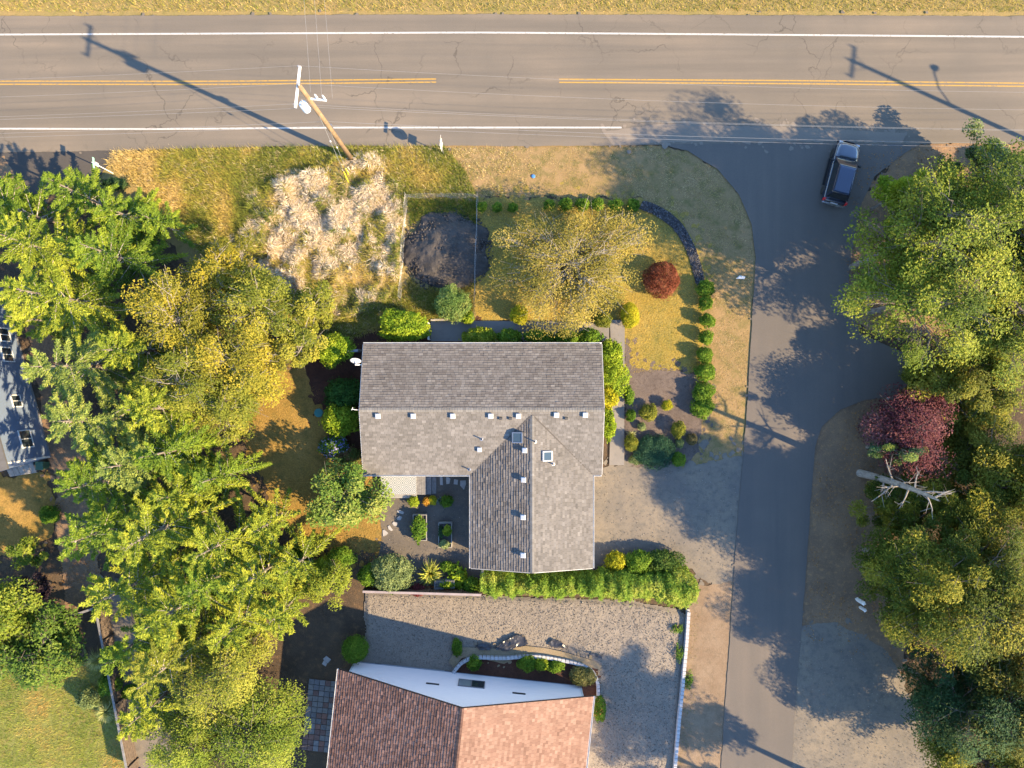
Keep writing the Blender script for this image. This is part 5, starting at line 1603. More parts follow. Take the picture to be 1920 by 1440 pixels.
for i, (x, y, h, R, pal, lab, kw) in enumerate(E):
    R *= 1.15; x -= 14
    k = dict(n=int(1750 * R * R), K=int(5.2 * R * R), gap=0.44, sig=0.11, group=GE, leaf=(0.17, 0.10))
    k.update(kw)
    broadleaf(x, y, h, R, pal, lab, 300 + i, name='alder_tree' if 'alder' in lab else 'broadleaf_tree', **k)
broadleaf(1652, 800, 5.4, 3.4, PURPLE, 'purple leaved plum tree beside the paved drive', 330, name='plum_tree', n=24000, K=80, gap=0.28, off=(0.3, 0.1), crown_z=0.6, crown_h=0.42, cat='plum tree', group=GE, leaf=(0.14, 0.09))
PN = [
 (1628, 1030, 11.0, 3.4, PINE, 'dark shore pine overhanging the side road', dict(off=(0.3, 0))),
 (1735, 1015, 11.0, 2.9, PINE, 'shore pine right beside the dead snag', dict()),
 (1700, 1080, 11.5, 4.1, PINE, 'broad shore pine in the middle right', dict()),
 (1800, 1080, 12.0, 3.8, [(0.09, 0.10, 0.02), (0.20, 0.19, 0.035), (0.34, 0.29, 0.05)], 'golden green pine at the right edge', dict()),
 (1650, 940, 3.8, 2.4, PINE, 'low pine at the foot of the dead snag', dict()),
 (1722, 935, 5.6, 2.6, PINE, 'medium pine behind the dead snag', dict()),
 (1790, 960, 7.0, 3.0, PINE, 'pine between dead snag and right edge', dict()),
 (1675, 1060, 7.0, 2.6, PINE, 'low pine beside the two white posts', dict()),
 (1790, 1130, 10.0, 3.8, [(0.09, 0.10, 0.02), (0.20, 0.19, 0.035), (0.34, 0.29, 0.05)], 'golden pine just above the bottom right corner trees', dict()),
 (1715, 1255, 9.0, 3.6, DARKG, 'very dark evergreen above the gravel pullout', dict()),
 (1800, 1250, 9.5, 4.0, [(0.03, 0.05, 0.015), (0.07, 0.09, 0.02), (0.2, 0.19, 0.035)], 'dark evergreen at the right edge near the bottom', dict()),
 (1770, 1360, 8.0, 3.4, OLIVE, 'olive tree in the bottom right corner', dict()),
]
for i, (x, y, h, R, pal, lab, kw) in enumerate(PN):
    R *= 1.12; x -= 8
    k = dict(n=int(2000 * R * R), K=int(6 * R * R), gap=0.38, sig=0.115, group=GE, leaf=(0.20, 0.07), mat='needle', cat='pine tree', twigs=0.8, bark='bark', crown_z=0.6, crown_h=0.4)
    k.update(kw)
    broadleaf(x, y, h, R, pal, lab, 340 + i, name='pine_tree' if 'pine' in lab else 'evergreen_tree', **k)
broadleaf(1625, 838, 6.0, 1.7, [(0.03, 0.08, 0.045), (0.06, 0.13, 0.06), (0.22, 0.26, 0.04)], 'blue green young pine between purple plum and dead snag', 360, name='pine_tree', n=6500, K=26, leaf=(0.16, 0.05), mat='needle', cat='pine tree', group=GE, sig=0.16, ry=1.0, off=(0.3, 0))

broadleaf(1650, 1505, 15.0, 3.6, ALDER, 'tall tree below the bottom edge whose shadow falls on the gravel yard', 371, n=20000, K=70, gap=0.42, sig=0.12, crown_z=0.74, crown_h=0.27, group=GE, cat='tree')
broadleaf(1560, 1560, 13.0, 3.2, ALDER, 'second tall tree below the bottom edge, shading the dirt strip', 372, n=14000, K=50, gap=0.44, sig=0.12, crown_z=0.7, crown_h=0.3, group=GE, cat='tree')

def snag():
    b = P(1612, 887)
    r = thing('dead_snag', 'bare bleached dead tree trunk with broken limbs east of the side road', 'dead tree', b)
    h = 9.4
    t = np.linspace(0, 1, 9)
    pth = np.stack([0.25 * np.sin(t * 2.3), -0.5 * t ** 2, t * h], -1)[None]
    V, F = tubes(pth, (0.26 * (1 - t) ** 0.7 + 0.05)[None], 10)
    obj('trunk', mesh_np('trunk', V, [F], smooth=True), M['bark_dead'], r)
    rg = np.random.default_rng(5)
    for k in range(13):
        z = rg.uniform(0.3, 0.97); a = rg.random() * 6.28; L = rg.uniform(0.7, 2.4) * (1.15 - 0.5 * z)
        s = np.array([0.25 * math.sin(z * 2.3), -0.5 * z ** 2, z * h]); d = np.array([math.cos(a), math.sin(a), rg.uniform(-0.1, 0.5)])
        e = s + d * L; m = (s + e) / 2 + rg.normal(0, 0.15, 3)
        pt = bez(s[None], m[None], e[None], 6)
        pts = [pt]; rd = [np.linspace(0.075, 0.02, 6)[None]]
        for q in range(5):
            u = rg.uniform(0.35, 1.0); s2 = pt[0, int(u * 5)]; e2 = s2 + rg.normal(0, 0.35, 3) + d * 0.3
            pts.append(bez(s2[None], ((s2 + e2) / 2 + rg.normal(0, 0.05, 3))[None], e2[None], 6)); rd.append(np.linspace(0.025, 0.008, 6)[None])
        V, F = tubes(np.concatenate(pts), np.concatenate(rd), 5)
        obj('limb', mesh_np('limb', V, [F]), M['bark_dead'], r)
snag()

# bottom left broadleaf trees
LIME_T = [(0.06, 0.105, 0.014), (0.15, 0.20, 0.024), (0.28, 0.31, 0.045)]
SWT = [
 (60, 1120, 5.5, 3.0, LIME_T, 'bright green maple at the left edge above the meadow', 'maple_tree', (0.19, 0.14)),
 (130, 1190, 5.0, 3.0, [(0.03, 0.075, 0.015), (0.08, 0.14, 0.022), (0.19, 0.24, 0.04)], 'green maple against the west side of the drive fence', 'maple_tree', (0.19, 0.14)),
 (40, 1200, 4.5, 2.2, OLIVE, 'olive bushy tree at the left edge above the meadow', 'broadleaf_tree', (0.15, 0.1)),
 (95, 1092, 3.0, 1.3, [(0.012, 0.008, 0.012), (0.03, 0.02, 0.028), (0.06, 0.045, 0.055)], 'nearly black leaved small tree beside the brown path', 'broadleaf_tree', (0.16, 0.11)),
 (80, 1030, 3.2, 1.4, LIME_T, 'small lime tree above the black leaved one', 'broadleaf_tree', (0.16, 0.11)),
 (510, 1325, 7.0, 4.0, LIME_T, 'round lime green tree at the bottom edge by the patio', 'broadleaf_tree', (0.12, 0.08)),
 (400, 1340, 7.0, 3.2, LIME_T, 'lime green tree at the bottom edge by the fenced drive', 'broadleaf_tree', (0.12, 0.08)),
 (470, 1200, 8.5, 3.2, [(0.10, 0.13, 0.02), (0.20, 0.22, 0.03), (0.34, 0.32, 0.05)], 'yellow green tree above the round lime tree', 'broadleaf_tree', (0.12, 0.08)),
 (635, 1085, 4.2, 1.9, [(0.09, 0.13, 0.015), (0.19, 0.23, 0.025), (0.30, 0.31, 0.04)], 'yellow green small tree beside the west end of the board fence', 'broadleaf_tree', (0.13, 0.08)),
 (668, 915, 5.3, 2.8, [(0.06, 0.12, 0.02), (0.12, 0.19, 0.03), (0.30, 0.30, 0.07)], 'leafy maple between the mossy lawn and the deck', 'maple_tree', (0.19, 0.14)),
]
for i, (x, y, h, R, pal, lab, nm, lf) in enumerate(SWT):
    broadleaf(x, y, h, R, pal, lab, 400 + i, name=nm, n=int((2400 if y == 915 else 1500) * R * R * (0.0128 / (lf[0] * lf[1])) ** 0.6), K=int(7 * R * R) + 10, leaf=lf, crown_z=0.58, crown_h=0.42, gap=0.36, sig=0.14, cat='tree', group='small broadleaf trees among the gardens')

# airy front-lawn tree
broadleaf(1062, 505, 5.6, 6.4, [(0.11, 0.11, 0.02), (0.24, 0.205, 0.04), (0.39, 0.30, 0.075)], 'airy twiggy weeping tree spreading over the front lawn', 501, name='weeping_tree', n=54000, K=210, leaf=(0.12, 0.065), gap=0.31, sig=0.085, twigs=1.6, bark='bark_pale', crown_z=0.62, crown_h=0.36, ry=5.2, cat='tree', flat=0.5)

# ================================================================== SHRUBS
GR = 'clipped round shrubs beside the side road'
for lab, x, y, r in (('top round shrub in the column beside the side road', 1324, 540, 17), ('second round shrub from the top of the roadside column', 1323, 568, 14),
                     ('third round shrub from the top of the roadside column', 1327, 601, 13.5), ('fourth round shrub from the top of the roadside column', 1325, 633, 13.5),
                     ('fifth round shrub from the top of the roadside column', 1322, 666, 16), ('sixth round shrub from the top of the roadside column', 1322, 698, 18),
                     ('seventh round shrub from the top of the roadside column', 1320, 735, 20), ('lowest and widest round shrub of the roadside column', 1317, 764, 21)):
    shrub(x, y, r, r * 0.95, 1.1, GREEN, lab, group=GR)
GH = 'clipped round shrubs along the top of the front lawn'
for lab, x, y, r in (('leftmost small round shrub beside the wire fence', 904, 387, 9.5), ('second small round shrub from the wire fence', 932, 389, 9.5), ('third small round shrub from the wire fence', 961, 389, 9.5),
                     ('round shrub half hidden by the weeping tree', 1030, 385, 11), ('fifth round shrub from the right in the lawn top row', 1060, 383, 12.5), ('fourth round shrub from the right in the lawn top row', 1092, 383, 13), ('third round shrub from the right in the lawn top row', 1121, 383, 13), ('second round shrub from the right in the lawn top row', 1154, 385, 13),
                     ('rightmost round shrub in the row, beside the rock channel', 1188, 385, 13)):
    shrub(x, y, r, r * 0.92, 0.95, GREEN, lab, group=GH)
shrub(1241, 524, 34, 34, 1.7, RED, 'large russet dome shrub on the front lawn', 'russet_shrub', leaf=(0.09, 0.05), lump=0.14)
shrub(757, 612, 50, 31, 2.3, LIME, 'big lime green shrub at the front corner of the house', leaf=(0.15, 0.1))
shrub(846, 570, 34, 31, 2.0, [(0.07, 0.13, 0.03), (0.13, 0.20, 0.05), (0.25, 0.28, 0.08)], 'loose green shrub at the bottom of the wire fence', 'loose_shrub', lump=0.4)
shrub(877, 596, 14, 12, 1.2, LIME, 'small lime shrub beside the loose green shrub')
shrub(973, 591, 18, 17, 1.2, YELLOW, 'yellow green round shrub above the shaded front walk')
shrub(1181, 592, 18, 24, 1.4, YELLOW, 'pale yellow oval shrub beside the top of the concrete walk', leaf=(0.08, 0.05), lump=0.15)
shrub(1130, 600, 16, 14, 1.2, OLIVE, 'olive shrub under the right side of the weeping tree')
shrub(902, 633, 33, 20, 1.6, [(0.09, 0.15, 0.015), (0.20, 0.25, 0.02), (0.40, 0.36, 0.04)], 'golden tipped shrub against the front wall', leaf=(0.15, 0.09))
for k, (x, r, lab) in enumerate(((955, 24, 'dark green shrub at the front wall, next to the golden tipped one'), (1010, 26, 'middle green shrub of the front wall row'), (1060, 26, 'green shrub of the front wall row, second from the east corner'), (1105, 24, 'green shrub of the front wall row nearest the east corner'))):
    shrub(x, 634, r, 17, 1.5, GREEN, lab, leaf=(0.14, 0.085), group='shrubs along the front wall')
for lab, x, y, rx, ry, pal in (('bright shrub at the north east corner of the house', 1146, 664, 24, 28, LIME), ('largest bright shrub along the east wall', 1150, 706, 27, 34, LIME), ('yellowest shrub along the east wall', 1142, 745, 15, 24, YELLOW), ('lowest green shrub along the east wall', 1140, 795, 14, 30, LIME)):
    shrub(x, y, rx, ry, 1.7, pal, lab, leaf=(0.15, 0.095), group='shrubs along the east wall')
shrub(622, 655, 36, 30, 2.6, LIME, 'lime green shrub at the west end of the side fence', leaf=(0.13, 0.085))
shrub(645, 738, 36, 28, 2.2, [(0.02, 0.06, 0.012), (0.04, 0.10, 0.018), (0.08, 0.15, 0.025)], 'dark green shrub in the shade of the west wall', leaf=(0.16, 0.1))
shrub(640, 785, 34, 30, 2.4, LIME, 'sunlit green shrub below the dark one at the west wall', leaf=(0.16, 0.1))
shrub(625, 838, 27, 22, 1.5, GREEN, 'hydrangea with blue flower heads west of the house', 'hydrangea', leaf=(0.15, 0.1), accents=([(0.12, 0.14, 0.42), (0.22, 0.24, 0.55), (0.45, 0.40, 0.60)], 0.22), cat='hydrangea')
shrub(655, 858, 24, 20, 1.4, [(0.05, 0.08, 0.02), (0.10, 0.13, 0.03), (0.25, 0.12, 0.07)], 'mixed green and reddish shrub beside the hydrangea')
shrub(665, 1218, 25, 25, 1.9, GREEN, 'round green bush at the corner of the lilac house', leaf=(0.10, 0.06), lump=0.1)
shrub(92, 965, 19, 17, 1.2, GREEN, 'round green bush south of the blue house landing')
# mulch bed
GM = 'plants of the mulched bed'
for lab, x, y, rx, ry, h, pal in (
  ('small dark plant beside the walk, top of the mulch bed', 1180, 742, 9, 16, 0.8, GREEN), ('second small plant beside the walk in the mulch bed', 1183, 779, 9, 11, 0.7, GREEN),
  ('olive round shrub in the middle of the mulch bed', 1217, 773, 18, 17, 1.0, OLIVE), ('golden clipped ball in the mulch bed', 1251, 760, 10.5, 9.5, 0.8, YELLOW),
  ('tiny grey green tuft in the mulch bed', 1203, 800, 8, 8, 0.5, GREY_G), ('olive green ball below the yucca', 1184, 831, 14, 14, 0.9, OLIVE),
  ('large dark green creeping juniper filling the mulch bed corner', 1228, 846, 37, 30, 0.9, [(0.018, 0.05, 0.028), (0.03, 0.08, 0.042), (0.06, 0.12, 0.06)]),
  ('upper green shrub right of the juniper', 1272, 806, 13, 15, 1.0, OLIVE), ('smallest green tuft right of the juniper', 1275, 830, 8, 9, 0.6, GREY_G), ('brownish round shrub at the bed edge', 1297, 824, 11, 11, 0.8, [(0.08, 0.07, 0.03), (0.14, 0.12, 0.05), (0.2, 0.17, 0.07)]),
  ('green ball at the bottom corner of the mulch bed', 1271, 861, 14, 13, 0.8, GREEN), ('sparse pale plant below the juniper', 1194, 862, 14, 9, 0.4, GREY_G)):
    shrub(x, y, rx, ry, h, pal, lab, 'garden_shrub', group=GM, leaf=(0.10, 0.05), lump=0.4)
strap_plant(1184, 815, 11, 0.7, [(0.25, 0.27, 0.10), (0.42, 0.42, 0.20)], 'pale spiky yucca beside the walk', 60, 'yucca', 0.045)
# south side
GS = 'shrubs at the south gable of the house'
for lab, x, y, rx, ry, h, pal in (('yellow green shrub at the wing corner by the gravel', 1155, 1050, 20, 17, 1.3, YELLOW), ('dark shrub between the yellow one and the hedge end', 1195, 1052, 26, 20, 1.4, GREEN), ('dark shrub at the east end above the hedge', 1245, 1050, 32, 20, 1.4, [(0.03, 0.07, 0.015), (0.06, 0.11, 0.02), (0.12, 0.16, 0.03)])):
    shrub(x, y, rx, ry, h, pal, lab, leaf=(0.13, 0.08), group=GS)
def hedge():
    r = thing('hedge', 'long bright green hedge south of the house wing', 'hedge', (0, 0, 0))
    n = 42000
    x = RNG.uniform(902, 1305, n)
    cy = np.interp(x, [902, 1000, 1150, 1250, 1305], [1088, 1094, 1097, 1100, 1104]) + 4 * (fbm(x / 22, x * 0, 3, 2) - 0.5)
    hw = np.interp(x, [902, 930, 1150, 1240, 1290, 1305], [20, 26, 24, 30, 36, 16]) * (0.62 + 0.75 * fbm(x / 9, x * 0 + 3, 5, 3))
    a = RNG.random(n) * np.pi
    rr = (1 - 0.5 * RNG.random(n) ** 2) * (0.82 + 0.4 * fbm(x / 6, a * 2.5, 21, 3)) + 0.28 * (RNG.random(n) < 0.07) * RNG.random(n)
    u = np.cos(a) * rr; v = np.sin(a) * rr
    h = 1.75 * (0.6 + 0.8 * fbm(x / 11, x * 0 + 7, 9, 3))
    z = 0.06 + v * h
    k = S * (1 - 0.9 / CAM_H)
    C = np.stack([(x - 960) * k, (720 - cy) * k + u * hw * k, z], -1)
    N = unit(np.stack([RNG.normal(0, 0.5, n), u + RNG.normal(0, 0.5, n), v + 0.5 + RNG.normal(0, 0.4, n)], -1))
    D = RNG.normal(0, 1, (n, 3)); D[:, 2] += 0.4; D -= N * (D * N).sum(1, keepdims=True)
    hue = np.clip(fbm(C[:, 0] * 1.2, C[:, 1] * 1.2, 77, 3) * 1.5 - 0.45, 0, 0.65) + RNG.random(n) * 0.35
    col = palette([(0.08, 0.16, 0.02), (0.17, 0.26, 0.03), (0.32, 0.34, 0.06)], n, hue)
    V, F, c = leaves(C, D, N, RNG.uniform(0.13, 0.26, n), RNG.uniform(0.04, 0.08, n), col)
    obj('foliage', mesh_np('foliage', V, [F], c), M['leaf'], r)
    st = []
    for i in range(26):
        xx = 912 + i * 15; p = P(xx, np.interp(xx, [902, 1000, 1150, 1250, 1305], [1088, 1094, 1097, 1100, 1104]))
        st.append([(p.x, p.y, 0), (p.x + RNG.normal(0, .1), p.y + RNG.normal(0, .1), 0.6), (p.x + RNG.normal(0, .2), p.y + RNG.normal(0, .2), 1.3)])
    V, F = tubes(np.array(st), np.array([[0.03, 0.02, 0.01]] * 26), 4)
    obj('stems', mesh_np('stems', V, [F]), M['bark'], r)
hedge()
# courtyard planting
GC = 'courtyard plants'
shrub(733, 1075, 38, 34, 2.2, GREY_G, 'grey green shrub inside the west end of the board fence', leaf=(0.13, 0.07), lump=0.35, group=GC)
shrub(693, 1078, 20, 20, 1.8, GREEN, 'shaded green shrub left of the grey green one', leaf=(0.12, 0.07), group=GC)
strap_plant(806, 1076, 28, 1.5, [(0.16, 0.20, 0.03), (0.34, 0.36, 0.06), (0.48, 0.46, 0.12)], 'large striped flax with arching sword leaves in the courtyard', 130, 'flax_plant', 0.09)
shrub(858, 1082, 18, 22, 0.9, LIME, 'broad leaved lime plant near the wing corner', 'hosta', leaf=(0.28, 0.2), dens=0.7, group=GC)
shrub(782, 1106, 15, 11, 1.0, [(0.08, 0.015, 0.02), (0.16, 0.04, 0.04), (0.26, 0.10, 0.09)], 'dark red shrub against the board fence', 'red_shrub', group=GC)
shrub(838, 1095, 18, 7, 1.2, LIME, 'lime foliage spilling behind the lattice planters', group=GC)
shrub(885, 1098, 16, 16, 1.2, GREEN, 'green shrub between lattice planters and garden gate', group=GC)
shrub(838, 1062, 12, 10, 0.9, GREEN, 'small green shrub above the flax', group=GC)
shrub(776, 940, 11, 10, 0.9, LIME, 'small lime shrub below the deck', group=GC)
shrub(800, 940, 8, 8, 0.8, [(0.30, 0.16, 0.02), (0.42, 0.22, 0.03), (0.5, 0.3, 0.05)], 'orange leaved plant below the deck steps', 'orange_plant', group=GC)
shrub(811, 938, 8, 9, 0.8, YELLOW, 'yellow shrub between the orange and spiky plants', group=GC)
strap_plant(824, 938, 9, 0.9, [(0.12, 0.17, 0.13), (0.25, 0.30, 0.25)], 'small blue grey spiky plant below the deck steps', 40, 'flax_plant', 0.05)
shrub(838, 940, 12, 11, 0.8, GREEN, 'green shrub nearest the wing wall in the bed below the steps', group=GC)
shrub(786, 990, 13, 25, 0.55, GREEN, 'leafy greens filling the left raised bed', 'vegetable_greens', leaf=(0.15, 0.11), cat='vegetables').location.z = 0.5
shrub(840, 993, 8, 9, 0.6, LIME, 'lime leafed plant in the right raised bed', 'vegetable_greens', leaf=(0.14, 0.1), cat='vegetables').location.z = 0.5
shrub(834, 1018, 10, 8, 0.35, GREY_G, 'pale leafy plant at the bottom of the right raised bed', 'vegetable_greens', leaf=(0.12, 0.07), cat='vegetables').location.z = 0.5
shrub(828, 995, 5, 12, 0.2, DARKG, 'dark low seedlings in the right raised bed', 'vegetable_greens', leaf=(0.08, 0.05), cat='vegetables').location.z = 0.5
# flower bed of the lilac house
GL = 'shrubs of the lilac house flower bed'
for lab, x, y, rx, ry, h, pal in (('small green shrub at the west end of the flower bed', 889, 1244, 13, 13, 0.9, GREEN), ('green shrub in the middle of the flower bed', 988, 1244, 17, 15, 1.0, GREEN),
  ('yellow green shrub in the middle of the flower bed', 1015, 1246, 14, 13, 0.9, LIME), ('loose green shrub right of the yellow green one', 1040, 1250, 16, 12, 0.9, GREEN), ('olive brown shrub at the east end of the flower bed', 1094, 1268, 26, 17, 1.1, [(0.08, 0.09, 0.03), (0.15, 0.15, 0.05), (0.24, 0.2, 0.08)]),
  ('grassy green clump at the west end of the sand bank', 857, 1214, 10, 16, 0.6, GREEN)):
    shrub(x, y, rx, ry, h, pal, lab, 'garden_shrub', group=GL)
shrub(1124, 1328, 12, 24, 1.6, GREEN, 'rose bush with coral flowers at the lilac house corner', 'rose_bush', accents=([(0.5, 0.12, 0.08), (0.6, 0.2, 0.12)], 0.05), cat='rose bush')
for lab, x, y, rx, ry in (('weedy green plant spilling over the block wall, upper', 1270, 1178, 12, 10), ('weedy green plant inside the block wall, middle', 1273, 1225, 7, 18), ('weedy green plant outside the block wall, lower', 1289, 1275, 9, 16)):
    shrub(x, y, rx, ry, 0.6, GREEN, lab, 'weed_clump', dens=0.5, lump=0.6, cat='weeds', gap=0.4, group='weeds along the block wall')
# undergrowth around the trees
GU = 'undergrowth shrubs among the trees'
for lab, x, y, rx, ry, h, pal in (
  ('green undergrowth shrub at the bottom of the mossy lawn', 640, 1045, 24, 18, 1.5, GREEN), ('yellow green shrub left of the courtyard corner', 612, 1065, 26, 24, 2.0, LIME), ('green shrub below the weedy lawn corner', 560, 1045, 22, 18, 1.4, GREEN),
  ('fern like shrub inside the drive fence', 245, 1296, 14, 13, 1.0, GREEN), ('loose pale shrub west of the drive fence', 165, 1310, 24, 18, 1.3, GREY_G), ('green shrub at the fence foot by the ornamental grass', 205, 1285, 20, 20, 1.3, GREEN),
  ('dark shrub under the spruces by the entrance', 215, 345, 24, 12, 1.4, DARKG), ('leafy shrub at the right edge beside the paved drive', 1725, 700, 34, 24, 2.0, OLIVE), ('dark laurel shrub at the top right edge', 1905, 315, 30, 22, 2.2, GREEN),
  ('small conifer shaped shrub on the junction bank', 1785, 318, 13, 14, 1.8, DARKG)):
    shrub(x, y, rx, ry, h, pal, lab, 'undergrowth_shrub', group=GU, lump=0.4)
for lab, x, y, r in (('upper fountain of ornamental grass beside the drive fence', 182, 1238, 24), ('lower pale fountain of ornamental grass beside the drive fence', 200, 1335, 26)):
    strap_plant(x, y, r, 1.2, [(0.20, 0.25, 0.07), (0.36, 0.38, 0.14), (0.5, 0.48, 0.24)], lab, 320, 'ornamental_grass', 0.028, 'ornamental grass')

# ================================================================== GRASS
zf_field = lambda x, y: np.where(inpoly(x, y, PP(STRAW)), np.maximum(0.02, h_field(x, y) - 0.02), 0.01)
FIELD = [(215, 284), (420, 278), (620, 275), (832, 275), (872, 320), (895, 372), (760, 372), (750, 560), (850, 545), (890, 600), (810, 600), (705, 620), (640, 640), (560, 600), (430, 520), (330, 430), (260, 350), (200, 310)]
G_GOLD = [(0.15, 0.18, 0.04), (0.29, 0.29, 0.055), (0.45, 0.345, 0.10), (0.54, 0.41, 0.18)]
def hue_field(x, y):
    w = np.clip((x - P(300, 0).x) / 6.0, 0, 1)              # golden in the west, greener towards the pole
    return np.clip(0.75 - 0.45 * w + 1.5 * (fbm(x * 0.5, y * 0.5, 61, 3) - 0.5), 0, 1)
def straw_mask(x, y):
    c = P(595, 445); e = np.hypot((x - c.x) / 6.3, (y - c.y) / 5.6)
    return fbm(x * 0.9 + 3, y * 0.9, 63, 4) + 0.34 * (1 - e) + RNG.normal(0, 0.04, len(x)) > 0.60
def not_straw(x, y):
    ins = inpoly(x, y, PP(STRAW))
    return (~ins) | ~straw_mask(x, y) | (RNG.random(len(x)) < 0.05)
grass('field_grass', FIELD, 380, (0.15, 0.6), G_GOLD, 'tall green and golden grass along the main road', 0.04, 0.75, mask=not_straw, hue=hue_field, zf=zf_field)
def flow(x, y):
    e = 0.05
    gx = (h_field(x + e, y) - h_field(x - e, y)) / (2 * e); gy = (h_field(x, y + e) - h_field(x, y - e)) / (2 * e)
    a = fbm(x * 0.35, y * 0.35, 71, 2) * 9
    d = np.stack([-gx + 0.35 * np.cos(a), -gy + 0.35 * np.sin(a)], -1)
    return d / np.maximum(0.3, np.linalg.norm(d, axis=1, keepdims=True)) * 0.93
grass('straw_thatch', [(420, 480), (445, 390), (505, 330), (585, 312), (630, 288), (710, 286), (765, 350), (762, 430), (764, 520), (735, 585), (650, 615), (550, 580), (480, 545)], 620, (0.18, 0.45), [(0.30, 0.23, 0.14), (0.54, 0.44, 0.31), (0.72, 0.61, 0.47), (0.80, 0.71, 0.58)], 'pale dead grass combed flat in swirls over the mounds', 0.04, 1.1, mask=straw_mask, zf=lambda x, y: zf_field(x, y) + 0.05, flow=flow, mat='straw')
grass('verge_tufts', [(780, 277), (990, 277), (1010, 330), (960, 366), (800, 372)], 150, (0.10, 0.40), [(0.18, 0.19, 0.045), (0.38, 0.31, 0.10), (0.52, 0.41, 0.20), (0.60, 0.50, 0.30)], 'ragged dry tufts where tall grass meets the mown verge', 0.035, 0.8, mask=lambda x, y: fbm(x * 1.1, y * 1.1, 67, 3) + RNG.random(len(x)) * 0.3 - 0.05 * (x - P(830, 0).x) > 0.52)
grass('field_straw', FIELD, 60, (0.2, 0.55), [(0.40, 0.31, 0.17), (0.58, 0.47, 0.30), (0.68, 0.57, 0.40)], 'bleached dead stalks among the roadside grass', 0.035, 0.9, mask=lambda x, y: fbm(x * 0.7, y * 0.7, 69, 3) > 0.42, zf=zf_field)
SOILPATCH = [(755, 372), (895, 374), (890, 420), (768, 420)]
grass('fenced_grass', [(764, 374), (896, 376), (892, 420), (850, 405), (800, 402), (770, 425)], 420, (0.2, 0.5), [(0.05, 0.10, 0.015), (0.13, 0.18, 0.03), (0.28, 0.24, 0.06)], 'green grass inside the top of the wire fence', 0.04, 0.7)
grass('fence_foot_grass', [(752, 545), (770, 520), (790, 540), (850, 540), (890, 530), (888, 600), (815, 600), (760, 600)], 330, (0.2, 0.5), [(0.09, 0.12, 0.02), (0.22, 0.2, 0.04), (0.38, 0.29, 0.1)], 'rough grass between the soil heap and the front walk', 0.04, 0.7)
VERGE = [(830, 276), (1225, 274), (1295, 290), (1348, 324), (1386, 370), (1406, 425), (1410, 480), (1404, 640), (1396, 760), (1340, 870), (1322, 770), (1335, 560), (1300, 440), (1230, 385), (1000, 372), (890, 366)]
grass('verge_grass', VERGE, 190, (0.05, 0.13), [(0.16, 0.18, 0.04), (0.34, 0.28, 0.10), (0.48, 0.37, 0.20), (0.54, 0.43, 0.26)], 'short dry grass of the verge', 0.03, 0.8, hue=lambda x, y: np.clip(0.55 + 1.8 * (fbm(x * 0.6, y * 0.6, 81, 4) - 0.5), 0, 1), mask=lambda x, y: fbm(x * 1.1, y * 1.1, 83, 3) > 0.40)
LAWN = [(892, 376), (1205, 380), (1265, 404), (1305, 472), (1316, 545), (1312, 690), (1185, 700), (1175, 620), (1140, 600), (895, 598)]
grass('lawn_grass', LAWN, 230, (0.05, 0.14), [(0.18, 0.19, 0.025), (0.38, 0.30, 0.05), (0.55, 0.38, 0.07), (0.60, 0.44, 0.16)], 'short golden grass of the front lawn', 0.03, 0.8, hue=lambda x, y: np.clip(0.62 + 1.7 * (fbm(x * 0.45, y * 0.45, 85, 4) - 0.5), 0, 1))
MOSS = [(455, 770), (560, 700), (600, 730), (610, 880), (700, 900), (740, 950), (715, 1030), (600, 1015), (545, 970), (500, 890)]
grass('mossy_grass', MOSS, 170, (0.04, 0.10), [(0.22, 0.18, 0.03), (0.38, 0.25, 0.05), (0.48, 0.31, 0.08)], 'short mossy grass west of the house', 0.03, 0.8)
grass('meadow_grass', [(-40, 1235), (120, 1235), (215, 1260), (235, 1440), (-40, 1440)], 320, (0.10, 0.35), [(0.13, 0.19, 0.03), (0.26, 0.30, 0.055), (0.36, 0.34, 0.09), (0.46, 0.30, 0.10)], 'meadow grass in the bottom left corner', 0.04, 0.75, hue=lambda x, y: np.clip(0.45 + 2.0 * (fbm(x * 0.5, y * 0.5, 87, 3) - 0.5), 0, 1))
grass('blue_house_grass', [(-40, 900), (85, 890), (112, 960), (85, 1010), (-40, 1050)], 190, (0.05, 0.13), [(0.14, 0.15, 0.02), (0.27, 0.22, 0.04), (0.36, 0.27, 0.05)], 'mossy grass south of the blue house', 0.03, 0.8)
grass('far_verge_grass', [(-40, -30), (1960, -30), (1960, 22), (-40, 22)], 90, (0.15, 0.4), G_GOLD, 'grass on the far side of the main road', 0.04, 0.7)
grass('strip_weeds', [(1292, 1150), (1312, 1150), (1300, 1359), (1280, 1440), (1272, 1440)], 60, (0.06, 0.2), [(0.08, 0.13, 0.02), (0.2, 0.2, 0.04), (0.3, 0.22, 0.08)], 'sparse weeds outside the block wall', 0.035, 0.8)

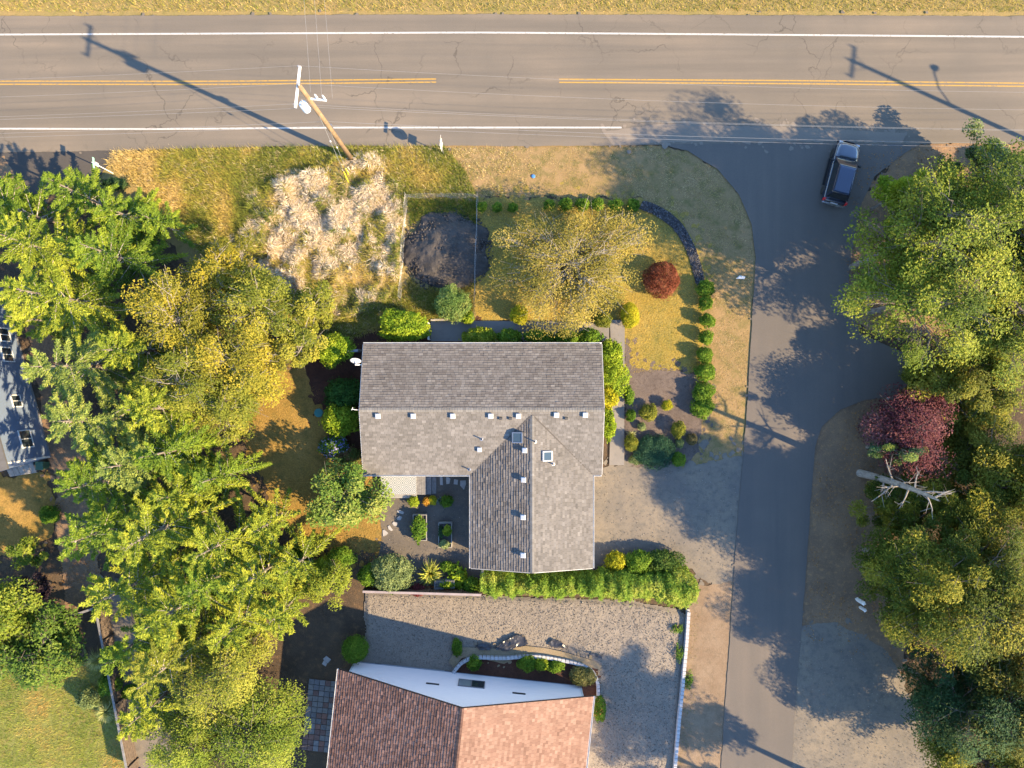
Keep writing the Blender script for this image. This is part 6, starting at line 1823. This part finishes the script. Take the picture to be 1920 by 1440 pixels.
# fallen leaves: flat leaves strewn under the trees
def litter(name, px, n_m2, label, pal):
    p = sample_poly(PP(px), n_m2); n = len(p)
    k = fbm(p[:, 0] * 0.7, p[:, 1] * 0.7, 91, 3) > 0.45; p = p[k]; n = len(p)
    C = np.stack([p[:, 0], p[:, 1], RNG.uniform(0.075, 0.10, n)], -1)
    N = unit(np.array([0, 0, 1.0]) + RNG.normal(0, 0.3, (n, 3))); D = RNG.normal(0, 1, (n, 3)); D -= N * (D * N).sum(1, keepdims=True)
    V, F, c = leaves(C, D, N, RNG.uniform(0.06, 0.13, n), RNG.uniform(0.04, 0.08, n), palette(pal, n))
    tag(obj(name, mesh_np(name, V, [F], c), M['leaf']), label, 'leaves', None, 'stuff')
LP = [(0.14, 0.07, 0.03), (0.28, 0.14, 0.05), (0.40, 0.22, 0.08)]
litter('fallen_leaves', [(1580, 300), (1700, 275), (1900, 275), (1800, 420), (1640, 620), (1590, 610), (1575, 480), (1600, 400)], 26, 'fallen brown leaves on the junction bank', LP)
litter('fallen_leaves', [(1530, 850), (1600, 770), (1660, 760), (1690, 1000), (1690, 1240), (1560, 1220), (1505, 1190)], 22, 'fallen brown leaves east of the side road', LP)
litter('fallen_leaves', [(100, 890), (200, 900), (210, 1120), (110, 1100)], 30, 'fallen brown leaves on the path by the blue house', LP)
litter('fallen_leaves', [(480, 940), (560, 960), (720, 1010), (700, 1060), (580, 1060)], 20, 'fallen brown leaves below the mossy lawn', LP)
litter('fallen_leaves', [(690, 1112), (900, 1118), (900, 1150), (690, 1170)], 10, 'few fallen leaves on the gravel below the board fence', LP)

# ================================================================== CAR
def suv():
    rear = P(1561, 383, 0.6); front = P(1591, 268, 0.6)
    d = (front - rear); L = 4.75
    c = (front + rear) / 2
    root = thing('parked_car', 'dark blue SUV with roof ribs waiting at the junction', 'car', (c.x, c.y, 0.02), math.atan2(d.y, d.x) - math.pi / 2)
    t = NT('car_paint'); t.set((0.014, 0.020, 0.038), 0.22, 0.2, 0.6); t.b.inputs['Coat Weight'].default_value = 0.8; t.b.inputs['Coat Roughness'].default_value = 0.06
    paint = t.m
    hp = NT('bonnet_sky_sheen'); hp.set((0.09, 0.105, 0.135), 0.28, 0.5, 0.6); hp.b.inputs['Coat Weight'].default_value = 0.8  # paler than the body: sky reflection put into the bonnet colour
    blackp = NT('black_trim').set((0.012, 0.012, 0.013), 0.5, 0, 0.4)
    glass = NT('car_glass').set((0.015, 0.018, 0.02), 0.05, 0, 0.9)
    chrome = NT('car_chrome').set((0.6, 0.6, 0.62), 0.2, 0.9, 0.5)
    # lower body: rounded loft along y (front = +y)
    st = [(-2.36, 0.44, 0.78, 0.74), (-2.30, 0.36, 0.98, 0.86), (-2.1, 0.30, 1.04, 0.91), (-1.2, 0.27, 1.06, 0.925), (0.0, 0.27, 1.04, 0.925), (0.95, 0.28, 1.02, 0.92), (1.25, 0.30, 1.00, 0.91), (1.95, 0.33, 0.94, 0.88), (2.25, 0.36, 0.84, 0.80), (2.37, 0.42, 0.70, 0.66)]
    V = []; n = 16
    for y, z0, z1, w in st:
        zc = (z0 + z1) / 2; hz = (z1 - z0) / 2
        for k in range(n):
            a = 2 * math.pi * (k + 0.5) / n
            ca, sa = math.cos(a), math.sin(a)
            e = 0.38
            V.append((w * math.copysign(abs(ca) ** e, ca), y, zc + hz * math.copysign(abs(sa) ** e, sa)))
    F = [(i * n + k, i * n + (k + 1) % n, (i + 1) * n + (k + 1) % n, (i + 1) * n + k) for i in range(len(st) - 1) for k in range(n)]
    F += [tuple(range(n - 1, -1, -1)), tuple(range((len(st) - 1) * n, len(st) * n))]
    MB().add(V, F).build('body', paint, root, smooth=True)
    # bonnet panel, proud of the body
    m = MB(); V = []; nx = 7; ys = [1.02, 1.35, 1.7, 2.0, 2.2]
    for j, y in enumerate(ys):
        w = [0.83, 0.82, 0.79, 0.74, 0.64][j]; zt = [1.055, 1.045, 1.01, 0.955, 0.885][j]
        for i in range(nx):
            u = -1 + 2 * i / (nx - 1)
            V.append((u * w, y - 0.08 * u * u * (1 if j == len(ys) - 1 else 0.3), zt - 0.035 * u ** 4 + (0.012 if abs(abs(u) - 0.33) < 0.05 else 0)))
    F = [(j * nx + i, j * nx + i + 1, (j + 1) * nx + i + 1, (j + 1) * nx + i) for j in range(len(ys) - 1) for i in range(nx - 1)]
    nb = len(V); V2 = [(x, y, z - 0.05) for x, y, z in V]
    bd = [(j * nx, (j + 1) * nx) for j in range(len(ys) - 1)] + [((j + 1) * nx + nx - 1, j * nx + nx - 1) for j in range(len(ys) - 1)] + [(i + 1, i) for i in range(nx - 1)] + [((len(ys) - 1) * nx + i, (len(ys) - 1) * nx + i + 1) for i in range(nx - 1)]
    m.add(V + V2, F + [(a, b, b + nb, a + nb) for a, b in bd]).build('bonnet', hp.m, root, smooth=True)
    # cabin: glasshouse frustum with rounded roof
    B = [(-0.84, 0.98), (-0.87, -2.12), (0.87, -2.12), (0.84, 0.98)]      # belt line corners (x,y)
    Tz, Bz = 1.68, 1.03
    T = [(-0.64, 0.22), (-0.66, -1.86), (0.66, -1.86), (0.64, 0.22)]
    gV = [(x, y, Bz) for x, y in B] + [(x, y, Tz) for x, y in T]
    MB().add(gV, [(0, 1, 5, 4), (1, 2, 6, 5), (2, 3, 7, 6), (3, 0, 4, 7), (4, 5, 6, 7), (3, 2, 1, 0)]).build('cabin', paint, root, bevel=0.05)
    def quad(a, b, c_, d_, name, mat, off=0.008, inset=0.0):
        q = [np.array(p, float) for p in (a, b, c_, d_)]
        ce = sum(q) / 4; nn = np.cross(q[1] - q[0], q[3] - q[0]); nn /= np.linalg.norm(nn)
        if nn @ (ce - np.array([0, -0.8, 1.2])) < 0: nn = -nn
        q = [p + (ce - p) * inset + nn * off for p in q]; r = [p - nn * 0.012 for p in q]
        return MB().add(q + r, [(0, 1, 2, 3), (7, 6, 5, 4)] + [(i, (i + 1) % 4, 4 + (i + 1) % 4, 4 + i) for i in range(4)]).build(name, mat, root)
    def side(s, y0b, y1b, y0t, y1t, name='side_window'):
        def pt(y, f):
            xb, xt = 0.86, 0.65
            return (s * (xb + (xt - xb) * f), y, Bz + (Tz - Bz) * f)
        quad(pt(y0b, 0.10), pt(y1b, 0.10), pt(y1t, 0.86), pt(y0t, 0.86), name, glass, 0.012)
    for s in (-1, 1):
        side(s, 0.78, -0.12, 0.25, -0.12); side(s, -0.20, -1.05, -0.20, -1.05); side(s, -1.13, -1.98, -1.13, -1.80)
    quad((-0.78, 0.92, Bz + 0.05), (0.78, 0.92, Bz + 0.05), (0.60, 0.28, Tz - 0.06), (-0.60, 0.28, Tz - 0.06), 'windscreen', glass, 0.012)
    quad((-0.74, -2.09, Bz + 0.10), (0.74, -2.09, Bz + 0.10), (0.58, -1.90, Tz - 0.08), (-0.58, -1.90, Tz - 0.08), 'rear_window', glass, 0.012)
    # roof skin with ribs and rails
    rp = NT('roof_paint'); rp.set((0.030, 0.045, 0.085), 0.25, 0.3, 0.6); rp.b.inputs['Coat Weight'].default_value = 0.8
    MB().add([(-0.58, 0.16, Tz + 0.006), (0.58, 0.16, Tz + 0.006), (0.60, -1.82, Tz + 0.006), (-0.60, -1.82, Tz + 0.006), (-0.50, 0.05, Tz + 0.035), (0.50, 0.05, Tz + 0.035), (0.52, -1.74, Tz + 0.035), (-0.52, -1.74, Tz + 0.035)],
             [(7, 6, 5, 4), (0, 1, 5, 4), (1, 2, 6, 5), (2, 3, 7, 6), (3, 0, 4, 7), (0, 1, 2, 3)]).build('roof', rp.m, root)
    for x in (-0.36, -0.18, 0.0, 0.18, 0.36):
        MB().box(x - 0.022, x + 0.022, -1.65, -0.05, Tz + 0.036, Tz + 0.050).build('roof_rib', rp.m, root)
    for s in (-1, 1):
        MB().tube([(s * 0.60, 0.08, Tz + 0.01), (s * 0.61, -0.05, Tz + 0.075), (s * 0.62, -1.65, Tz + 0.075), (s * 0.62, -1.8, Tz + 0.01)], 0.022, 8).build('roof_rail', blackp, root)
        mr = MB().box(-0.11, 0.11, -0.06, 0.07, -0.07, 0.08).build('mirror', blackp, root, (s * 1.03, 0.62, 1.12), bevel=0.03)
        MB().box(-0.78 if s < 0 else 0.50, -0.50 if s < 0 else 0.78, 2.20, 2.30, 0.66, 0.82).build('headlight', chrome, root, bevel=0.02)
        MB().box(-0.90 if s < 0 else 0.74, -0.74 if s < 0 else 0.90, -2.34, -2.16, 0.72, 1.06).build('tail_light', NT('tail_red').set((0.45, 0.01, 0.01), 0.2, 0, 0.6), root, bevel=0.03)
        MB().box(s * 0.935 - 0.012, s * 0.935 + 0.012, -1.9, 1.2, 0.56, 0.62).build('side_trim', blackp, root)
        MB().box(s * 0.97 - 0.07, s * 0.97 + 0.07, -1.05, 1.0, 0.30, 0.35).build('running_board', blackp, root)
        for y in (-1.42, 1.45):
            wr = bpy.data.objects.new('wheel', None); COL.objects.link(wr); wr.parent = root; wr.location = (s * 0.84, y, 0.36)
            wr.rotation_euler = (0, math.pi / 2 * s, 0)
            MB().lathe([(0.22, -0.11), (0.33, -0.11), (0.36, -0.07), (0.36, 0.07), (0.33, 0.11), (0.22, 0.11)], 24).build('tyre', NT('tyre_rubber').set((0.015, 0.015, 0.015), 0.8), wr, smooth=False)
            rm = MB().lathe([(0.225, 0.06), (0.225, 0.105), (0.19, 0.10), (0.17, 0.07)], 20)
            for k in range(5):
                a = 2 * math.pi * k / 5; ca, sa = math.cos(a), math.sin(a)
                rm.add([(ca * 0.04 - sa * 0.04, sa * 0.04 + ca * 0.04, 0.10), (ca * 0.04 + sa * 0.04, sa * 0.04 - ca * 0.04, 0.10), (ca * 0.2 + sa * 0.03, sa * 0.2 - ca * 0.03, 0.095), (ca * 0.2 - sa * 0.03, sa * 0.2 + ca * 0.03, 0.095)], [(0, 1, 2, 3)])
            rm.build('rim', chrome, wr)
    MB().box(-0.80, 0.80, 2.30, 2.44, 0.36, 0.60).build('front_bumper', blackp, root, bevel=0.05)
    MB().box(-0.84, 0.84, -2.46, -2.28, 0.40, 0.68).build('rear_bumper', chrome, root, bevel=0.05)
    MB().box(-0.42, 0.42, 2.36, 2.41, 0.62, 0.78).build('grille', blackp, root)
    MB().box(-0.26, 0.26, -2.40, -2.37, 0.74, 0.88).build('number_plate', NT('plate_white').set((0.5, 0.5, 0.5), 0.5), root)
    MB().tube([(-0.3, 0.95, 1.075), (-0.05, 0.75, 1.235)], 0.012, 5).build('wiper', blackp, root)
    MB().tube([(0.25, 0.95, 1.075), (0.5, 0.75, 1.235)], 0.012, 5).build('wiper', blackp, root)
suv()

# ================================================================== UTILITY POLES AND WIRES
def pole(px, py, label, h=12.9, arm_dir=(0.11, 1.0), lamp=False, gear=True, lean=(0, 0)):
    b = P(px, py)
    r = thing('utility_pole', label, 'utility pole', b, 0, 'utility poles along the main road')
    lx, ly = lean
    MB().tube([(0, 0, 0), (lx * 0.5, ly * 0.5, h / 2), (lx, ly, h)], [0.19, 0.165, 0.13], 12).build('shaft', M['wood_pole'], r, smooth=True)
    a = Vector((arm_dir[0], arm_dir[1], 0)).normalized(); sd = Vector((-a.y, a.x, 0))
    o = Vector((lx, ly, h - 0.25)) + sd * 0.17
    def ab(u0, u1, v0, v1, z0, z1):
        q = [o + a * u0 + sd * v0, o + a * u1 + sd * v0, o + a * u1 + sd * v1, o + a * u0 + sd * v1]
        return [(p.x, p.y) for p in q], h + z0, h + z1
    pts, z0, z1 = ab(-1.2, 1.2, -0.06, 0.06, -0.32, -0.2)
    MB().prism(pts, z0, z1).build('crossarm', M['arm_wood'], r)
    ins = NT('porcelain_grey').set((0.25, 0.25, 0.27), 0.3) if 'porcelain_grey' not in bpy.data.materials else bpy.data.materials['porcelain_grey']
    tips = []
    for u in (-1.1, 0.12, 1.1):
        p = o + a * u
        if u == 0.12: p = Vector((lx, ly, h + 0.16)); zb = h
        else: zb = h - 0.2
        MB().lathe([(0.03, zb), (0.03, zb + 0.08), (0.07, zb + 0.1), (0.05, zb + 0.14), (0.075, zb + 0.17), (0.04, zb + 0.24)], 10, p.x, p.y).build('insulator', ins, r)
        tips.append(b + Vector((p.x, p.y, zb + 0.24)))
    for s in (-1, 1):
        MB().tube([o + a * 0.65 * s + Vector((0, 0, -0.03)), Vector((lx, ly, h - 0.95)) + sd * 0.15], 0.02, 6).build('brace', M['metal'], r)
    if gear:
        # transformer can on the west side, cut-out arm on the east
        tc = Vector((lx, ly, 0)) + sd * 0.5 - a * 0.15
        zt = 9.7
        MB().lathe([(0.20, zt), (0.26, zt + 0.03), (0.26, zt + 0.78), (0.22, zt + 0.86), (0.08, zt + 0.90)], 18, tc.x, tc.y).build('transformer', mat_plain('transformer_paint', (0.60, 0.66, 0.72), 0.4, alb=1.0), r, smooth=False)
        for k in (-1, 1): MB().lathe([(0.03, zt + 0.85), (0.05, zt + 0.95), (0.03, zt + 1.0), (0.05, zt + 1.05), (0.02, zt + 1.18)], 8, tc.x + a.x * 0.12 * k, tc.y + a.y * 0.12 * k).build('bushing', ins, r)
        pts, z0, z1 = ab(-0.05, 0.05, -1.25, -0.3, -1.85, -1.75)
        MB().prism(pts, z0, z1).build('side_arm', M['arm_wood'], r)
        for v in (-0.75, -1.2):
            p = o + sd * v
            MB().lathe([(0.04, h - 1.75), (0.07, h - 1.65), (0.05, h - 1.55), (0.08, h - 1.45), (0.05, h - 1.3), (0.07, h - 1.2), (0.03, h - 1.05)], 10, p.x, p.y).build('cut_out', M['cap'], r)
        MB().box(lx - 0.16, lx + 0.16, ly - 0.02, ly + 0.24, 6.1, 6.5).build('cable_bracket', M['metal'], r)
    if lamp:
        MB().tube([(0, 0, 8.0), (-0.2, 1.0, 8.5), (-0.4, 2.2, 8.6)], 0.045, 8).build('lamp_arm', M['metal'], r)
        MB().lathe([(0.12, 8.42), (0.25, 8.47), (0.22, 8.6), (0.1, 8.72)], 14, -0.45, 2.5).build('lamp_head', M['metal'], r)
    return r, b, tips
M['arm_wood'] = mat_plain('bleached_crossarm', (0.72, 0.70, 0.67), 0.8, 0, 0.08, 4, alb=1.0)
_, pb, tips0 = pole(660, 299, 'wooden utility pole with crossarm and transformer above the straw mounds')
_, eb, tips1 = pole(2090, 338, 'wooden utility pole with street lamp arm beyond the right edge', lamp=True, gear=False)
_, wb, tips2 = pole(-790, 330, 'wooden utility pole beyond the left edge', gear=False)

def wire(name, label, a, b, sag, rad, mat, n=40, cat='wire'):
    a = Vector(a); b = Vector(b)
    t = np.linspace(0, 1, n)[:, None]
    q = np.array(a)[None] * (1 - t) + np.array(b)[None] * t
    q[:, 2] -= 4 * sag * (t * (1 - t))[:, 0]
    V, F = tubes(q[None], np.full((1, n), rad), 5)
    tag(obj(name, mesh_np(name, V, [F], smooth=True), mat), label, cat, 'overhead wires')
nm = ('nearest the house', 'in the middle', 'farthest from the house')
for k in range(3):
    wire('power_line', 'thin power line %s, running east from the crossarm' % nm[k], tips0[k], tips1[k], 1.1, 0.0045, M['wire'])
    wire('power_line', 'thin power line %s, running west from the crossarm' % nm[k], tips0[k], tips2[k], 1.1, 0.0045, M['wire'])
for z, r_, lab in ((9.3, 0.006, 'neutral wire'), (7.0, 0.007, 'thick upper telephone cable'), (6.3, 0.007, 'thick lower telephone cable')):
    o = Vector((0, 0.2, z))
    wire('telephone_cable', lab + ' running east from the pole', pb + o, eb + o, 0.9, r_, M['wire'])
    wire('telephone_cable', lab + ' running west from the pole', pb + o, wb + o, 0.9, r_, M['wire'])
far = P(600, -420)
for k, (dx, z, lab) in enumerate(((0.15, 11.2, 'left'), (0.75, 11.0, 'middle'), (1.25, 10.4, 'right'))):
    wire('service_line', '%s one of three wires crossing the road northward from the pole' % lab, pb + Vector((dx, 0.3, z)), far + Vector((dx - 0.5, 0, 9.5)), 0.5, 0.006, M['wire'])
# guy wires with yellow guards
yel = mat_plain('yellow_guard', (0.75, 0.62, 0.04), 0.5, alb=1.0)
for lab, z, e in (('upper', 9.0, P(655, 345)), ('lower', 6.4, P(656, 333))):
    g = thing('guy_wire', '%s guy wire anchored below the utility pole in a yellow guard' % lab, 'guy wire', (0, 0, 0))
    top = pb + Vector((0, -0.1, z)); e = e + Vector((0, 0, 0.15))
    MB().tube([top, top.lerp(e, 0.5), e], 0.012, 5).build('wire', M['wire'], g)
    m = top.lerp(e, 0.35); MB().lathe([(0.03, -0.12), (0.055, -0.06), (0.055, 0.06), (0.03, 0.12)], 8).build('strain_insulator', M['cap'], g, m)
    s = top.lerp(e, 0.80); MB().tube([s, e], 0.04, 8).build('guard', yel, g)

# ================================================================== SIGNS AND SMALL THINGS
def octagon(r): return [(r * math.cos(math.pi / 8 + k * math.pi / 4), r * math.sin(math.pi / 8 + k * math.pi / 4)) for k in range(8)]
def plate(name, pts, mat, parent, z, x=0.0, t=0.004):
    """flat plate in the yz plane, facing x"""
    n = len(pts)
    V = [(x, p[0], z + p[1]) for p in pts] + [(x + t, p[0], z + p[1]) for p in pts]
    return MB().add(V, [tuple(range(n)), tuple(range(2 * n - 1, n - 1, -1))] + [(i, n + i, n + (i + 1) % n, (i + 1) % n) for i in range(n)]).build(name, mat, parent)
M['sign_back'] = mat_plain('sign_aluminium', (0.62, 0.63, 0.64), 0.4, 0.3, 0.05, alb=1.0)
def road_sign():
    r = thing('road_sign', 'edge-on traffic sign with plaque on the verge right of the pole', 'road sign', P(832, 289), math.radians(-5))
    MB().box(-0.03, 0.03, -0.03, 0.03, 0, 2.95).build('post', M['metal'], r)
    plate('sign_plate', octagon(0.42), M['sign_back'], r, 2.25, 0.036)
    plate('plaque', [(-0.33, -0.2), (0.33, -0.2), (0.33, 0.2), (-0.33, 0.2)], M['sign_back'], r, 1.62, 0.036)
    plate('name_blade', [(-0.40, -0.09), (0.40, -0.09), (0.40, 0.09), (-0.40, 0.09)], M['sign_back'], r, 2.90, 0.036)
road_sign()
def small_sign():
    r = thing('street_sign', 'small sign on a pale post beside the left entrance', 'street sign', P(212, 325), math.radians(4))
    MB().tube([(0, 0, 0), (0, 0, 2.6)], 0.04, 8).build('post', M['white'], r)
    plate('sign_plate', [(-0.38, -0.12), (0.38, -0.12), (0.38, 0.12), (-0.38, 0.12)], mat_plain('green_sign', (0.25, 0.5, 0.42), 0.4, alb=1.0), r, 2.5, 0.045)
    plate('marker_plate', [(-0.15, -0.2), (0.15, -0.2), (0.15, 0.2), (-0.15, 0.2)], M['sign_back'], r, 2.1, 0.045)
small_sign()
def pedestal(px, py, h, w, label):
    r = thing('marker_post', label, 'marker post', P(px, py), 0.5, 'white marker posts')
    MB().box(-w, w, -w, w, 0, h - 0.1).build('post', M['white'], r, bevel=0.02)
    MB().add([(-w - 0.02, -w - 0.02, h - 0.1), (w + 0.02, -w - 0.02, h - 0.1), (w + 0.02, w + 0.02, h - 0.1), (-w - 0.02, w + 0.02, h - 0.1), (-w * 0.5, -w * 0.5, h), (w * 0.5, -w * 0.5, h), (w * 0.5, w * 0.5, h), (-w * 0.5, w * 0.5, h)],
             [(3, 2, 1, 0), (4, 5, 6, 7), (0, 1, 5, 4), (1, 2, 6, 5), (2, 3, 7, 6), (3, 0, 4, 7)]).build('cap', M['white'], r)
pedestal(1606, 1123, 1.2, 0.11, 'taller white post under the pines east of the side road')
pedestal(1612, 1138, 0.9, 0.09, 'shorter white post under the pines east of the side road')
pedestal(703, 296, 0.5, 0.07, 'short white post in the grass right of the utility pole')
def fold():
    p = P(1388, 520)
    o = MB().add([(-0.35, -0.10, 0.02), (0.30, -0.14, 0.02), (0.38, 0.06, 0.03), (-0.10, 0.12, 0.14), (-0.35, -0.10, 0.03), (0.30, -0.14, 0.03), (0.38, 0.06, 0.04), (-0.10, 0.12, 0.15)],
                 [(3, 2, 1, 0), (4, 5, 6, 7), (0, 1, 5, 4), (1, 2, 6, 5), (2, 3, 7, 6), (3, 0, 4, 7)]).build('folded_board', M['white'], None, p)
    tag(o, 'white folded sheet lying on the verge beside the side road', 'sheet')
fold()
p = P(1000, 331)
tag(MB().lathe([(0.13, 0.02), (0.15, 0.06), (0.12, 0.10), (0.04, 0.12)], 12).build('blue_cover', mat_plain('blue_plastic', (0.06, 0.20, 0.5), 0.4, alb=1.0), None, p), 'small blue plastic cover in the verge grass', 'cover')
p = P(598, 774)
tag(MB().lathe([(0.30, 0.03), (0.34, 0.05), (0.34, 0.10), (0.30, 0.13), (0.05, 0.14)], 20).build('tank_lid', mat_plain('teal_plastic', (0.03, 0.17, 0.16), 0.5, alb=1.0), None, p), 'round teal tank lid on the lawn beside the west shrubs', 'lid')
def rail_log():
    a = P(1664, 748, 0.3); b = P(1722, 735, 0.3)
    r = thing('log_rail', 'low weathered log rail beside the paved drive and purple plum', 'log rail', (0, 0, 0))
    MB().tube([a, (a + b) / 2 + Vector((0, 0.02, 0.02)), b], [0.13, 0.12, 0.10], 10).build('log', M['bark_dead'], r)
    for t in (0.15, 0.85):
        q = a.lerp(b, t); MB().box(q.x - 0.12, q.x + 0.12, q.y - 0.15, q.y + 0.15, 0, 0.2).build('block', M['wood_brown'], r)
rail_log()
p = P(630, 1063)
pt = thing('terracotta_pot', 'terracotta pot among the shrubs below the mossy lawn', 'pot', p)
MB().lathe([(0.16, 0), (0.24, 0.36), (0.27, 0.37), (0.27, 0.44), (0.23, 0.44), (0.22, 0.36)], 16).build('pot', mat_plain('terracotta', (0.45, 0.20, 0.10), 0.8), pt)
MB().lathe([(0.215, 0.30), (0.21, 0.36)], 16).build('soil', m_soil, pt)
